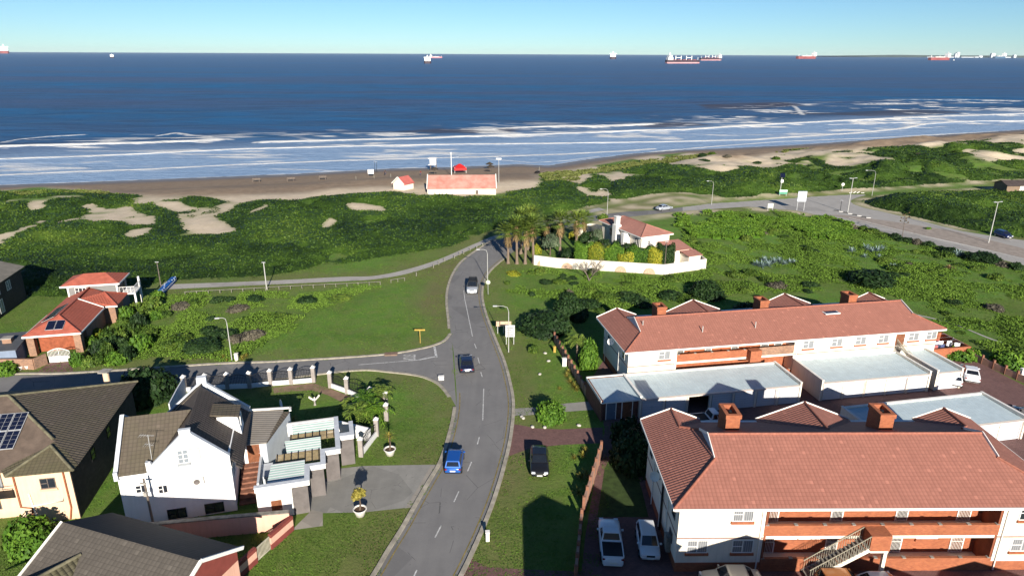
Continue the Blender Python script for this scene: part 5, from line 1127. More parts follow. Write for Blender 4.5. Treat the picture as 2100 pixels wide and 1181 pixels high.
MB().box(3.8, 9, -.06, -.01, .6, 2.4).build('panel', cream, t)

# ------------------------------------------------------------ walls and fences near the white house
wall_line('boundary_wall', 'pink wall with grey coping between the white house and the pink house', [G(300, 1112), G(440, 1098), G(597, 1084)], 1.65, .3, pinkwall, cop=dconcrete)
def stepped(label, a, b, gt=False):
    a, b = G(*a), G(*b); d = b-a; o = thing('boundary_wall', label, 'wall', (a.x, a.y, 0), atan2(d.y, d.x)); l = d.length
    MB().box(0, l, -.12, .12, 0, .5).build('plinth', maroon, o); MB().box(0, l, -.11, .11, .5, 1.1).build('masonry', pinkwall, o); MB().box(0, l, -.14, .14, 1.1, 1.4).build('coping', maroon, o); return o
stepped('pink and maroon striped street wall above the slatted gate', (601, 1086), (556, 1126)); stepped('pink and maroon striped street wall below the slatted gate', (527, 1152), (476, 1200))
a, b = G(555, 1127), G(529, 1151); d = b-a; t = thing('slatted_gate', 'pale metal slatted gate set in the striped pink wall', 'gate', (a.x, a.y, 0), atan2(d.y, d.x)); m = MB()
for i in range(12): x = d.length*i/11; m.box(x-.02, x+.02, -.02, .02, .1, 1.25)
m.box(0, d.length, -.03, .03, .1, .18).box(0, d.length, -.03, .03, 1.2, 1.28); m.build('gate_leaf', M('pale_metal', (.45, .42, .33)), t)
# pier-and-iron fence round the white house garden
def iron_fence(label, pts, h=1.75, gate_last=False):
    P0 = G(*pts[0]); o = thing('iron_fence', label, 'fence', (P0.x, P0.y, 0)); Q = [G(*p)-P0 for p in pts]; base = MB(); bars = MB()
    for q in Q:
        p = MB().cbox((q.x, q.y, .95), .42, .42, 1.9).build('pillar', M('taupe_plaster', (.30, .27, .25), .9, .12, 2), o)
        MB().mesh([(q.x-.27, q.y-.27, 1.9), (q.x+.27, q.y-.27, 1.9), (q.x+.27, q.y+.27, 1.9), (q.x-.27, q.y+.27, 1.9), (q.x, q.y, 2.2)], [(0, 1, 4), (1, 2, 4), (2, 3, 4), (3, 0, 4), (3, 2, 1, 0)]).build('pillar_cap', white, p)
    for a, b in zip(Q, Q[1:]):
        base.beam((a.x, a.y, .27), (b.x, b.y, .2707), .2, .54); n = 14; L_ = (b-a).length
        zt = lambda f: 1.35+.42*sin(pi*f)
        for i in range(1, n): f = i/n; p = a.lerp(b, f); bars.box(p.x-.016, p.x+.016, p.y-.016, p.y+.016, .54, zt(f))
        for i in range(n):
            p, q = a.lerp(b, i/n), a.lerp(b, (i+1)/n); bars.beam((p.x, p.y, zt(i/n)), (q.x, q.y, zt((i+1)/n)), .055, .055); bars.beam((p.x, p.y, zt(i/n)*.72+.1), (q.x, q.y, zt((i+1)/n)*.72+.1), .025, .025)
        bars.beam((a.x, a.y, .75), (b.x, b.y, .75), .03, .03)
    base.build('base_wall', bluewhite, o); bars.build('iron_railing', blackm, o); return o
iron_fence('arched black iron fence on white pillars along the side road', [(380, 803), (423, 800), (468, 797), (513, 795), (556, 790), (598, 787), (644, 783)])
iron_fence('arched black iron fence running diagonally to the palm cluster', [(678, 794), (712, 806), (760, 828), (792, 836), (793, 862)])
iron_fence('short iron gate section on grey pillars by the carport', [(773, 893), (741, 935)])
o_ = wall_line('garden_wall', 'white garden wall catching the sun behind the carport', [G(640, 897), G(700, 890), G(760, 905)], 1.5, .2, bluewhite)
# slab fence left of the white gable
wall_line('slab_fence', 'grey concrete slab fence in shade behind the white gabled house', [G(352, 860), G(368, 828), G(384, 800)], 1.9, .12, trimgrey, cat='fence')
# brick pier fence along the flats' driveway
def pier_fence(label, a, b, n, h=1.7, mat=None, cat='fence'):
    a, b = G(*a), G(*b); o = thing('pier_fence', label, cat, (a.x, a.y, 0)); d = b-a; pm = MB()
    for i in range(n+1):
        q = d*(i/n); MB().cbox((q.x, q.y, h/2), .24, .24, h).build('pier', M('dull_brown_pier', (.24, .11, .07), .9, .2, 2), o)
    pm.beam((0, 0, (h-.35)/2), (d.x, d.y, (h-.35)/2+.0005), .2, h-.35); pm.build('panel', M('salmon_plaster', (.40, .24, .18), .9, .2, 1), o)
    return o
pier_fence('sunlit orange brick pier fence beside the flats driveway', (1196, 1052), (1232, 935), 6)
pier_fence('brick pier fence in shade running down beside the parked pickup', (1180, 1190), (1192, 1072), 5, 1.4)
pier_fence('dark brown pier fence between the verge and the far flats', (1213, 830), (1137, 700), 12, 1.4)
pier_fence('low brick wall with piers right of the far flats', (1990, 735), (2110, 790), 5, 1.2)
# drying yard at the right end of the far flats
a_ = FB.w(41.2, 2.0); t = thing('drying_yard', 'brick-walled drying yard with washing at the right end of the far flats', 'yard', (a_.x, a_.y, 0), FB.a)
MB().box(0, 6.5, 0, .22, 0, 1.5).box(6.3, 6.5, .22, 5.0, 0, 1.5).box(0, 6.3, 4.8, 5.0, 0, 1.5).build('yard_wall', redbrick, t); MB().box(.2, 6.2, .3, 4.7, 0, .05).build('yard_floor', M('dark_floor', (.05, .05, .055), .9, .2, 1), t)
WS = [(.75, .75, .78), (.04, .05, .10), (.55, .58, .66), (.45, .12, .12), (.7, .7, .7), (.06, .08, .18)]
for i in range(22):
    q = FB.w(41.2+.8+random.random()*4.6, 2.0+.8+random.random()*3.2); c = WS[i % 6]; m = MB(); w_ = random.uniform(.35, .9); h__ = random.uniform(.6, 1.0)
    nx, nz = 5, 4; vs = [((j/nx-.5)*w_, .06*sin(j*2.1+i)+.03*sin(k*3), -k/nz*h__) for k in range(nz+1) for j in range(nx+1)]
    m.mesh(vs, [(k*(nx+1)+j, k*(nx+1)+j+1, (k+1)*(nx+1)+j+1, (k+1)*(nx+1)+j) for k in range(nz) for j in range(nx)], True)
    ob = m.build('washing', M('washing_%d' % (i % 6), c, .9, .1, 3), loc=(q.x, q.y, 1.65), rot=(0, 0, FB.a+random.uniform(-.2, .2)))
    tag(ob, 'piece of washing hanging in the brick drying yard', 'laundry', 'washing on the lines of the drying yard')
tl = thing('washing_lines', 'thin washing lines on posts inside the brick drying yard', 'washing line', (a_.x, a_.y, 0), FB.a); m = MB()
for x in (.5, 5.9): MB().tube([(x, 2.4, 0), (x, 2.4, 1.8)], .04, 6).beam((x, .7, 1.7), (x, 4.3, 1.7), .05, .05).build('post', steel, tl)
m = MB()
for y in (.9, 1.9, 2.9, 4.0): m.tube([(.5, y, 1.68), (5.9, y, 1.66)], .008, 4)
m.build('lines', steel, tl)
# ------------------------------------------------------------ vegetation
rng = np.random.default_rng(11)
def quads(C, Nrm, sx_, sy_, ang):
    """leaf quads: centres, normals, half sizes, spin"""
    n = len(C); Nrm = Nrm/np.linalg.norm(Nrm, axis=1, keepdims=True)
    ref = np.where(np.abs(Nrm[:, 2:3]) < .9, np.array([[0, 0, 1.]]), np.array([[1., 0, 0]])); a = np.cross(ref, Nrm); a /= np.linalg.norm(a, axis=1, keepdims=True); b = np.cross(Nrm, a)
    ca, sa = np.cos(ang)[:, None], np.sin(ang)[:, None]; u = a*ca+b*sa; v = b*ca-a*sa; u = u*sx_[:, None]; v = v*sy_[:, None]
    V = np.stack([C-u-v*.3, C-v, C+u-v*.1, C+v], 1).reshape(-1, 3); F = np.arange(4*n).reshape(-1, 4); return V, F
def foliage_mesh(name, mat, n, rx, ry, rz_, leaf, lumps=7, seed=0, core=.8, shell=.35, base=0.0, gap=.0):
    r = np.random.default_rng(seed)
    Lc = r.normal(size=(lumps, 3)); Lc /= np.linalg.norm(Lc, axis=1, keepdims=True); Lc[:, 2] = np.abs(Lc[:, 2])*.8; Lr = r.uniform(.38, .62, lumps); Lc *= (1-Lr*.8)[:, None]*r.uniform(.6, .95, (lumps, 1))
    Lc = np.vstack([[0, 0, .25], Lc]); Lr = np.append(.62, Lr)
    k = r.choice(len(Lr), n, p=Lr**2/np.sum(Lr**2)); d = r.normal(size=(n, 3)); d /= np.linalg.norm(d, axis=1, keepdims=True)
    rad = Lr[k]*(1-shell*r.random(n)**1.6+.07*r.normal(size=n)); P_ = Lc[k]+d*rad[:, None]; P_[:, 2] = np.abs(P_[:, 2]+.05)
    if gap: keep = (np.sin(P_[:, 0]*9+seed)+np.sin(P_[:, 1]*8)+np.sin(P_[:, 2]*10)) > -2+gap; P_, d, k = P_[keep], d[keep], k[keep]; n = len(P_)
    C = P_*np.array([rx, ry, rz_])+np.array([0, 0, base]); Nn = d+r.normal(scale=.55, size=(n, 3)); Nn[:, 2] += .25
    s_ = leaf*r.uniform(.6, 1.3, n); V, F = quads(C, Nn, s_, s_*1.5, r.random(n)*6.28); tint = np.clip(.5*r.random(n)+.5*hash2(k, k*3, seed)[:n], 0, 1)
    # inner bodies so that crowns are not see-through at their middle
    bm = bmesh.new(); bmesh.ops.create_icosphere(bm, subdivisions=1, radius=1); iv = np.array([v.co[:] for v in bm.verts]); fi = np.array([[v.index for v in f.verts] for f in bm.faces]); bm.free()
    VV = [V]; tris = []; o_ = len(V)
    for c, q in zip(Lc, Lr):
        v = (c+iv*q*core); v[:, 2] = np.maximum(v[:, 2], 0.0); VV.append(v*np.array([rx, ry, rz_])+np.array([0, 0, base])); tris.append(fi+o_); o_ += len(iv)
    me = bpy.data.meshes.new(name); V = np.vstack(VV); T = np.vstack(tris); nq, nt_ = len(F), len(T)
    me.vertices.add(len(V)); me.vertices.foreach_set('co', V.astype('f').ravel()); me.loops.add(nq*4+nt_*3); me.loops.foreach_set('vertex_index', np.concatenate([F.ravel(), T.ravel()]).astype(np.int32))
    me.polygons.add(nq+nt_); me.polygons.foreach_set('loop_start', np.concatenate([np.arange(nq)*4, nq*4+np.arange(nt_)*3]).astype(np.int32)); me.polygons.foreach_set('loop_total', np.concatenate([np.full(nq, 4), np.full(nt_, 3)]).astype(np.int32)); me.update(calc_edges=True)
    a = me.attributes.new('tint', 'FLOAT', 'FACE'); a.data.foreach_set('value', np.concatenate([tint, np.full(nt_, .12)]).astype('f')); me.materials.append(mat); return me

# ---- the coastal thicket: rounded wind-cut canopy, one mass
rb = blur(roadm, 2)
cm = (~inl) & (~sandm) & (~beachm) & (rb < .04) & (Y > 88) & (X > -205) & (SD > 20)
verge2 = inpoly(X, Y, [tuple(p) for p in GP([(1150,450),(1250,424),(1345,408),(1400,400),(1470,404),(1470,420),(1345,430),(1205,446)])])
cm &= ~verge2
limez = inpoly(XE, YE, [tuple(p) for p in GP([(0,380),(110,377),(260,385),(300,394),(210,396),(90,388)])]) | (SD < 44) | inpoly(WX, WY, [tuple(p) for p in GP([(1000,395),(1110,352),(1200,344),(1180,376),(1110,377)])])
nearpath = blur(roadm | inl, 4) > .06
sparse_c = (((SD < 62) | (X > 95)) & (fbm(X, Y, 5, 151, 3) > .60) & (~inpoly(X, Y, ISL))) | sparse2
deadp = fbm(X, Y, 7, 155, 3) > .70; cmf = blur(cm & ~sparse_c & ~(deadp & (fbm(X, Y, 2, 156, 2) > .5)), 1)
B0, I0 = blob(X, Y, 15, 100); B1, I1 = blob(X, Y, 6.5, 101); B2, I2 = blob(X, Y, 2.6, 102); B3, I3 = blob(X, Y, 1.3, 103)
hb = (.35+.65*sstep(fbm(X, Y, 22, 120, 3), .3, .62))
edge6 = sstep(blur(cm & ~sparse_c, 7), .5, 1.0); edge_t = sstep(blur(cm & ~sparse_c, 3), .35, 1.0)
hc = sstep(cmf, .25, .95)*(.25+.75*edge_t)*(hb*(.15+2.1*B0*edge6+.85*B1)+.28*B2+.12*B3)*np.where(limez, .4, 1.0)*np.where(nearpath, .7, 1.0)*(.75+.35*sstep(X, 30, 120))
hc += .15*(vnoise(X, Y, .9, 130)-.5)
bxm = inpoly(X, Y, [(BF.w(-5, -9).x, BF.w(-5, -9).y), (BF.w(Lb+6, -9).x, BF.w(Lb+6, -9).y), (BF.w(Lb+3, 12).x, BF.w(Lb+3, 12).y), (BF.w(-10, 12).x, BF.w(-10, 12).y)]); hc = np.where(bxm, hc*.45, hc); frm = inpoly(X, Y, [(q.x, q.y) for q in (BF.w(-3, -3.5), BF.w(Lb+3, -3.5), BF.w(Lb+3, 14), BF.w(-3, 14))]); cmf = np.where(frm, 0, cmf); hc = np.where(frm, 0, hc)
hutm = (X > 138) & (X < 152) & (Y > 189) & (Y < 200); hc = np.where(hutm, hc*.2, hc)
keep = cell(cmf) > .3
F = grid_faces(*X.shape, keep=keep); V_ = np.stack([X, Y, H+hc-.05], -1).reshape(-1, 3); tint_g = np.clip(-.06+1.5*(fbm(X, Y, 16, 140, 4)-.38)+.22*I0+.22*I1+.12*I2, 0, 1).ravel(); tint_g = np.where(limez.ravel(), .8, tint_g)
V_, F, (tg,) = compact(V_, F, tint_g)
ftint = tg[F].mean(1)*.7
me = np_mesh('dune_thicket', V_, F, lf_bush, {'tint': ('FACE', ftint)})
# leaf clumps over it
ys, xs = np.where(cmf > .3); w_ = 1/(gy[ys]-60)**.9; w_ /= w_.sum(); NL = 330000
pick = rng.choice(len(ys), NL, p=w_); px_ = gx[xs[pick]]+rng.uniform(-.5, .5, NL)*GS; py_ = gy[ys[pick]]+rng.uniform(-.5, .5, NL)*GS
gyy, gxx = np.gradient(H+hc, GS)
hz = (H+hc)[ys[pick], xs[pick]]; nn_ = np.stack([-gxx[ys[pick], xs[pick]], -gyy[ys[pick], xs[pick]], np.ones(NL)], 1); nn_ /= np.linalg.norm(nn_, axis=1, keepdims=True)
dx_, dy_ = px_-gx[xs[pick]], py_-gy[ys[pick]]; pz_ = hz+dx_*gxx[ys[pick], xs[pick]]+dy_*gyy[ys[pick], xs[pick]]+rng.uniform(-.04, .12, NL)
sz = rng.uniform(.07, .17, NL)*(.6+py_/240); V2, F2 = quads(np.stack([px_, py_, pz_], 1), nn_+rng.normal(scale=.6, size=(NL, 3)), sz, sz*1.4, rng.random(NL)*6.28)
t2 = np.clip(tint_g[ys[pick]*X.shape[1]+xs[pick]]*.8+rng.random(NL)*.20, 0, 1)
V3 = np.vstack([V_, V2]); F3 = np.vstack([F, F2+len(V_)])
me = np_mesh('dune_thicket', V3, F3, lf_bush, {'tint': ('FACE', np.concatenate([ftint, t2]))}, smooth=False)
tag(link('dune_thicket', me), 'dense wind-cut coastal scrub covering the dunes behind the beach', 'scrub', kind='stuff')

# ---- low growth of the open lots: grass tufts, creepers
fieldR = inpoly(WX, WY, [tuple(p) for p in GP([(1460,440),(1533,430),(1633,436),(1717,458),(1800,480),(2100,550),(2400,620),(2400,860),(2100,760),(2005,700),(1945,668),(1830,605),(1620,600),(1440,612),(1240,640),(1040,600),(1010,560),(1100,552),(1360,572),(1450,556),(1400,480),(1390,445)])]) & ~roadm
fieldL = inpoly(WX, WY, [tuple(p) for p in GP([(330,602),(560,600),(790,590),(640,640),(560,700),(500,738),(220,745),(250,690)])])
creep = inpoly(WX, WY, [tuple(p) for p in Z([(20,370),(150,330),(420,320),(490,370),(480,420),(250,420),(60,410)], 1400, 350)]) | inpoly(WX, WY, [tuple(p) for p in Z([(610,300),(860,285),(1030,330),(1085,400),(950,430),(780,420),(650,330)], 1400, 350)])
villa_back = inpoly(WX, WY, [tuple(p) for p in GP([(1385,442),(1460,434),(1640,440),(1700,462),(1600,470),(1440,470),(1390,466)])])
fieldm = (fieldR | fieldL) & ~roadm
tall = fbm(X, Y, 4.2, 160, 3)
fh = np.where(fieldm, sstep(tall, .42, .8)*.5+.05, 0); fh = np.where(creep, .35+.45*B2+.15*B3, fh); fh = np.where(villa_back, .1+.5*B2+.2*B3, fh); fh = np.where(roadm, 0, fh)
cl = (creep | (villa_back & (fbm(X, Y, 4, 165, 3) > .52))); clf = blur(cl, 1); kc = cell(clf) > .4
F = grid_faces(*X.shape, keep=kc); V_ = np.stack([X, Y, H+fh*clf-.05], -1).reshape(-1, 3); V_, F, (cc,) = compact(V_, F, creep.ravel().astype(float))
def scatter(name, mask, n, size, mat, label, cat, hfun, up_=.5, seed=1, tintv=None, base=None):
    r = np.random.default_rng(seed); ys, xs = np.where(mask); w_ = 1/(gy[ys]-20)**.8; w_ /= w_.sum(); pk = r.choice(len(ys), n, p=w_)
    x = gx[xs[pk]]+r.uniform(-.5, .5, n)*GS; y = gy[ys[pk]]+r.uniform(-.5, .5, n)*GS; z = H[ys[pk], xs[pk]]+hfun[ys[pk], xs[pk]]*r.uniform(.35, 1.05, n)
    s_ = r.uniform(*size, n)*(.8+y/400); Nn = r.normal(size=(n, 3)); Nn[:, 2] = np.abs(Nn[:, 2])*.6+up_; V, F_ = quads(np.stack([x, y, z], 1), Nn, s_, s_*1.6, r.random(n)*6.28)
    t = np.clip((tintv[ys[pk], xs[pk]] if tintv is not None else .3)+r.random(n)*.45, 0, 1)
    if base is not None: V0, F0, t0 = base; F_ = np.vstack([F0, F_+len(V0)]); V = np.vstack([V0, V]); t = np.concatenate([t0, t])
    tag(link(name, np_mesh(name, V, F_, mat, {'tint': ('FACE', t)}, smooth=False)), label, cat, kind='stuff')
scatter('creeper', cl, 40000, (.06, .14), lf_hedge, 'bright green creeper mounds and low bushes along the coastal road', 'creeper', fh, seed=3, tintv=.25+.3*I2, base=(V_, F, np.full(len(F), .35)))
lf_field = leaf_mat('rough_grass', (.055, .10, .016), (.095, .170, .022), (.145, .225, .035), .9)
scatter('rough_grass', fieldm & (tall+.25*(fbm(X, Y, 1.6, 166, 2)-.5) > .42), 170000, (.045, .10), lf_field, 'rough knee-high grass and weeds on the open lots', 'grass', fh, seed=4, tintv=.15+.45*np.clip(fbm(X, Y, 9, 170, 3)-.25, 0, 1))
dg = ((~beachm) & (~sandm) & (~inl) & (~cm) & (SD > 22) & (SD < 110) & (fbm(X, Y, 2.6, 180, 3) > .62) & (rb < .02)) | (limez & ~beachm & (fbm(X, Y, 2, 181, 2) > .5) & (SD > 24))
scatter('dune_grass', dg, 26000, (.12, .30), leaf_mat('dune_grass_blades', (.06, .075, .02), (.12, .14, .04), (.20, .20, .08), .9), 'sparse pale dune grass on the open sand', 'grass', np.full(X.shape, .35), seed=5)

yardm = inpoly(X, Y, YARD) | inpoly(X, Y, [tuple(p) for p in GP([(590,1100),(640,1045),(620,985),(700,950),(905,950),(830,1045),(660,1060),(660,1085)])]) | inpoly(X, Y, [tuple(p) for p in GP([(1040,868),(1240,868),(1240,912),(1150,916),(1040,940)])])
lawn = inl & ~roadm & ~yardm & (Y < 128) & ~(fieldm & (tall > .5)) & (fbm(X, Y, 2.5, 175, 3) > .40)
scatter('lawn_weeds', lawn, 150000, (.022, .055), lf_field, 'short uneven grass and weeds of the mown verges', 'grass', np.full(X.shape, .05), up_=.9, seed=6, tintv=.05+.8*np.clip(fbm(X, Y, 5, 171, 3)-.3, 0, 1))
# ---- shrubs and trees one can tell apart
def proto_bush(mat, seed, n=900, leaf=.12, flat_=.75): return foliage_mesh('foliage', mat, n, 1, 1, flat_, leaf, 8, seed)
PB = {}
def bush_mesh(kind):
    mats = dict(green=lf_bush, dark=lf_dark, lime=lf_lime, grey=lf_grey, yellow=lf_yel, hedge=lf_hedge)
    PB.setdefault(kind, [proto_bush(mats[kind], 10*len(PB)+i, 1300, .07) for i in range(3)])
    return PB[kind]
def bush(x, y, r, h, kind, label, name='bush', group=None, cat='bush', z=None, big=False):
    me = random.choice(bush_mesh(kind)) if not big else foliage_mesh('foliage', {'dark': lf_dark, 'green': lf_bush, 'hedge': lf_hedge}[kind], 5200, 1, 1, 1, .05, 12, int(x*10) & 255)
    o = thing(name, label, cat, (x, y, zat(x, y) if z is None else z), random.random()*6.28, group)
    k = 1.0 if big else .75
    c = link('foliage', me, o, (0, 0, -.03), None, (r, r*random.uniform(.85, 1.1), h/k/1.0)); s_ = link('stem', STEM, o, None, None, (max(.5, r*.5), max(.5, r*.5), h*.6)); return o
STEM = MB().tube([(0, 0, -.1), (.04, .02, .5), (0, .06, 1.0)], .09, 6, .03).data('stem', bark)
def bpx(px, py, r, h, kind, label, **k): p = G(px, py); return bush(p.x, p.y, r, h, kind, label, **k)
bpx(1122, 676, 4.2, 3.0, 'dark', 'large dark rounded bush on the grass left of the far flats', big=True); bpx(1168, 650, 3.0, 3.2, 'dark', 'tall dark bush behind the large rounded bush', big=True)
bpx(1448, 604, 3.8, 2.6, 'dark', 'dark domed bush behind the ridge of the far flats', big=True); bpx(1790, 583, 4.6, 2.6, 'dark', 'wide dark bush in the middle of the big field', big=True)
bpx(1375, 612, 2.4, 1.4, 'dark', 'low dark bush on the field beside the domed bush'); bpx(1297, 615, 3.2, 1.3, 'dark', 'low spreading scrub bush below the villa wall'); bpx(1240, 612, 2.4, 1.1, 'green', 'small green bush right of the bare tree')
bpx(1535, 640, 2.6, 1.6, 'dark', 'dark bush just behind the far flats chimney')
bpx(420, 716, 3.2, 1.5, 'dark', 'low dark bush beside the side road on the left lot', big=True); bpx(292, 716, 1.9, 2.3, 'hedge', 'upright leafy shrub at the corner of the left lot')
bpx(1130, 858, 2.0, 2.4, 'hedge', 'bushy round-headed shrub in the bed by the brick driveway', big=True); bpx(1095, 722, .9, 1.2, 'green', 'small round shrub in its own bed on the verge')
bpx(1208, 752, 1.7, 4.2, 'hedge', 'bright green leafy tree against the far flats', name='tree', cat='tree', big=True)
bpx(1958, 732, 2.2, 1.4, 'hedge', 'clipped green shrub beside the drying yard wall'); bpx(1985, 733, 1.8, 1.6, 'hedge', 'second green shrub between the drying yard and the white sedan'); bpx(2065, 748, 2.4, 2.2, 'hedge', 'green shrub against the low wall at the right edge')
bpx(305, 822, 3.4, 4.4, 'dark', 'dark leafy tree in the gap between the tan and white houses', name='tree', cat='tree', big=True); bpx(345, 800, 1.3, 2.6, 'hedge', 'light green sapling by the grey slab fence', name='tree', cat='tree')
bpx(1300, 948, 2.6, 3.6, 'dark', 'dark tree in the shade left of the near flats', name='tree', cat='tree', big=True); bpx(1285, 905, 2.0, 3.0, 'dark', 'smaller dark tree behind the shaded tree by the near flats', name='tree', cat='tree')
bpx(60, 1118, 2.2, 2.6, 'hedge', 'green leafy tree below the tan house', name='tree', cat='tree', big=True)
bpx(200, 690, 1.3, 1.3, 'yellow', 'clipped yellow-green ball shrub beside the red-roofed house'); bpx(184, 706, 1.2, 1.2, 'hedge', 'olive green ball shrub below the yellow one'); bpx(158, 748, 1.1, 2.0, 'hedge', 'dense hedge bush right of the white gate'); bpx(12, 764, 1.8, 1.5, 'hedge', 'clipped hedge in front of the low brick wall'); bpx(186, 750, 1.2, 1.5, 'lime', 'pale shrub next to the white gate hedge')
bpx(1237, 450, 1.6, 1.6, 'lime', 'yellow-green shrub beside the road above the villa'); bpx(1053, 562, 1.8, .6, 'yellow', 'low yellow flowering patch on the grass below the palms')
for px, py, r_, h_, k_ in [(1030,632,.5,.6,'dark'),(1091,606,.6,.8,'dark'),(1090,562,.9,.7,'green'),(1040,582,.7,.6,'green'),(1167,606,1.0,1.2,'grey')]:
    bpx(px, py, r_, h_, k_, 'small dark tuft standing alone on the verge grass' if k_ != 'grey' else 'small dry grey shrub on the verge grass', group='small tufts on the verge grass' if k_ != 'grey' else None)
g_ = 'bushes of the overgrown garden edge right of the red-roofed house'
for i, (px, py) in enumerate([(325,612),(312,632),(300,650),(285,668),(268,684),(250,700),(235,716),(222,732),(240,742),(262,735),(280,640),(262,655),(226,700),(215,718),(205,742),(250,672),(206,722)]):
    bpx(px, py, random.uniform(1.1, 1.9), random.uniform(1.3, 2.4), random.choice(['green', 'hedge', 'dark', 'lime']), 'garden bush in the tangled hedge right of the red-roofed house', group=g_)
for px, py, r_, h_, k_ in [(447,618,1.5,.8,'dark'),(470,616,1.1,.7,'dark'),(523,615,1.7,.9,'dark'),(630,619,1.7,1.1,'dark'),(370,630,2.1,.8,'grey'),(398,624,1.4,.9,'green'),(490,634,1.9,.8,'grey'),(573,653,1.8,.9,'green'),(433,656,.8,.7,'dark'),(427,682,1.7,1.0,'dark'),(367,700,2.3,1.2,'green'),(460,690,2.2,1.1,'dark'),(517,690,2.2,.9,'grey'),(483,697,1.6,.7,'grey'),(320,652,1.3,1.4,'hedge'),(338,648,1.2,.9,'green'),(700,612,2.4,.7,'lime'),(345,712,1.5,1.0,'green'),(310,690,1.4,1.3,'green')]:
    bpx(px, py, r_, h_, k_, 'dry grey scrub bush on the left lot' if k_ == 'grey' else 'low green scrub bush on the left lot', group='grey scrub bushes on the left lot' if k_ == 'grey' else 'green scrub bushes on the left lot')
npl = 0; RF_ = np.random.default_rng(5)
okf = fieldR & ~creep & ~villa_back & (blur(roadm, 3) < .02)
ys, xs = np.where(okf & (fbm(X, Y, 12, 190, 2) > .45))
for _ in range(125):
    i = RF_.integers(len(ys)); x, y = gx[xs[i]], gy[ys[i]]
    if y < 85 and x < 56: continue
    k_ = RF_.choice(['green', 'dark', 'lime', 'green', 'dark', 'green', 'dark', 'grey', 'lime', 'green']); r_ = RF_.uniform(.6, 1.9)
    bush(float(x), float(y), float(r_), float(r_*RF_.uniform(.45, .7)), str(k_), {'green': 'small green scrub bush on the big field behind the flats', 'dark': 'small dark scrub bush on the big field behind the flats', 'lime': 'small yellow-green scrub bush on the big field behind the flats', 'grey': 'small dry grey scrub bush on the big field behind the flats'}[str(k_)], group=str({'green': 'green', 'dark': 'dark', 'lime': 'yellow-green', 'grey': 'grey'}[str(k_)])+' scrub bushes on the big field')
rowp = [(1700,455),(1716,460),(1730,463),(1748,468),(1770,471),(1790,477),(1815,484),(1835,489),(1858,495),(1880,500),(1905,505),(1930,512),(1950,519),(1985,528),(2055,545),(2085,552)]
for px, py in rowp: bpx(px, py, random.uniform(1.2, 2.2), random.uniform(.8, 1.5), random.choice(['dark', 'grey', 'green', 'dark']), 'scrub bush in the ragged row along the coastal road', group='scrub bushes in a row along the coastal road')
bpx(2017, 534, 3.4, 1.8, 'dark', 'broad dark bush at the edge of the coastal road on the right', big=True)
for px, py in [(1700,345),(1650,330),(1590,330),(1445,335),(1490,330),(1553,336),(1440,325),(1460,322),(1880,330),(1960,325)]:
    p = G(px, py, 0); bush(p.x, p.y, random.uniform(1.2, 2.6), random.uniform(.8, 1.5), random.choice(['dark', 'green', 'grey']), 'bush growing alone on a bare sandy dune', group='lone bushes on the bare dunes')

# ---- blades: agaves, aloes, yuccas, palms
def blade(mb, o, d, ln, w, droop, segs=3, up_=Vector((0, 0, 1))):
    d = Vector(d).normalized(); s_ = d.cross(up_); s_ = s_.normalized() if s_.length > 1e-3 else Vector((1, 0, 0)); vs = []; 
    for i in range(segs+1):
        f = i/segs; c = Vector(o)+d*ln*f-Vector((0, 0, 1))*droop*f*f*ln; ww = w*(1-f)**.7*(.6+.9*f if f < .4 else 1.0); vs += [c-s_*ww, c+s_*ww] if i < segs else [c]
    fs = [(2*i, 2*i+1, 2*i+3, 2*i+2) for i in range(segs-1)]+[(2*segs-2, 2*segs-1, 2*segs)]; mb.mesh(vs, fs)
def tinted(mb, name, mat):
    me = mb.data(name, mat); a = me.attributes.new('tint', 'FLOAT', 'FACE'); n = len(me.polygons); a.data.foreach_set('value', np.random.default_rng(n).random(n).astype('f')); return me
def rosette(mat, n=26, ln=1.0, w=.07, lo=.05, hi=1.3, droop=.15, seed=1):
    r = random.Random(seed); m = MB()
    for i in range(n): a = i*2.399; e_ = lo+(hi-lo)*(i/n); blade(m, (0, 0, .05), (cos(a)*cos(e_), sin(a)*cos(e_), sin(e_)), ln*r.uniform(.75, 1.1), w, droop)
    return tinted(m, 'leaves', mat)
AG = [rosette(lf_agave, 30, 1.0, .075, .1, 1.35, .1, s) for s in (1, 2)]; AL = [rosette(lf_alo, 34, 1.0, .05, 0, 1.4, .35, s) for s in (3, 4)]; DRY = rosette(lf_skirt, 40, 1.0, .06, .0, 1.3, .5, 6)
def rose(px, py, s_, me, label, name, cat, group=None): p = G(px, py); o = link(name, me, None, (p.x, p.y, 0), (0, 0, random.random()*6), (s_, s_, s_)); tag(o, label, cat, group); return o
for px, py, s_ in [(1552,545,1.5),(1563,548,1.6),(1575,546,1.7),(1587,540,1.6),(1598,537,1.4),(1568,536,1.4),(1608,543,1.2),(1619,540,1.3),(1628,541,1.2)]: rose(px, py, s_, random.choice(AG), 'blue-grey agave in the cluster on the left of the big field', 'agave', 'agave', 'agaves clustered on the left of the big field')
for px, py, s_ in [(1746,517,1.5),(1776,514,1.9),(1787,518,1.5),(1799,516,1.6),(1808,513,1.4),(1773,528,1.1),(1832,551,1.4),(1827,549,1.0),(1960,526,1.8),(1968,524,1.6),(1802,528,1.0)]: rose(px, py, s_, random.choice(AG), 'blue-grey agave among the scrub near the coastal road', 'agave', 'agave', 'agaves near the coastal road')
rose(1945, 552, 1.9, DRY, 'large dry brown aloe right of the middle of the big field', 'aloe', 'aloe'); 
p = G(1850, 488); t = thing('agave_stalk', 'tall dead agave flower stalk beside the coastal road', 'plant', (p.x, p.y, 0)); MB().tube([(0, 0, 0), (-.1, 0, 2.5), (-.25, 0, 5.2)], .08, 6, .04).build('stalk', greywood, t)
m = MB()
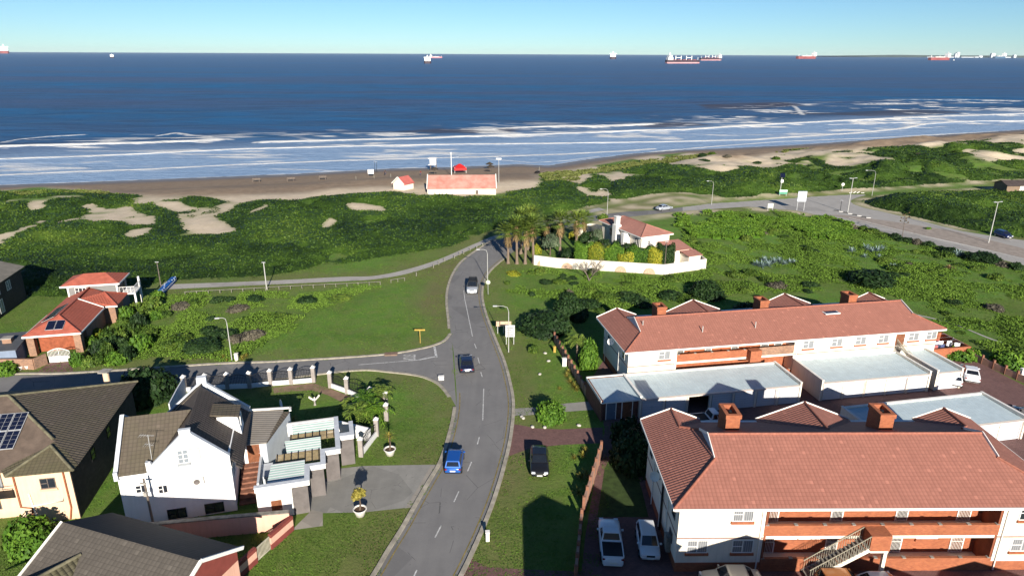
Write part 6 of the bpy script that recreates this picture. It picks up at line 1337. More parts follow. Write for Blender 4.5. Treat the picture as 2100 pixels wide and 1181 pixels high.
for i in range(9): a = i*2.4; z_ = 3.0+i*.26; m.tube([(-.12-(z_-2.5)*.05, 0, z_), (cos(a)*.8-.2, sin(a)*.5, z_+.35)], .03, 5); m.ico((cos(a)*.85-.2, sin(a)*.5, z_+.4), .17, 1)
m.build('flower_heads', lf_skirt, t)
for px, py, s_ in [(1163,772,.9),(1170,784,1.0),(1178,794,1.1),(1183,800,.9),(1166,764,.8),(1195,935,.9),(1203,975,1.0),(1193,980,1.0),(1186,1012,1.0),(1200,925,.8),(1178,940,.7)]: rose(px, py, s_, random.choice(AL), 'spiky aloe planted along the brick fence by the flats', 'aloe', 'aloe', 'aloes planted along the brick fence')
rose(1148, 798, .6, AL[0], 'small spiky plant in a bare patch on the verge', 'aloe', 'aloe'); rose(602, 862, 1.0, AL[1], 'yellow-green spiky plant on the shaded lawn of the white house', 'aloe', 'aloe')
for px, py, s_ in [(458,735,.9),(497,737,1.0),(505,732,.9),(465,741,.6)]: rose(px, py, s_, AL[0], 'spiky plant in the bed round the lamp post on the left lot', 'aloe', 'aloe', 'spiky plants round the left lamp post')
def palm_crown(n, ln, seed, skirt=False):
    r = random.Random(seed); m = MB()
    for i in range(n):
        a = i*2.399+r.random()*.3
        if skirt:
            e_ = r.uniform(-1.45, -1.0); o = (cos(a)*.25, sin(a)*.25, r.uniform(-1.6, .1)); blade(m, o, (cos(a)*cos(e_), sin(a)*cos(e_), sin(e_)), ln*r.uniform(.7, 1.1), .16, .0, 2); blade(m, o, (cos(a+.3)*cos(e_+.15), sin(a+.3)*cos(e_+.15), sin(e_+.15)), ln*r.uniform(.6, .9), .12, .1, 2); continue
        e_ = -.25+1.6*(i/n)**.8; d = Vector((cos(a)*cos(e_), sin(a)*cos(e_), sin(e_))); st = ln*.5; hub = d*st-Vector((0, 0, .18*st)); m.tube([(0, 0, 0), hub*.6+Vector((0, 0, .05)), hub], .022, 4, cap=False)
        sd_ = d.cross(Vector((0, 0, 1))); sd_ = sd_.normalized() if sd_.length > .05 else Vector((1, 0, 0)); upv = sd_.cross(d)
        for k in range(11):
            f = (k-5)/5*1.35; dd = d*cos(f)+sd_*sin(f)+upv*.12*abs(f); blade(m, hub, dd, ln*r.uniform(.45, .58), .075, .22, 2)
    return m
PCR = [tinted(palm_crown(34, 2.1, s), 'crown', lf_palm) for s in (1, 2)]; PSK = [tinted(palm_crown(70, 1.15, s, True), 'dead_skirt', lf_skirt) for s in (3, 4)]
def fan_palm(px, py, h, label, s_=1.0, group='fan palms beside the villa'):
    p = G(px, py); o = thing('fan_palm', label, 'palm tree', (p.x, p.y, 0), random.random()*6, group); ln_ = random.uniform(-.06, .06)*h; s_ *= random.uniform(.85, 1.12); h *= random.uniform(.92, 1.04)
    MB().tube([(0, 0, -.1), (0, 0, .5), (ln_*.4, 0, h*.5), (ln_, 0, h)], [.42, .27, .22, .18], 10).build('trunk', palmbark, o)
    link('crown', random.choice(PCR), o, (ln_, 0, h), None, (s_*1.5, s_*1.5, s_*1.3)); link('dead_skirt', random.choice(PSK), o, (ln_, 0, h-.1), None, (s_*1.25, s_*1.25, 1.2*s_)); return o
for px, py, h, s_, lb in [(1042,540,6.4,1.1,'fan palm with a shaggy dead skirt, leftmost of the row at the road bend'),(1060,541,7.9,1.15,'fan palm second from the left in the row at the road bend'),(1077,541,6.6,1.1,'fan palm third from the left in the row at the road bend'),(1094,540,7.6,1.1,'rightmost and tall fan palm of the front row at the road bend'),(1083,512,6.9,1.1,'fan palm standing just behind the front row of palms'),(1148,522,6.9,1.15,'broad fan palm in the middle of the villa garden'),(1181,517,6.6,.95,'slender fan palm left of the villa chimney'),(1198,500,5.6,.9,'fan palm nearest the left corner of the villa roof'),(1068,520,7.0,1.0,'half hidden fan palm behind the second palm of the row'),(1120,512,5.6,.9,'short fan palm between the palm row and the broad palm')]:
    fan_palm(px, py, h, lb, s_)
def feather_palm_mesh(n, ln, seed, mat, wide=.5):
    r = random.Random(seed); m = MB()
    for i in range(n):
        a = i*2.399; e_ = .15+1.2*(i/n); d = Vector((cos(a)*cos(e_), sin(a)*cos(e_), sin(e_))); s_ = d.cross(Vector((0, 0, 1))).normalized(); L_ = ln*r.uniform(.8, 1.1); prev = Vector((0, 0, 0))
        for k in range(1, 9):
            f = k/8; c = d*L_*f-Vector((0, 0, 1))*.55*f*f*L_; m.beam(prev, c, .03, .03)
            for sg in (-1, 1): blade(m, c, (s_*sg+d*.5-Vector((0, 0, .35))), wide*(1.15-f*.7), .05, .3, 2)
            prev = c
    return tinted(m, 'fronds', mat)
FP1 = feather_palm_mesh(20, 1.0, 1, lf_palm, .42); FP2 = feather_palm_mesh(16, 1.0, 2, lf_hedge, .36)
def fpalm(px, py, h, s_, label, me=None, name='feather_palm', cat='palm tree', tr=.14):
    p = G(px, py); o = thing(name, label, cat, (p.x, p.y, 0), random.random()*6); MB().tube([(0, 0, -.1), (.05, 0, h*.5), (0, 0, h)], tr, 8, tr*.8).build('trunk', palmbark, o); link('fronds', me or FP1, o, (0, 0, h), None, (s_, s_, s_)); return o
fpalm(738, 862, 1.0, 2.6, 'sprawling palm with drooping fronds in the white house garden'); fpalm(768, 862, 1.3, 2.3, 'broad green palm nearest the gate pillar of the white house', FP2); fpalm(752, 842, 1.7, 1.9, 'upright palm behind the sprawling one in the garden corner', FP2)
fpalm(786, 832, 1.8, 1.7, 'small palm leaning over the garden fence by the lawn'); fpalm(718, 835, .6, 1.3, 'low young palm at the left of the garden cluster')
fpalm(1182, 742, 3.0, 1.9, 'arching palm beside the brown pier fence left of the far flats', FP1)
# yucca clumps and hedges of the villa garden
YU = foliage_mesh('crown', lf_dark, 900, 1, 1, 1, .07, 9, 77, gap=.7)
def small_tree(px, py, h, r_, label, mat=None, cm_=None):
    p = G(px, py); o = thing('tree', label, 'tree', (p.x, p.y, 0), random.random()*6); m = MB(); m.tube([(0, 0, -.1), (.05, .02, h*.35)], .16, 8, .12)
    for i in range(4): a = i*1.6; m.tube([(.05, .02, h*.33), (cos(a)*r_*.25, sin(a)*r_*.25, h*.55), (cos(a)*r_*.5, sin(a)*r_*.5, h*.78)], [.09, .07, .04], 6)
    m.build('trunk', bark, o); link('crown', cm_ or YU, o, (0, 0, h*.42), None, (r_, r_, h*.58)); return o
G1_ = foliage_mesh('crown', leaf_mat('grey_green_leaves', (.035, .05, .03), (.07, .10, .055), (.14, .17, .10)), 1600, 1, 1, 1, .075, 10, 78, gap=.8)
for px, py, h, r_, lb in [(1128,524,4.6,1.9,'grey-green many-headed yucca behind the left end of the villa wall'),(1222,510,4.2,1.5,'grey-green tree in front of the villa chimney'),(1212,525,3.4,1.3,'small grey-green tree behind the left end of the hedge'),(1293,515,3.6,1.4,'dark spiky tree against the villa wall right of the chimney'),(1310,520,3.2,1.2,'short spiky tree at the corner of the villa'),(1238,500,3.6,1.2,'slim tree touching the villa roof edge')]: small_tree(px, py, h, r_, lb, cm_=G1_)
for px, py, h, r_, lb in [(1240,528,3.8,1.7,'dark bushy tree behind the large golden hedge block'),(1262,526,3.4,1.5,'dark bushy tree behind the middle green hedge block'),(1284,530,3.2,1.5,'dark bushy tree behind the lower golden hedge block'),(1302,532,3.6,1.4,'dark bushy tree against the villa corner'),(1218,520,3.6,1.7,'dark tree between the golden hedge and the villa chimney'),(1200,512,3.9,1.8,'dark tree left of the villa chimney'),(1188,528,2.8,1.5,'rounded dark tree behind the left hedge block')]: small_tree(px, py, h, r_, lb)
small_tree(1110, 500, 4.0, 2.4, 'dark leafy tree in the shade between the palms'); small_tree(1140, 500, 4.6, 2.2, 'dark tree behind the broad fan palm'); small_tree(1165, 535, 2.6, 1.7, 'round dark tree inside the left end of the villa wall')
bpx(1100, 520, 1.2, 2.2, 'yellow', 'yellow-green bush behind the palm row at the villa wall'); bpx(1176, 490, 1.2, 2.0, 'yellow', 'yellow flowering bush between the fan palms')
def hedge(px, py, r_, h, kind, label):
    p = G(px, py); o = thing('hedge', label, 'hedge', (p.x, p.y, 0), radians(-13)); mats = dict(green=lf_hedge, yellow=lf_yel, dark=lf_dark)
    r = np.random.default_rng(int(px)); n = 3600; q = r.uniform(-1, 1, (n, 3)); f = r.integers(0, 4, n); q[f == 0, 1] = -1; q[f == 1, 2] = 1; q[f == 2, 0] = np.sign(q[f == 2, 0]); q[f == 3, 1] = -1+.3*r.random((f == 3).sum())
    C = q*np.array([r_*1.2, 1.0, h/2])+np.array([0, 0, h/2]); C[:, 2] *= 1+.10*np.sin(C[:, 0]*2.1+px); C += r.normal(scale=.10, size=C.shape)
    Nn = q+r.normal(scale=.5, size=q.shape); s_ = r.uniform(.05, .12, n); V, F_ = quads(C, Nn, s_, s_*1.4, r.random(n)*6.28)
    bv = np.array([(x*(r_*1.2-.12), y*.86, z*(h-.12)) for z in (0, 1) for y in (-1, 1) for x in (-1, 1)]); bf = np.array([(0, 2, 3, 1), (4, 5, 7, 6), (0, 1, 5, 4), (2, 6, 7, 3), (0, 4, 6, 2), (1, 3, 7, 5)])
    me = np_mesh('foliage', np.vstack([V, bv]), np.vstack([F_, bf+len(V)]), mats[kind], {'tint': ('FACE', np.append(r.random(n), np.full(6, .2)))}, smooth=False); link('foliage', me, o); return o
for px, py, r_, h, k_, lb in [(1199,541,1.5,3.7,'green','tall green hedge block at the left end of the villa hedge row'),(1228,545,1.5,3.8,'yellow','large golden hedge block left of centre in the villa hedge row'),(1258,548,1.4,3.9,'green','green hedge block between the two golden ones'),(1282,551,1.1,3.0,'yellow','lower golden hedge block in the middle of the villa hedge row'),(1311,552,2.0,3.9,'green','wide bright green hedge block right of centre'),(1341,555,.9,3.8,'yellow','narrow golden hedge block near the wall corner'),(1362,549,1.3,4.1,'dark','dark green hedge block at the right end by the wall corner')]: hedge(px, py, r_, h, k_, lb)
# bare tree in front of the villa wall
p = G(1208, 576); t = thing('bare_tree', 'leafless grey tree in front of the villa wall', 'tree', (p.x, p.y, 0)); m = MB(); tw = MB(); rr2 = random.Random(4)
def branch(o, d, ln, r_, dep):
    e_ = o+d*ln; mid = o.lerp(e_, .5)+Vector((rr2.uniform(-.1, .1), rr2.uniform(-.1, .1), .06))*ln*.5; (m if dep > 2 else tw).tube([o, mid, e_], [r_, r_*.8, r_*.6], 5 if dep > 2 else 3, cap=False)
    if dep == 0: return
    for i in range(3 if dep > 1 else 4):
        nd = (d+Vector((rr2.uniform(-.8, .8), rr2.uniform(-.8, .8), rr2.uniform(-.15, .5)))).normalized(); branch(e_ if i else mid, nd, ln*rr2.uniform(.6, .85), r_*.6, dep-1)
for a in (-.9, .6, 2.2): branch(Vector((0, 0, 0)), Vector((cos(a)*.55, sin(a)*.4, .8)).normalized(), 1.35, .12, 5)
m.build('trunk', M('grey_bark', (.20, .165, .14), .95, .3, 3), t); tw.build('twigs', M('grey_bark', (.20, .165, .14)), t)
# potted trees on the verge by the white house
def potted(px, py, s_, mat, label, h):
    p = G(px, py); o = thing('potted_tree', label, 'potted tree', (p.x, p.y, 0)); pt = MB().lathe([(0, 0), (.36, 0), (.52, .55), (.55, .62), (.60, .62), (.60, .68), (.50, .68), (.47, .5), (0, .5)], 20).build('pot', potm, o); MB().lathe([(0, .56), (.47, .56)], 16).build('soil', soil, pt)
    MB().tube([(0, 0, .5), (.08, .02, 1.2), (.0, 0, h)], .09, 7, .05).build('trunk', bark, o); link('crown', AL[0] if mat == 0 else foliage_mesh('crown', lf_alo, 900, .7, .7, .95, .06, 6, 5), o, (0, 0, h-(.25 if mat == 0 else .45)), None, (.95,)*3 if mat == 0 else None); return o
potted(739, 1056, 1, 1, 'leafy round-headed tree in a white pot at the driveway edge', 2.3); potted(800, 932, 1, 0, 'spiky yellow-green tree in a white pot on the lawn', 2.2)

# ------------------------------------------------------------ vehicles
def paintm(name, c, metal=.2): 
    m, nt, bs = newmat(name); bs.inputs['Base Color'].default_value = (*c, 1); bs.inputs['Roughness'].default_value = .28; bs.inputs['Coat Weight'].default_value = .7; bs.inputs['Coat Roughness'].default_value = .05; bs.inputs['Metallic'].default_value = metal
    n = noise_(nt, N(nt, 'TexCoord').outputs['Object'], 3, 4, .6); L(nt, mixc(nt, mathn(nt, 'MULTIPLY', n, .25), c, tuple(x*.6+.03 for x in c)), bs.inputs['Base Color']); return m
cglass = M('car_glass', (.012, .015, .02), .05, .1, 1, spec=1.0); trimb = M('black_trim', (.02, .02, .02), .6, .1, 2); lampw = M('headlamp_glass', (.7, .72, .75), .1, .05, 1, spec=1); lampr = M('tail_lamp', (.22, .01, .01), .2, .1, 1, spec=.8); plate_m = M('number_plate', (.7, .7, .65), .6, .05, 1)
WH = {}
def wheel_me(r_):
    if r_ not in WH:
        WH[r_] = (MB().lathe([(r_*.62, -.1), (r_*.93, -.1), (r_, -.06), (r_, .06), (r_*.93, .1), (r_*.62, .1)], 18).data('tyre', tyre), MB().lathe([(r_*.62, -.085), (r_*.5, -.075), (r_*.15, -.09), (0, -.09)], 12).lathe([(r_*.62, .085), (r_*.5, .07), (r_*.15, .09), (0, .09)], 12).data('rim', rimm))
    return WH[r_]
SPEC = {  # length, width, height, body top profile (x fraction, z), cabin (rear base, rear top, front top, front base)
 'hatch': (3.7, 1.62, 1.48, [(-.5, .5), (-.495, .82), (-.47, .93), (-.2, .95), (.15, .93), (.27, .90), (.42, .80), (.485, .66), (.5, .45)], (-.48, -.40, .10, .29)),
 'sedan': (4.5, 1.76, 1.44, [(-.5, .5), (-.495, .80), (-.46, .95), (-.3, .97), (.1, .93), (.24, .90), (.42, .80), (.485, .66), (.5, .45)], (-.37, -.22, .07, .22)),
 'suv': (4.5, 1.82, 1.80, [(-.5, .6), (-.495, .95), (-.47, 1.08), (-.2, 1.10), (.15, 1.08), (.25, 1.06), (.43, .98), (.49, .82), (.5, .55)], (-.47, -.42, .10, .24)),
 'pickup': (5.1, 1.80, 1.70, [(-.5, .55), (-.495, .95), (-.47, 1.02), (-.2, 1.03), (.1, 1.03), (.2, 1.02), (.42, .93), (.485, .78), (.5, .5)], (-.12, -.07, .06, .19)),
}
def car(kind, px, py, head, paint, label, group=None, loc=None, beds=None, rack=False, z=0.0):
    Lc, Wc, Hc, prof, cab = SPEC[kind]; p = loc or G(px, py, .5); o = thing(kind if kind in ('hatch', 'pickup') else kind, label, {'hatch': 'car', 'sedan': 'car', 'suv': 'car', 'pickup': 'pickup truck'}[kind], (p[0], p[1], z), head, group)
    o.name = {'hatch': 'hatchback_car', 'sedan': 'sedan_car', 'suv': 'off_road_car', 'pickup': 'pickup_truck'}[kind]
    w = Wc/2; rings = []
    for x, zt in prof:
        e_ = 1-.16*max(0, abs(x)-.40)/.10; zb = .24+.10*max(0, abs(x)-.42)/.08; hw = w*e_
        rings.append([(x*Lc, y, z_) for y, z_ in [(-hw*.9, zb), (-hw, zb+.12), (-hw*1.0, (zb+zt)/2), (-hw*.97, zt-.10), (-hw*.86, zt-.015), (-hw*.4, zt+.015), (hw*.4, zt+.015), (hw*.86, zt-.015), (hw*.97, zt-.10), (hw, (zb+zt)/2), (hw, zb+.12), (hw*.9, zb)]])
    m = MB(); n = 12; m.mesh([v for r_ in rings for v in r_], [(i*n+k, i*n+(k+1) % n, (i+1)*n+(k+1) % n, (i+1)*n+k) for i in range(len(rings)-1) for k in range(n)], True); m.face(rings[0]); m.face(rings[-1][::-1])
    body = m.build('body', paint, o)
    zb = prof[3][1]-.02; a, b, c, d = [q*Lc for q in cab]; wb, wt = w*.90, w*.73; cm_ = MB()
    B_ = [(a, -wb, zb), (d, -wb, zb-.02), (d, wb, zb-.02), (a, wb, zb)]; T_ = [(b, -wt, Hc-.03), (c, -wt, Hc-.03), (c, wt, Hc-.03), (b, wt, Hc-.03)]; mid = [((b+c)/2+s1*(c-b)*.42, s2*wt*.85, Hc) for s1, s2 in ((-1, -1), (1, -1), (1, 1), (-1, 1))]
    cm_.mesh(B_+T_+mid, [(0, 1, 5, 4), (1, 2, 6, 5), (2, 3, 7, 6), (3, 0, 4, 7), (4, 5, 9, 8), (5, 6, 10, 9), (6, 7, 11, 10), (7, 4, 8, 11), (8, 9, 10, 11)]); cm_.build('cabin', trimb if rack else paint, o)
    def inset(q, f0, f1, g0, g1, off_):
        q = [Vector(v) for v in q]; nn = (q[1]-q[0]).cross(q[3]-q[0]).normalized(); P_ = lambda u, v: q[0].lerp(q[1], u).lerp(q[3].lerp(q[2], u), v)+nn*off_; return [P_(f0, g0), P_(f1, g0), P_(f1, g1), P_(f0, g1)]
    MB().face(inset([B_[1], B_[2], T_[2], T_[1]], .06, .94, .08, .93, .012)).build('windscreen', cglass, o); MB().face(inset([B_[3], B_[0], T_[0], T_[3]], .08, .92, .2, .9, .012)).build('rear_window', cglass, o)
    for q in ([B_[0], B_[1], T_[1], T_[0]], [B_[2], B_[3], T_[3], T_[2]]):
        MB().face(inset(q, .10, .48, .14, .88, .012)).build('side_window', cglass, o); MB().face(inset(q, .52, .90, .14, .88, .012)).build('side_window', cglass, o)
    r_ = .31 if kind in ('hatch', 'sedan') else .37; ty, ri = wheel_me(r_)
    for fx in (-.31, .31):
        for s_ in (-1, 1): wv_ = link('wheel', ty, o, (fx*Lc, s_*(w-.08), r_), (pi/2, 0, 0)); link('rim', ri, wv_)
    for s_ in (-1, 1):
        MB().cbox((Lc*.475, s_*w*.66, prof[-2][1]-.02), .16, .34, .14).build('headlight', lampw, o); MB().cbox((-Lc*.488, s_*w*.78, prof[1][1]-.05), .08, .20, .12).build('tail_light', lampr, o); MB().cbox((d-.25, s_*(w+.07), zb+.08), .12, .18, .12).build('wing_mirror', paint if kind != 'suv' else trimb, o)
    MB().cbox((Lc*.492, 0, prof[-2][1]-.06), .06, w*.8, .14).build('grille', trimb, o); MB().cbox((-Lc*.502, 0, .62), .02, .5, .12).build('number_plate', plate_m, o); MB().cbox((Lc*.503, 0, .40), .02, .5, .12).build('number_plate', plate_m, o)
    MB().cbox((-Lc*.49, 0, .42), .1, w*1.7, .12).cbox((Lc*.485, 0, .36), .1, w*1.6, .1).build('bumper_trim', trimb, o)
    if kind == 'pickup':
        MB().box(-.46*Lc, -.14*Lc, -w*.84, w*.84, 1.0, 1.065).build('bed_cover', M('black_bed_cover', (.012, .013, .018), .6, .1, 2), o); MB().box(-.475*Lc, -.46*Lc, -w*.88, w*.88, .98, 1.09).box(-.46*Lc, -.13*Lc, -w*.93, -w*.84, .98, 1.09).box(-.46*Lc, -.13*Lc, w*.84, w*.93, .98, 1.09).build('bed_rail', paint, o)
    if rack:
        rk = MB()
        for s_ in (-1, 1): rk.beam((b, s_*wt*.8, Hc+.06), (c, s_*wt*.8, Hc+.06), .04, .05)
        for f in (0, .33, .66, 1): rk.beam((b+(c-b)*f, -wt*.8, Hc+.05), (b+(c-b)*f, wt*.8, Hc+.05), .04, .03)
        rk.build('roof_rack', trimb, o)
    return o
blue = paintm('blue_car_paint', (.01, .10, .42), .3); navy = paintm('navy_car_paint', (.012, .018, .05), .4); blk = paintm('black_car_paint', (.012, .012, .014), .3); wht = paintm('white_car_paint', (.72, .73, .75), 0.0); slv = paintm('silver_car_paint', (.50, .53, .57), .4); crm = paintm('cream_car_paint', (.60, .56, .46), .1); dblu = paintm('dark_blue_car_paint', (.012, .02, .09), .3); rst = paintm('orange_car_paint', (.40, .16, .05), .2); gry = paintm('grey_car_paint', (.10, .11, .12), .4)
def hd(x0, y0, x1, y1): a, b = G(x0, y0), G(x1, y1); return atan2(b.y-a.y, b.x-a.x)
car('hatch', 932, 945, hd(928, 990, 944, 890), blue, 'bright blue hatchback driving away on the main road'); car('sedan', 957, 746, hd(963, 790, 955, 700), navy, 'dark navy sedan driving away near the side road junction')
car('suv', 969, 590, hd(975, 560, 966, 625)+.0, slv, 'silver off-road car with black roof rack coming down the main road', rack=True); car('sedan', 1106, 945, hd(1103, 910, 1105, 985), blk, 'black sedan parked alone on the grass verge')
car('sedan', 1362, 427, hd(1340, 430, 1385, 424), slv, 'silver sedan on the coastal road behind the villa'); car('hatch', 2057, 482, hd(2035, 476, 2080, 489), dblu, 'dark blue hatchback parked beside the coastal road')
car('sedan', 1989, 766, hd(2000, 785, 1985, 745), wht, 'white sedan parked beyond the last garage'); car('hatch', 1955, 776, hd(1965, 795, 1953, 755), wht, 'white hatchback almost hidden behind the last garage')
car('pickup', 1252, 1110, hd(1256, 1150, 1247, 1070), wht, 'white pickup truck with black bed cover parked beside the brick fence'); car('hatch', 1328, 1110, hd(1321, 1080, 1335, 1150), wht, 'white hatchback parked beside the near flats facing the camera')
car('sedan', 1500, 1190, hd(1560, 1181, 1440, 1181), crm, 'cream car parked under the near flats, cut by the bottom edge'); car('hatch', 1728, 1197, hd(1700, 1200, 1760, 1200), rst, 'orange-brown car half out of the bottom edge under the staircase'); car('sedan', 1812, 1204, hd(1780, 1200, 1840, 1200), wht, 'pale car roof just showing at the bottom edge')
car('pickup', 1462, 862, FB.a, wht, 'white pickup in the shaded yard behind the near flats'); car('sedan', 2112, 856, FB.a+1.2, navy, 'dark car at the right edge behind the pale garage roof')
# ------------------------------------------------------------ street lamps, poles, signs
def lamp(px, py, h, arm, ang, label, mat=None, double=False, group='street lamps with curved arms', zb=None):
    p = G(px, py); o = thing('street_lamp', label, 'street lamp', (p.x, p.y, 0 if zb is None else zb), ang, group)
    if double:
        MB().tube([(0, 0, -.1), (0, 0, h)], .12, 8, .07).build('pole', mat or polew, o); MB().beam((-.7, 0, h), (.7, 0, h+.05), .08, .08).build('cross_arm', polew, o)
        for s_ in (-1, 1): MB().cbox((s_*.85, 0, h+.08), .6, .22, .12).build('lamp_head', steel, o)
    else:
        MB().tube([(0, 0, -.1), (0, 0, h*.88)], .065, 8, .05).build('pole', mat or polew, o); MB().tube([(0, 0, h*.88), (-.12*arm, 0, h*.97), (-.5*arm, 0, h*1.0), (-arm, 0, h*1.0)], .035, 6).build('arm', mat or polew, o); MB().cbox((-arm-.25, 0, h), .55, .2, .12).build('lamp_head', steel, o)
    return o
lamp(1043, 722, 6.45, 1.5, 0, 'street lamp with curved arm beside the sign boards right of the main road'); lamp(1000, 580, 5.9, 1.3, 0, 'thin street lamp by the bend below the palms'); lamp(476, 740, 5.9, .8, .2, 'street lamp in a planted bed on the left lot')
lamp(1788, 402, 7.1, 2.4, 0, 'curved street lamp by the nose of the traffic island'); lamp(1459, 420, 6.2, 1.3, 0, 'small street lamp where the sandy path meets the coastal road'); lamp(1245, 440, 6.3, 1.5, 0, 'street lamp above the villa roof')
lamp(1738, 437, 8.6, 0, .3, 'tall white double-headed lamp pole in the middle of the junction', double=True, group='tall double-headed lamp poles'); lamp(2027, 498, 8.6, 0, .3, 'tall white double-headed lamp pole on the paved median at the right', double=True, group='tall double-headed lamp poles')
def simple_pole(px, py, h, r_, label, mat=greywood, top=None, z=0.0, cat='pole'):
    p = G(px, py, z); o = thing('pole', label, cat, (p.x, p.y, z)); MB().tube([(0, 0, -.2), (0, 0, h)], r_, 8, r_*.75).build('post', mat, o); (top or MB().cbox((0, 0, h), .6, .1, .1)).build('top_fitting', steel, o); return o
simple_pole(547, 594, 4.7, .10, 'grey utility pole beside the footpath', polew); simple_pole(1362, 562, 6.0, .08, 'thin dark pole at the corner of the villa wall', greywood); simple_pole(1023, 391, 9.6, .09, 'tall floodlight mast right of the beach building', polew, MB().cbox((0, 0, 9.5), 1.6, .3, .5), -2.0)
simple_pole(926, 362, 8.0, .14, 'white mast with flag arm behind the beach building', white, MB().beam((0, 0, 6.2), (2.6, 0, 6.6), .1, .1).cbox((0, 0, 7.9), .5, .4, .4), -2.5)
simple_pole(769, 352, 3.6, .07, 'left of two thin dark beach poles by the water', blackm, z=-3.2); simple_pole(773, 353, 3.6, .07, 'right of two thin dark beach poles by the water', blackm, z=-3.2)
w_ = thing('overhead_wire', 'thin overhead wire from the footpath pole to the red-roofed house', 'wire', tuple(G(547, 594))); a = Vector((0, 0, 4.6)); b = G(330, 590)-G(547, 594)+Vector((0, 0, 4.4)); MB().tube([a, a.lerp(b, .5)-Vector((0, 0, .5)), b], .018, 4).build('wire', blackm, w_)
simple_pole(331, 592, 4.6, .09, 'wooden pole at the back corner of the red-roofed house', greywood)
def board_sign(px, py, w, h, zb, posts, label, mat, z=0.0, ang=0, name='sign', back=None, extra=None, cat='sign'):
    p = G(px, py, z); o = thing(name, label, cat, (p.x, p.y, z), ang); pm = MB()
    for i in range(posts): x = (i-(posts-1)/2)*w*.8/max(1, posts-1) if posts > 1 else 0; MB().box(x-.04, x+.04, .0, .07, -.1, zb+h*.9).build('post', steel, o)
    bo = MB().box(-w/2, w/2, -.05, -.002, zb, zb+h).build('board', mat, o)
    if extra: extra(o, bo)
    return o
def three(o, bo):
    for i in range(3): MB().box(-1.05, 1.05, -.075, -.052, 2.35+i*.85, 3.08+i*.85).build('panel', white, bo)
board_sign(1641, 432, 2.2, 2.6, 2.3, 2, 'large white three-panel sign on two posts at the coastal road', M('sign_edge', (.25, .35, .5), .6, .1, 1), extra=three)
board_sign(1579, 432, 1.4, 1.1, .7, 2, 'small pale board on the grass left of the three-panel sign', M('pale_board', (.55, .58, .52), .7, .1, 1))
def lines_(o, bo):
    for i in range(5): MB().box(-.75, .75-(i % 2)*.3, -.06, -.052, .95+.22*i+.7, 1.03+.22*i+.7).build('text_line', trimb, bo)
o = board_sign(1046, 706, 1.25, 1.7, 1.1, 2, 'square white notice board with grey lettering behind the street lamp', M('grey_white_board', (.52, .53, .55), .7, .15, 3))
for i in range(5): MB().box(-.45, .45-(i % 2)*.25, -.062, -.052, 1.3+.27*i, 1.38+.27*i).build('text_line', greywall, o)
o = board_sign(1033, 684, 2.1, .75, 1.1, 3, 'low peach-coloured board sign on three posts behind the notice board', M('peach_board', (.58, .40, .28), .8, .2, 3))
o = board_sign(862, 703, 1.4, .2, 1.8, 1, 'yellow T-shaped street name sign on the grass by the junction', yellowp, name='street_sign'); MB().box(-.04, .04, -.06, .0, 0, 1.8).build('post', yellowp, o)
p = G(1001, 604); o = thing('round_sign', 'round pale traffic sign facing away beside the main road', 'traffic sign', (p.x, p.y, 0)); MB().tube([(0, 0, -.1), (0, 0, 2.2)], .035, 8).build('post', steel, o); MB().lathe([(0, -.02), (.38, -.02), (.38, .02), (0, .02)], 24).build('sign_plate', M('pale_green_plate', (.55, .60, .48), .5, .1, 1), o, loc=(0, -.05, 2.1), rot=(pi/2, 0, 0))
p = G(1726, 395); o = thing('round_sign', 'small round white traffic sign in front of the thicket beyond the junction', 'traffic sign', (p.x, p.y, 0)); MB().tube([(0, 0, -.1), (0, 0, 2.4)], .05, 8).build('post', steel, o); MB().lathe([(0, -.02), (.45, -.02), (.45, .02), (0, .02)], 24).build('sign_plate', white, o, loc=(0, -.06, 2.3), rot=(pi/2, 0, 0))
p = G(1599, 400); o = thing('solar_pole', 'pole with tilted solar panel and white box above the green sign', 'solar pole', (p.x, p.y, 0)); MB().tube([(0, 0, -.1), (0, 0, 5.2)], .1, 8).build('post', polew, o); MB().slab([(-.6, -.5, 5.0), (.7, -.5, 5.0), (.9, .5, 6.0), (-.4, .5, 6.0)], .06).build('solar_panel', solar, o); MB().cbox((.1, -.12, 3.9), .7, .3, .8).build('equipment_box', white, o)
board_sign(1605, 405, 2.2, 1.2, .9, 2, 'green and white board sign below the solar panel pole', M('green_board', (.10, .30, .20), .7, .1, 1), extra=lambda o, bo: MB().box(-1.1, 1.1, -.07, -.052, 1.55, 2.1).build('panel', M('pale_mint', (.5, .65, .58), .7, .1, 1), bo))
# rail fences and posts along the footpath
def rail(px0, py0, px1, py1, n, label):
    a, b = G(px0, py0), G(px1, py1); o = thing('rail_fence', label, 'fence', (a.x, a.y, 0)); d = b-a; wf = M('faded_white_rail', (.22, .21, .17), .8, .2, 2)
    for i in range(n+1): q = d*(i/n); MB().cbox((q.x, q.y, .3), .09, .09, .62).build('post', wf, o)
    MB().beam((0, 0, .55), (d.x, d.y, .55), .05, .07).build('rail', wf, o)
rail(380, 605, 545, 596, 7, 'low white rail fence below the footpath, left of the utility pole'); rail(549, 595, 780, 584, 10, 'low white rail fence below the footpath, right of the utility pole'); rail(802, 580, 830, 576, 2, 'short white rail fence piece near the bend of the footpath')
for px, py in [(854,566),(889,549),(900,543),(911,536),(932,530),(943,523),(951,521),(964,514),(978,511),(990,505)]:
    p = G(px, py); tag(MB().box(-.07, .07, -.07, .07, 0, .7).build('bollard', M('faded_white_rail', (.22, .21, .17)), loc=(p.x, p.y, 0)), 'short faded white post between the footpath and the main road', 'bollard', 'short posts along the upper footpath')
bl_m = M('blue_drum', (.01, .10, .38), .6, .15, 2); bw_m = M('white_drum', (.6, .66, .72), .6, .1, 2)
a, b = G(331, 604), G(357, 578)
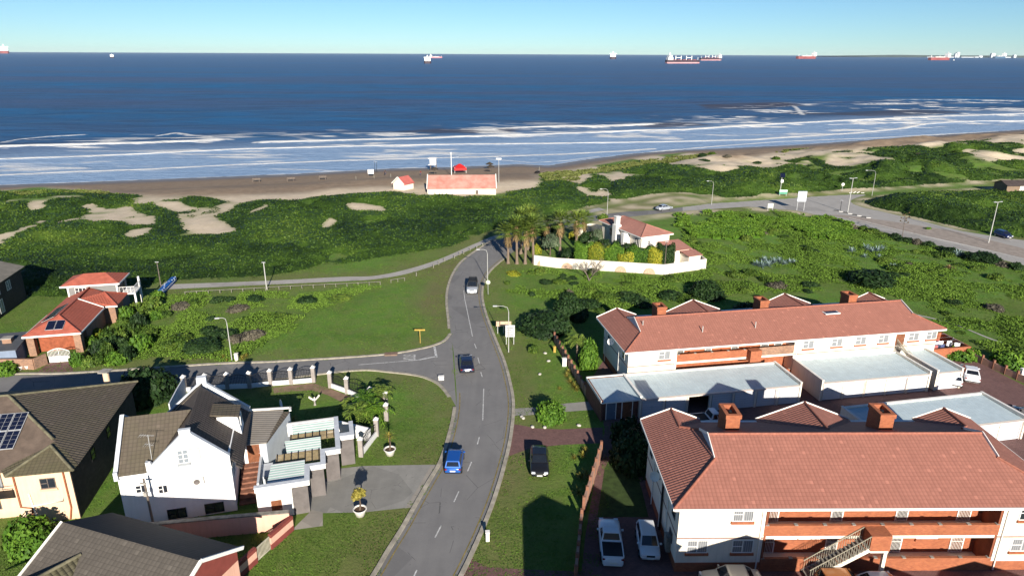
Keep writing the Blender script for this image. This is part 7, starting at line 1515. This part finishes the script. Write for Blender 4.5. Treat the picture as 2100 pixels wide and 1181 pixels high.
for i in range(11):
    q = a.lerp(b, i/10); o = thing('painted_drum', 'blue and white painted drum in the slanting row at the end of the footpath', 'drum', (q.x, q.y, 0), i*.7, 'painted drums closing off the footpath'); MB().lathe([(0, 0), (.38, 0), (.40, .3), (.38, .55), (.40, .85), (0, .85)], 12).build('drum', bl_m, o); MB().lathe([(.41, .35), (.41, .55)], 12).cbox((.3, .0, .7), .2, .2, .35).build('white_band', bw_m, o)
def boxy(px, py, w, d, h, mat, label, name, cat, ang=0.1):
    p = G(px, py); o = thing(name, label, cat, (p.x, p.y, 0), ang); MB().box(-w/2, w/2, -d/2, d/2, 0, h).build('cabinet', mat, o); MB().box(-w/2-.04, w/2+.04, -d/2-.04, d/2+.04, h, h+.05).build('lid', mat, o); return o
boxy(905, 778, .62, .4, .42, white, 'small white utility box on the grass corner of the junction', 'utility_box', 'box'); boxy(1157, 750, .5, .4, 1.0, white, 'white meter box beside the brown pier fence', 'utility_box', 'box'); boxy(1137, 722, .3, .3, .8, yellowp, 'yellow marker post beside the brown pier fence', 'marker_post', 'post'); boxy(486, 740, .4, .4, 1.0, cream, 'cream meter post in the bed by the left lamp post', 'utility_box', 'box')
boxy(1000, 1108, .28, .28, .85, white, 'short white post in a bare patch at the roadside', 'marker_post', 'post'); boxy(2093, 776, .35, .35, 1.3, white, 'white post beside the paving at the right edge', 'marker_post', 'post')
boxy(802, 727, 1.6, .8, .12, M('brown_grate', (.22, .15, .11), .9, .2, 3), 'brown storm drain cover at the kerb of the side road', 'drain_cover', 'drain')
p = G(646, 830); o = thing('bird_statue', 'pale bird statue with spread wings on the white house lawn', 'statue', (p.x, p.y, 0), .4); o.scale = (.72, .72, .8); MB().lathe([(0, 0), (.25, 0), (.16, .12), (.12, .45), (.2, .55), (0, .55)], 12).build('plinth', concrete, o)
b_ = MB().ico((0, 0, .85), .2, 2, .9, .8, 1.5).ico((0, -.12, 1.2), .1, 2).mesh([(0, -.2, 1.22), (.03, -.15, 1.18), (-.03, -.15, 1.18), (0, -.3, 1.16)], [(0, 1, 3), (0, 3, 2), (1, 2, 3)]).build('bird', potm, o)
for s_ in (-1, 1): MB().slab([(s_*.12, 0, .9), (s_*.75, .15, 1.45), (s_*.85, .2, 1.2), (s_*.6, .18, .95), (s_*.15, .05, .65)], .04).build('wing', potm, o)
rk = M('pale_rock', (.5, .47, .42), .9, .2, 4)
for px, py in [(1092,876),(1117,877),(1187,873),(1107,768),(1125,741),(1118,725),(1070,855),(1073,858)]:
    p = G(px, py); tag(MB().ico((0, 0, .08), .22, 2, 1.2, .9, .6).build('rock', rk, loc=(p.x, p.y, 0), rot=(0, 0, px)), 'pale rock edging the planted bed on the verge', 'rock', 'pale rocks on the verge')
p = G(577, 853); o = thing('satellite_dish', 'white satellite dish standing behind the annexe of the white house', 'dish', (p.x, p.y, 0), 0); MB().tube([(0, 0, 0), (0, 0, 1.6)], .04, 6).build('post', steel, o); MB().lathe([(0, 0), (.3, .05), (.45, .13)], 16).build('dish', white, o, loc=(0, 0, 1.5), rot=(radians(78), 0, radians(100)))
for px, py, s_ in [(200/4.725, 540+1030/4.725, 1), (272/4.725, 540+1022/4.725, 1)]:
    p = G(px, py); o = thing('planter', 'cream planter pot below the low brick wall, %s of two' % ('left' if px < 50 else 'right'), 'planter', (p.x, p.y, 0)); MB().lathe([(0, 0), (.22, 0), (.33, .5), (.28, .5), (.26, .42), (0, .42)], 14).build('pot', potm, o); link('plant', AL[0], o, (0, 0, .4), None, (.4,)*3)
# trodden track
tag(strip([v for v in smooth_line(GP([(1882,645),(1955,663),(2030,693),(2100,715),(2200,745)]))], [v for v in smooth_line(GP([(1882,647),(1955,665.5),(2030,695.5),(2100,718),(2200,749)]))], .03).build('trodden_track', pathm), kind='structure')
# debris and barrier pieces at the junction
o_p = G(1752, 397); o = thing('broken_barrier', 'broken white barrier pieces at the far kerb of the junction', 'barrier', (o_p.x, o_p.y, 0), .1)
for x, r_ in ((-1.6, .3), (-.4, -.5), (.7, .5), (2.0, .05)): MB().beam((x, 0, .1), (x+.9*cos(r_), 0, .1+.9*abs(sin(r_))), .14, .14).build('barrier_piece', white, o)
for i in range(8):
    p = G(1715+i*9.4, 432.5+i*2.15); tag(MB().cbox((0, 0, .08), 1.0, .3, .16).build('kerb_block', M('dark_kerb_block', (.04, .04, .04), .9, .1, 2) if i % 2 == 0 else M('pale_kerb', (.5, .49, .47)), loc=(p.x, p.y, .02), rot=(0, 0, radians(-14))), ('dark' if i % 2 == 0 else 'pale')+' painted block of the kerb at the median tip', 'kerb block', 'painted kerb blocks at the median tip')
p = G(1903, 470); tag(foliage_mesh('weed_clump', lf_hedge, 300, 1.1, .6, .5, .1, 5, 9) and link('weed_clump', foliage_mesh('weed_clump', lf_hedge, 300, 1.1, .6, .5, .1, 5, 9), None, (p.x, p.y, 0)), 'small green weed clump growing on the paved median', 'weed')
p = G(1723, 432); simple_pole(1723, 432, 2.6, .06, 'thin dark post left of the tall lamp pole at the junction', blackm)

# ------------------------------------------------------------ beach: gazebo, lifeguard tower, board, benches, people
def Gz(px, py, z=-3.0): p = G(px, py, z); return (p.x, p.y, zat(p.x, p.y))
q = Gz(943, 356); o = thing('gazebo', 'red canvas gazebo on the beach behind the long building', 'gazebo', q, .2)
MB().mesh([(-2.1, -2.1, 1.9), (2.1, -2.1, 1.9), (2.1, 2.1, 1.9), (-2.1, 2.1, 1.9), (-.3, 0, 3.1), (.3, 0, 3.1)], [(0, 1, 5, 4), (1, 2, 5), (2, 3, 4, 5), (3, 0, 4)]).box(-2.1, 2.1, -2.12, -2.1, 1.1, 1.9).box(-2.12, -2.1, -2.1, 2.1, 1.1, 1.9).box(2.1, 2.12, -2.1, 2.1, 1.3, 1.9).build('canopy', redp, o)
for x in (-2.0, 2.0):
    for y in (-2.0, 2.0): MB().tube([(x, y, -.3), (x, y, 2.2)], .06, 6).build('leg', white, o)
q = Gz(889, 352, -3.8); o = thing('lifeguard_tower', 'white lifeguard hut on stilts at the edge of the water', 'lifeguard tower', q, 0)
MB().box(-1.1, 1.1, -1.0, 1.0, 2.0, 4.4).box(-1.8, -1.1, -1.0, 1.0, 2.0, 2.1).build('cabin', white, o); MB().slab([(-1.7, -1.2, 4.4), (1.3, -1.2, 4.4), (1.3, 1.2, 4.6), (-1.7, 1.2, 4.6)], .12).build('roof', white, o); MB().box(-.6, .6, -1.03, -1.0, 3.0, 3.9).build('window', trimgrey, o)
for x in (-1.0, 1.0):
    for y in (-.9, .9): MB().tube([(x, y, -.6), (x, y, 2.2)], .12, 6).build('leg', greywood, o)
q = Gz(761, 364); o = thing('beach_sign', 'white square notice board on posts left of the beach kiosk', 'sign', q, 0); MB().box(-1.0, 1.0, -.05, .05, .8, 2.3).build('board', white, o); MB().box(-.9, -.8, .05, .13, -.2, 1.4).build('post', greywood, o); MB().box(.8, .9, .05, .13, -.2, 1.4).build('post', greywood, o)
for px, py, lb in [(526,375,'leftmost'),(597,374,'middle'),(662,371,'right-hand')]:
    q = Gz(px, py); o = thing('beach_bench', 'dark beach bench, %s of the three left of the notice board' % lb, 'bench', q, .1, 'benches on the open beach'); MB().box(-1.2, 1.2, -.3, .3, .5, .62).build('seat', greywood, o); MB().box(-1.1, -.9, -.25, .25, -.2, .5).build('leg', greywood, o); MB().box(.9, 1.1, -.25, .25, -.2, .5).build('leg', greywood, o); MB().box(-1.2, 1.2, .3, .36, .6, 1.1).build('backrest', greywood, o)
for px, py, lb in [(1006,356,'dark thatched beach umbrella at the right end of the beach building'),(1004,346,'small dark beach umbrella nearer the water'),(891,362,'low dark umbrella left of the white mast')]:
    q = Gz(px, py); o = thing('beach_umbrella', lb, 'umbrella', q, 0); MB().tube([(0, 0, -.2), (0, 0, 2.3)], .06, 6).build('pole', greywood, o); MB().lathe([(0, 2.7), (1.4, 1.9), (1.5, 1.8), (0, 2.5)], 12).build('canopy', M('dark_thatch', (.05, .04, .03), .95, .2, 3), o)
def person(q, ang, top, legs, label, h=1.72, stride=.0):
    """one continuous body grown over a skeleton"""
    J = {'pel': (0, 0, .93), 'che': (0, .01, 1.32), 'nek': (0, .01, 1.47), 'hd0': (0, -.01, 1.56), 'hd1': (0, -.01, 1.68)}
    vs = [J['pel'], J['che'], J['nek'], J['hd0'], J['hd1']]; rd = [.15, .16, .055, .09, .085]; ed = [(0, 1), (1, 2), (2, 3), (3, 4)]
    for s_ in (-1, 1):
        b = len(vs); vs += [(s_*.09, 0, .88), (s_*.10, s_*stride*.5, .50), (s_*.10, s_*stride, .08), (s_*.10, s_*stride-.14, .04)]; rd += [.095, .065, .045, .04]; ed += [(0, b), (b, b+1), (b+1, b+2), (b+2, b+3)]
        b = len(vs); vs += [(s_*.19, 0, 1.40), (s_*.25, .02-s_*stride*.3, 1.12), (s_*.27, -.05-s_*stride*.6, .88), (s_*.27, -.07-s_*stride*.6, .80)]; rd += [.06, .045, .035, .03]; ed += [(1, b), (b, b+1), (b+1, b+2), (b+2, b+3)]
        for k in range(5):
            c = len(vs); vs.append((s_*(.25+.015*k), -.09-s_*stride*.6-.012*k, .74-.01*abs(2-k) if k else .78)); rd.append(.009); ed.append((b+3, c))
    me = bpy.data.meshes.new('body'); me.from_pydata([(x, y, z*h/1.77) for x, y, z in vs], ed, []); t_ = bpy.data.objects.new('tmp', me); COL.objects.link(t_); sk = t_.modifiers.new('s', 'SKIN'); 
    for i, r_ in enumerate(rd): me.skin_vertices[0].data[i].radius = (r_, r_)
    me.skin_vertices[0].data[0].use_root = True; sb = t_.modifiers.new('u', 'SUBSURF'); sb.levels = 1; dg = bpy.context.evaluated_depsgraph_get(); dg.update(); m2 = bpy.data.meshes.new_from_object(t_.evaluated_get(dg)); bpy.data.objects.remove(t_)
    m2.name = 'body'; m2.materials.clear(); m2.materials.append(M('skin', (.30, .17, .11), .6, .1, 2)); m2.materials.append(top); m2.materials.append(legs)
    for p_ in m2.polygons: z_ = p_.center.z; x_ = abs(p_.center.x); p_.material_index = 1 if (z_ > .92 and z_ < 1.44 and x_ < .26) else (2 if (z_ <= .92 and z_ > .1 and x_ < .2) else 0); p_.use_smooth = True
    o = thing('person', label, 'person', q, ang); link('body', m2, o); MB().ico((0, .015, 1.66*h/1.77), .11, 2, .95, 1.0, .95).build('hair', M('dark_hair', (.03, .02, .015), .8, .1, 4), o); return o
ctd = M('dark_clothes', (.03, .03, .04), .9, .1, 3); ctr = M('maroon_clothes', (.2, .03, .03), .9, .1, 3); cts = M('blue_trousers', (.05, .07, .14), .9, .1, 3)
person(Gz(789, 363), .5, ctd, ctd, 'person in dark clothes standing on the beach right of the notice board', 1.8, .12); person(Gz(791, 360), 2.0, ctd, cts, 'second person in dark clothes just behind the first', 1.7, .1); person(Gz(863, 365), 1.0, ctr, cts, 'person walking on the beach between the kiosk and the long building', 1.75, .2)
q = Gz(1102, 363); o = thing('quad_bike', 'small dark quad bike parked on the sandy track to the beach', 'quad bike', q, .6); MB().box(-.8, .8, -.3, .3, .45, .8).box(-.3, .5, -.25, .25, .8, .95).build('body', blackm, o); MB().beam((.6, -.4, 1.15), (.6, .4, 1.15), .05, .05).beam((.55, 0, .8), (.6, 0, 1.15), .06, .06).build('handlebar', steel, o)
for x in (-.6, .6):
    for y in (-.5, .5): link('wheel', wheel_me(.31)[0], o, (x, y, .31), (pi/2, 0, 0))
for px, py in [(731,376),(768,375),(802,372),(1106,349)]:
    q = Gz(px, py); tag(MB().box(-.08, .08, -.08, .08, -.2, 1.1).build('beach_post', M('faded_white_rail', (.22, .21, .17)), loc=q), 'short pale post standing on the open beach', 'post', 'short posts on the beach')

# ------------------------------------------------------------ ships at anchor and the far coast
hullr = M('rust_red_hull', (.27, .075, .075), .6, .15, .02); hullb = M('dark_hull', (.05, .035, .05), .6, .1, .02); antif = M('pink_boot_topping', (.50, .27, .28), .7, .1, .02); shipw = M('ship_white', (.80, .79, .76), .6, .05, .02)
def ship(px0, px1, yw, label, hull, kind='bulk', bridge=-1, endon=False, ang=0.0, name='cargo_ship'):
    pm = (px0+px1)/2; c = G(pm, yw, -4); a, b = G(px0, yw, -4), G(px1, yw, -4); Lg = (b-a).length; 
    if endon: wid = Lg; Lg = wid*5.0; 
    else: wid = Lg*.15
    o = thing(name, label, 'ship', (c.x, c.y, -4), (atan2((b-a).y, (b-a).x) if not endon else atan2(c.y, c.x))+ang, 'ships at anchor on the bay'); s_ = Lg/100.0; hw = wid/2; dk = 8.5*s_ if not endon else wid*.32; wl = 3.2*s_ if not endon else wid*.12
    def hullpart(z0, z1, mt, nm):
        out = [(-50*s_, -hw*.7), (-46*s_, -hw), (38*s_, -hw), (46*s_, -hw*.55), (51*s_, 0), (46*s_, hw*.55), (38*s_, hw), (-46*s_, hw), (-50*s_, hw*.7)]; MB().prism(out, z0, z1).build(nm, mt, o)
    if kind == 'bulk': hullpart(-3, wl, antif, 'boot_topping'); hullpart(wl+.01, dk, hull, 'hull')
    else: hullpart(-3, dk, hull, 'hull')
    bx = bridge*40*s_; bw = 7*s_; bh = (12*s_ if not endon else wid*.55)
    MB().box(bx-bw, bx+bw, -hw*.85, hw*.85, dk, dk+bh*.55).box(bx-bw*.7, bx+bw*.7, -hw*.8, hw*.8, dk+bh*.55, dk+bh*.8).box(bx-bw*.5, bx+bw*.5, -hw*1.05, hw*1.05, dk+bh*.8, dk+bh).build('bridge', shipw, o); MB().box(bx-bridge*-1*bw*.2-1.2*s_, bx+1.2*s_, -1.5*s_, 1.5*s_, dk+bh, dk+bh*1.45).build('funnel', shipw, o)
    if kind == 'bulk':
        for x in (-22, -6, 10, 26):
            x = x*s_*(1 if bridge < 0 else -1); cr = MB().tube([(x, 0, dk), (x, 0, dk+10.5*s_)], 1.1*s_, 8).build('crane', shipw, o)
            if x*(1 if bridge < 0 else -1) in (-22*s_, 10*s_): MB().beam((x, 0, dk+5.5*s_), (x+16*s_*(1 if bridge < 0 else -1), 0, dk+6*s_), 1.2*s_, 1.2*s_).build('jib', shipw, cr)
        for x in (-30, -14, 2, 18, 33): MB().box((x-5)*s_*(1 if bridge < 0 else -1) if bridge < 0 else -(x+5)*s_, (x+5)*s_*(1 if bridge < 0 else -1) if bridge < 0 else -(x-5)*s_, -hw*.6, hw*.6, dk, dk+1.3*s_).build('hatch_cover', hullr, o)
        MB().tube([(-bridge*45*s_, 0, dk), (-bridge*45*s_, 0, dk+7*s_)], .6*s_, 6).build('foremast', shipw, o)
    elif not endon:
        MB().box(-25*s_, 25*s_, -hw*.3, hw*.3, dk, dk+2*s_).build('deck_gear', shipw, o); MB().tube([(-bridge*43*s_, 0, dk), (-bridge*43*s_, 0, dk+7*s_)], .9*s_, 6).build('foremast', shipw, o); MB().tube([(0, 0, dk), (0, 0, dk+6*s_)], .8*s_, 6).build('crane', shipw, o)
    return o
ship(1366, 1434, 130.6, 'nearest bulk carrier with four cranes and pink waterline, bridge at the left', hullb, 'bulk', -1); ship(1436, 1479, 124.6, 'dark bulk carrier with four cranes, bridge at the right end', hullb, 'bulk', 1)
ship(1635, 1672, 121.2, 'reddish tanker left of the far coast, bridge at the right', hullr, 'tanker', 1); ship(1906, 1946, 124.0, 'dark red tanker in front of the far city', hullr, 'tanker', 1); ship(2038, 2060, 120.6, 'small blue-grey ship nearest the right edge', M('blue_hull', (.06, .12, .2), .6, .1, .02), 'tanker', 1)
ship(881, 907, 119.6, 'pink-hulled ship seen side-on behind the white ship', M('pink_hull', (.62, .25, .28), .6, .1, .02), 'tanker', -1); ship(870, 884, 130.5, 'white ship seen end-on with dark hull, left of the middle', hullb, 'x', 0, True); ship(226, 234, 119.4, 'small white ship seen end-on near the left', hullb, 'x', 0, True); ship(1252, 1262, 121.6, 'small white ship seen end-on right of the middle', hullb, 'x', 0, True); ship(5, 14, 110.2, 'tiny pinkish ship on the horizon at the far left', hullr, 'x', 0, True)
tag(MB().prism([(-8, -2), (6, -2), (10, 0), (6, 2), (-8, 2)], 0, 3).box(-4, 2, -1.5, 1.5, 3, 6).build('motor_boat', shipw, loc=tuple(G(1956, 124.3, -4))), 'tiny white boat right of the dark red tanker', 'boat')
# far coast
FD = 17500.0
def fx(px): d = ray(px, 112.5); return float(d[0]/d[1]*FD)
lx0, lx1 = fx(1790), fx(2500); n = 90; lm = MB(); prof = []
for i in range(n+1):
    x = lx0+(lx1-lx0)*i/n; f = i/n; prof.append((x, 4+42*min(1, f*6)*(.55+.45*vnoise(np.array([x/1000.]), np.array([3.]), .9, 7)[0])))
vs = [(x, FD, -6) for x, h in prof]+[(x, FD+300, h) for x, h in prof]+[(x, FD+2600, h+15) for x, h in prof]+[(x, FD+5000, -6) for x, h in prof]; m_ = n+1
lm.mesh(vs, [(k*m_+i, k*m_+i+1, (k+1)*m_+i+1, (k+1)*m_+i) for k in range(3) for i in range(n)], True); tag(lm.build('far_coast', M('far_coast_ground', (.10, .14, .13), 1, .2, .002)), kind='structure')
cb = M('far_building_wall', (.55, .58, .60), .9, .1, .01)
for px, w, h, lb in [(1964,70,190,'tall pale tower with a shorter wing on the far coast'),(1960,50,150,None),(2036,95,160,'broad tower block on the far coast near the right edge'),(2011,90,70,'white block on the far shore between the two towers'),(2081,60,110,'small grey tower at the right end of the far coast'),(1945,260,30,'long low pale building left of the tall tower'),(1985,330,26,'long low white shed right of the tall tower'),(2003,150,34,'pale shed beside the white block on the far shore'),(1912,260,22,'low pale building at the left end of the far city'),(2060,300,32,'low buildings below the small grey tower')]:
    x = fx(px); o = thing('far_building', lb or 'slim second tower beside the tall pale tower', 'building', (x, FD-30, -5), 0); MB().box(-w/2, w/2, 0, 60, 0, h).build('wall', cb, o); o.scale = (1, 1, .62); MB().box(-w*.3, w*.3, 15, 45, h, h*1.06).build('roof', cb, o)

# ------------------------------------------------------------ neighbouring block behind the camera's lower edge: its gables throw the shadows on the verge and the near flats
nb = thing('neighbouring_flats', 'gabled flats just below the frame whose roof line shades the verge', 'flats', (0, 0, 0)); yA = 29.3
w_m = MB().box(5.4, 14.3, 14, yA-.4, 0, 7.3).box(14.3, 23.2, 14, yA-.4, 0, 6.9).box(23.2, 42, 14, yA-.4, 0, 4.6); w_m.build('wall', cream, nb)
rf = MB()
for xa, za_, hw, dz in ((7.3, 8.5, 2.2, .75), (12.2, 9.1, 3.2, 1.9), (20.1, 8.2, 4.4, 1.5), (29.0, 6.1, 4.5, 1.6), (37.8, 5.8, 4.5, 1.5)):
    rf.slab([(xa-hw, 13.5, za_-dz), (xa-hw, yA, za_-dz), (xa, yA, za_), (xa, 13.5, za_)], .12); rf.slab([(xa+hw, 13.5, za_-dz), (xa+hw, yA, za_-dz), (xa, yA, za_), (xa, 13.5, za_)], .12); rf.prism([(xa-hw+.2, yA-.5), (xa+hw-.2, yA-.5), (xa+hw-.2, yA-.3), (xa-hw+.2, yA-.3)], 3.5, za_-dz); rf.mesh([(xa-hw, yA-.2, za_-dz), (xa+hw, yA-.2, za_-dz), (xa, yA-.2, za_)], [(0, 1, 2)])
rf.build('roof', roofA, nb)

# ------------------------------------------------------------ sea air between here and the far coast
hm = bpy.data.materials.new('sea_haze'); hm.use_nodes = True; hnt = hm.node_tree; hnt.nodes.remove(hnt.nodes['Principled BSDF'])
pv = hnt.nodes.new('ShaderNodeVolumePrincipled'); pv.inputs['Color'].default_value = (.82, .92, 1, 1); pv.inputs['Density'].default_value = 8e-6; pv.inputs['Anisotropy'].default_value = 0.0
hnt.links.new(pv.outputs[0], hnt.nodes['Material Output'].inputs['Volume'])
tag(MB().box(-45000, 45000, -2500, 45000, -14, 260).build('haze', hm), 'thin blue sea haze in front of the far coast', 'haze', kind='stuff')
# ------------------------------------------------------------ labels of repeats: say which one
def px_of(o):
    v = Vector(o.location)-Vector((0, 0, CH)); d = v.dot(fw); return (1050+FP*v.dot(r2)/d, 590.5-FP*v.dot(u2)/d)
ORD = 'first second third fourth fifth sixth seventh eighth ninth tenth eleventh twelfth thirteenth fourteenth fifteenth sixteenth seventeenth eighteenth nineteenth twentieth'.split()
ROWS = {'short posts along the upper footpath': 'short faded white post between footpath and main road, {} from the left',
 'painted drums closing off the footpath': 'blue and white painted drum, {} from the near end of the slanting row',
 'painted kerb blocks at the median tip': '{c} painted kerb block at the median tip, {} from the left',
 'aloes planted along the brick fence': 'spiky aloe planted along the brick fence by the flats, {} from the left',
 'agaves clustered on the left of the big field': 'blue-grey agave in the cluster on the big field, {} from the left',
 'agaves near the coastal road': 'blue-grey agave in the scrub near the coastal road, {} from the left',
 'scrub bushes in a row along the coastal road': 'scrub bush in the ragged row along the coastal road, {} from the left',
 'bushes of the overgrown garden edge right of the red-roofed house': 'garden bush in the hedge right of the red-roofed house, {} from the back',
 'pale rocks on the verge': 'pale rock on the verge near the planted bed, {} from the left',
 'short posts on the beach': 'short pale post standing on the open beach, {} from the left',
 'washing on the lines of the drying yard': '{c} piece of washing in the brick drying yard, {} from the left',
 'spiky plants round the left lamp post': 'spiky plant in the bed round the left lamp post, {} from the left',
 'small tufts on the verge grass': 'small dark tuft alone on the verge grass, {} from the left',
 'lone bushes on the bare dunes': 'bush growing alone on a bare sandy dune, {} from the left'}
WC = {0: 'white', 1: 'navy', 2: 'pale blue', 3: 'dark red', 4: 'light grey', 5: 'dark blue'}
tops = [o for o in COL.objects if o.parent is None and o.get('group')]
byg = {}
for o in tops: byg.setdefault(o['group'], []).append(o)
for g, os_ in byg.items():
    if g in ROWS:
        sub = {}
        for o in os_:
            c = ''
            if g.startswith('washing'): c = WC[int(o.data.materials[0].name.split('_')[1])]
            if g.startswith('painted kerb'): c = 'dark' if o['label'].startswith('dark') else 'pale'
            sub.setdefault(c, []).append(o)
        for c, q in sub.items():
            q.sort(key=(lambda o: -o.location.y) if 'from the back' in ROWS[g] else ((lambda o: o.location.y) if 'drum' in g else (lambda o: px_of(o)[0])))
            for i, o in enumerate(q): o['label'] = ROWS[g].replace('{c}', c).format(ORD[min(i, 19)] if len(q) > 1 else 'only one')
LM = [('the agave cluster', (1590, 540)), ('the roadside agaves', (1790, 515)), ('the wide dark bush', (1790, 580)), ('the domed dark bush', (1448, 600)), ('the bare grey tree', (1208, 576)), ('the villa wall corner', (1362, 562)), ('the villa wall end', (1446, 550)),
      ('the dead agave stalk', (1850, 488)), ('the large dry aloe', (1945, 550)), ('the three-panel sign', (1641, 432)), ('the broad dark bush', (2017, 534)), ('the drying yard', (1980, 700)), ('the far flats right gable', (1780, 601)), ('the skylight of the far flats', (1680, 625)),
      ('the left lamp post', (476, 740)), ('the footpath utility pole', (547, 594)), ('the white driveway gate', (146, 741)), ('the painted drums', (345, 590)), ('the low roadside bush', (420, 716)), ('the yellow street sign', (862, 697)), ('the trodden track', (2030, 694)), ('the tall dark bush', (1168, 650))]
seen_ = {}
for g, os_ in byg.items():
    if 'scrub bushes on the' not in g: continue
    for o in os_:
        x, y = px_of(o); k = min(range(len(LM)), key=lambda i: hypot(LM[i][1][0]-x, (LM[i][1][1]-y)*1.8)); dx, dy = x-LM[k][1][0], (y-LM[k][1][1])*1.8
        side = ('right of' if dx > 0 else 'left of') if abs(dx) > abs(dy) else ('in front of' if dy > 0 else 'behind'); seen_.setdefault((g, LM[k][0], side), []).append((hypot(dx, dy), o))
for (g, lm_, side), q in seen_.items():
    q.sort(key=lambda t: t[0]); col_ = {'dark': 'dark green', 'green': 'mid green', 'grey': 'dry grey'}.get(g.split(' scrub')[0], g.split(' scrub')[0])
    for i, (_, o) in enumerate(q): o['label'] = '%s scrub bush %s %s%s' % (col_, side, lm_, '' if len(q) == 1 else (', nearest to it' if i == 0 else ', %s nearest to it' % ORD[min(i, 19)]))
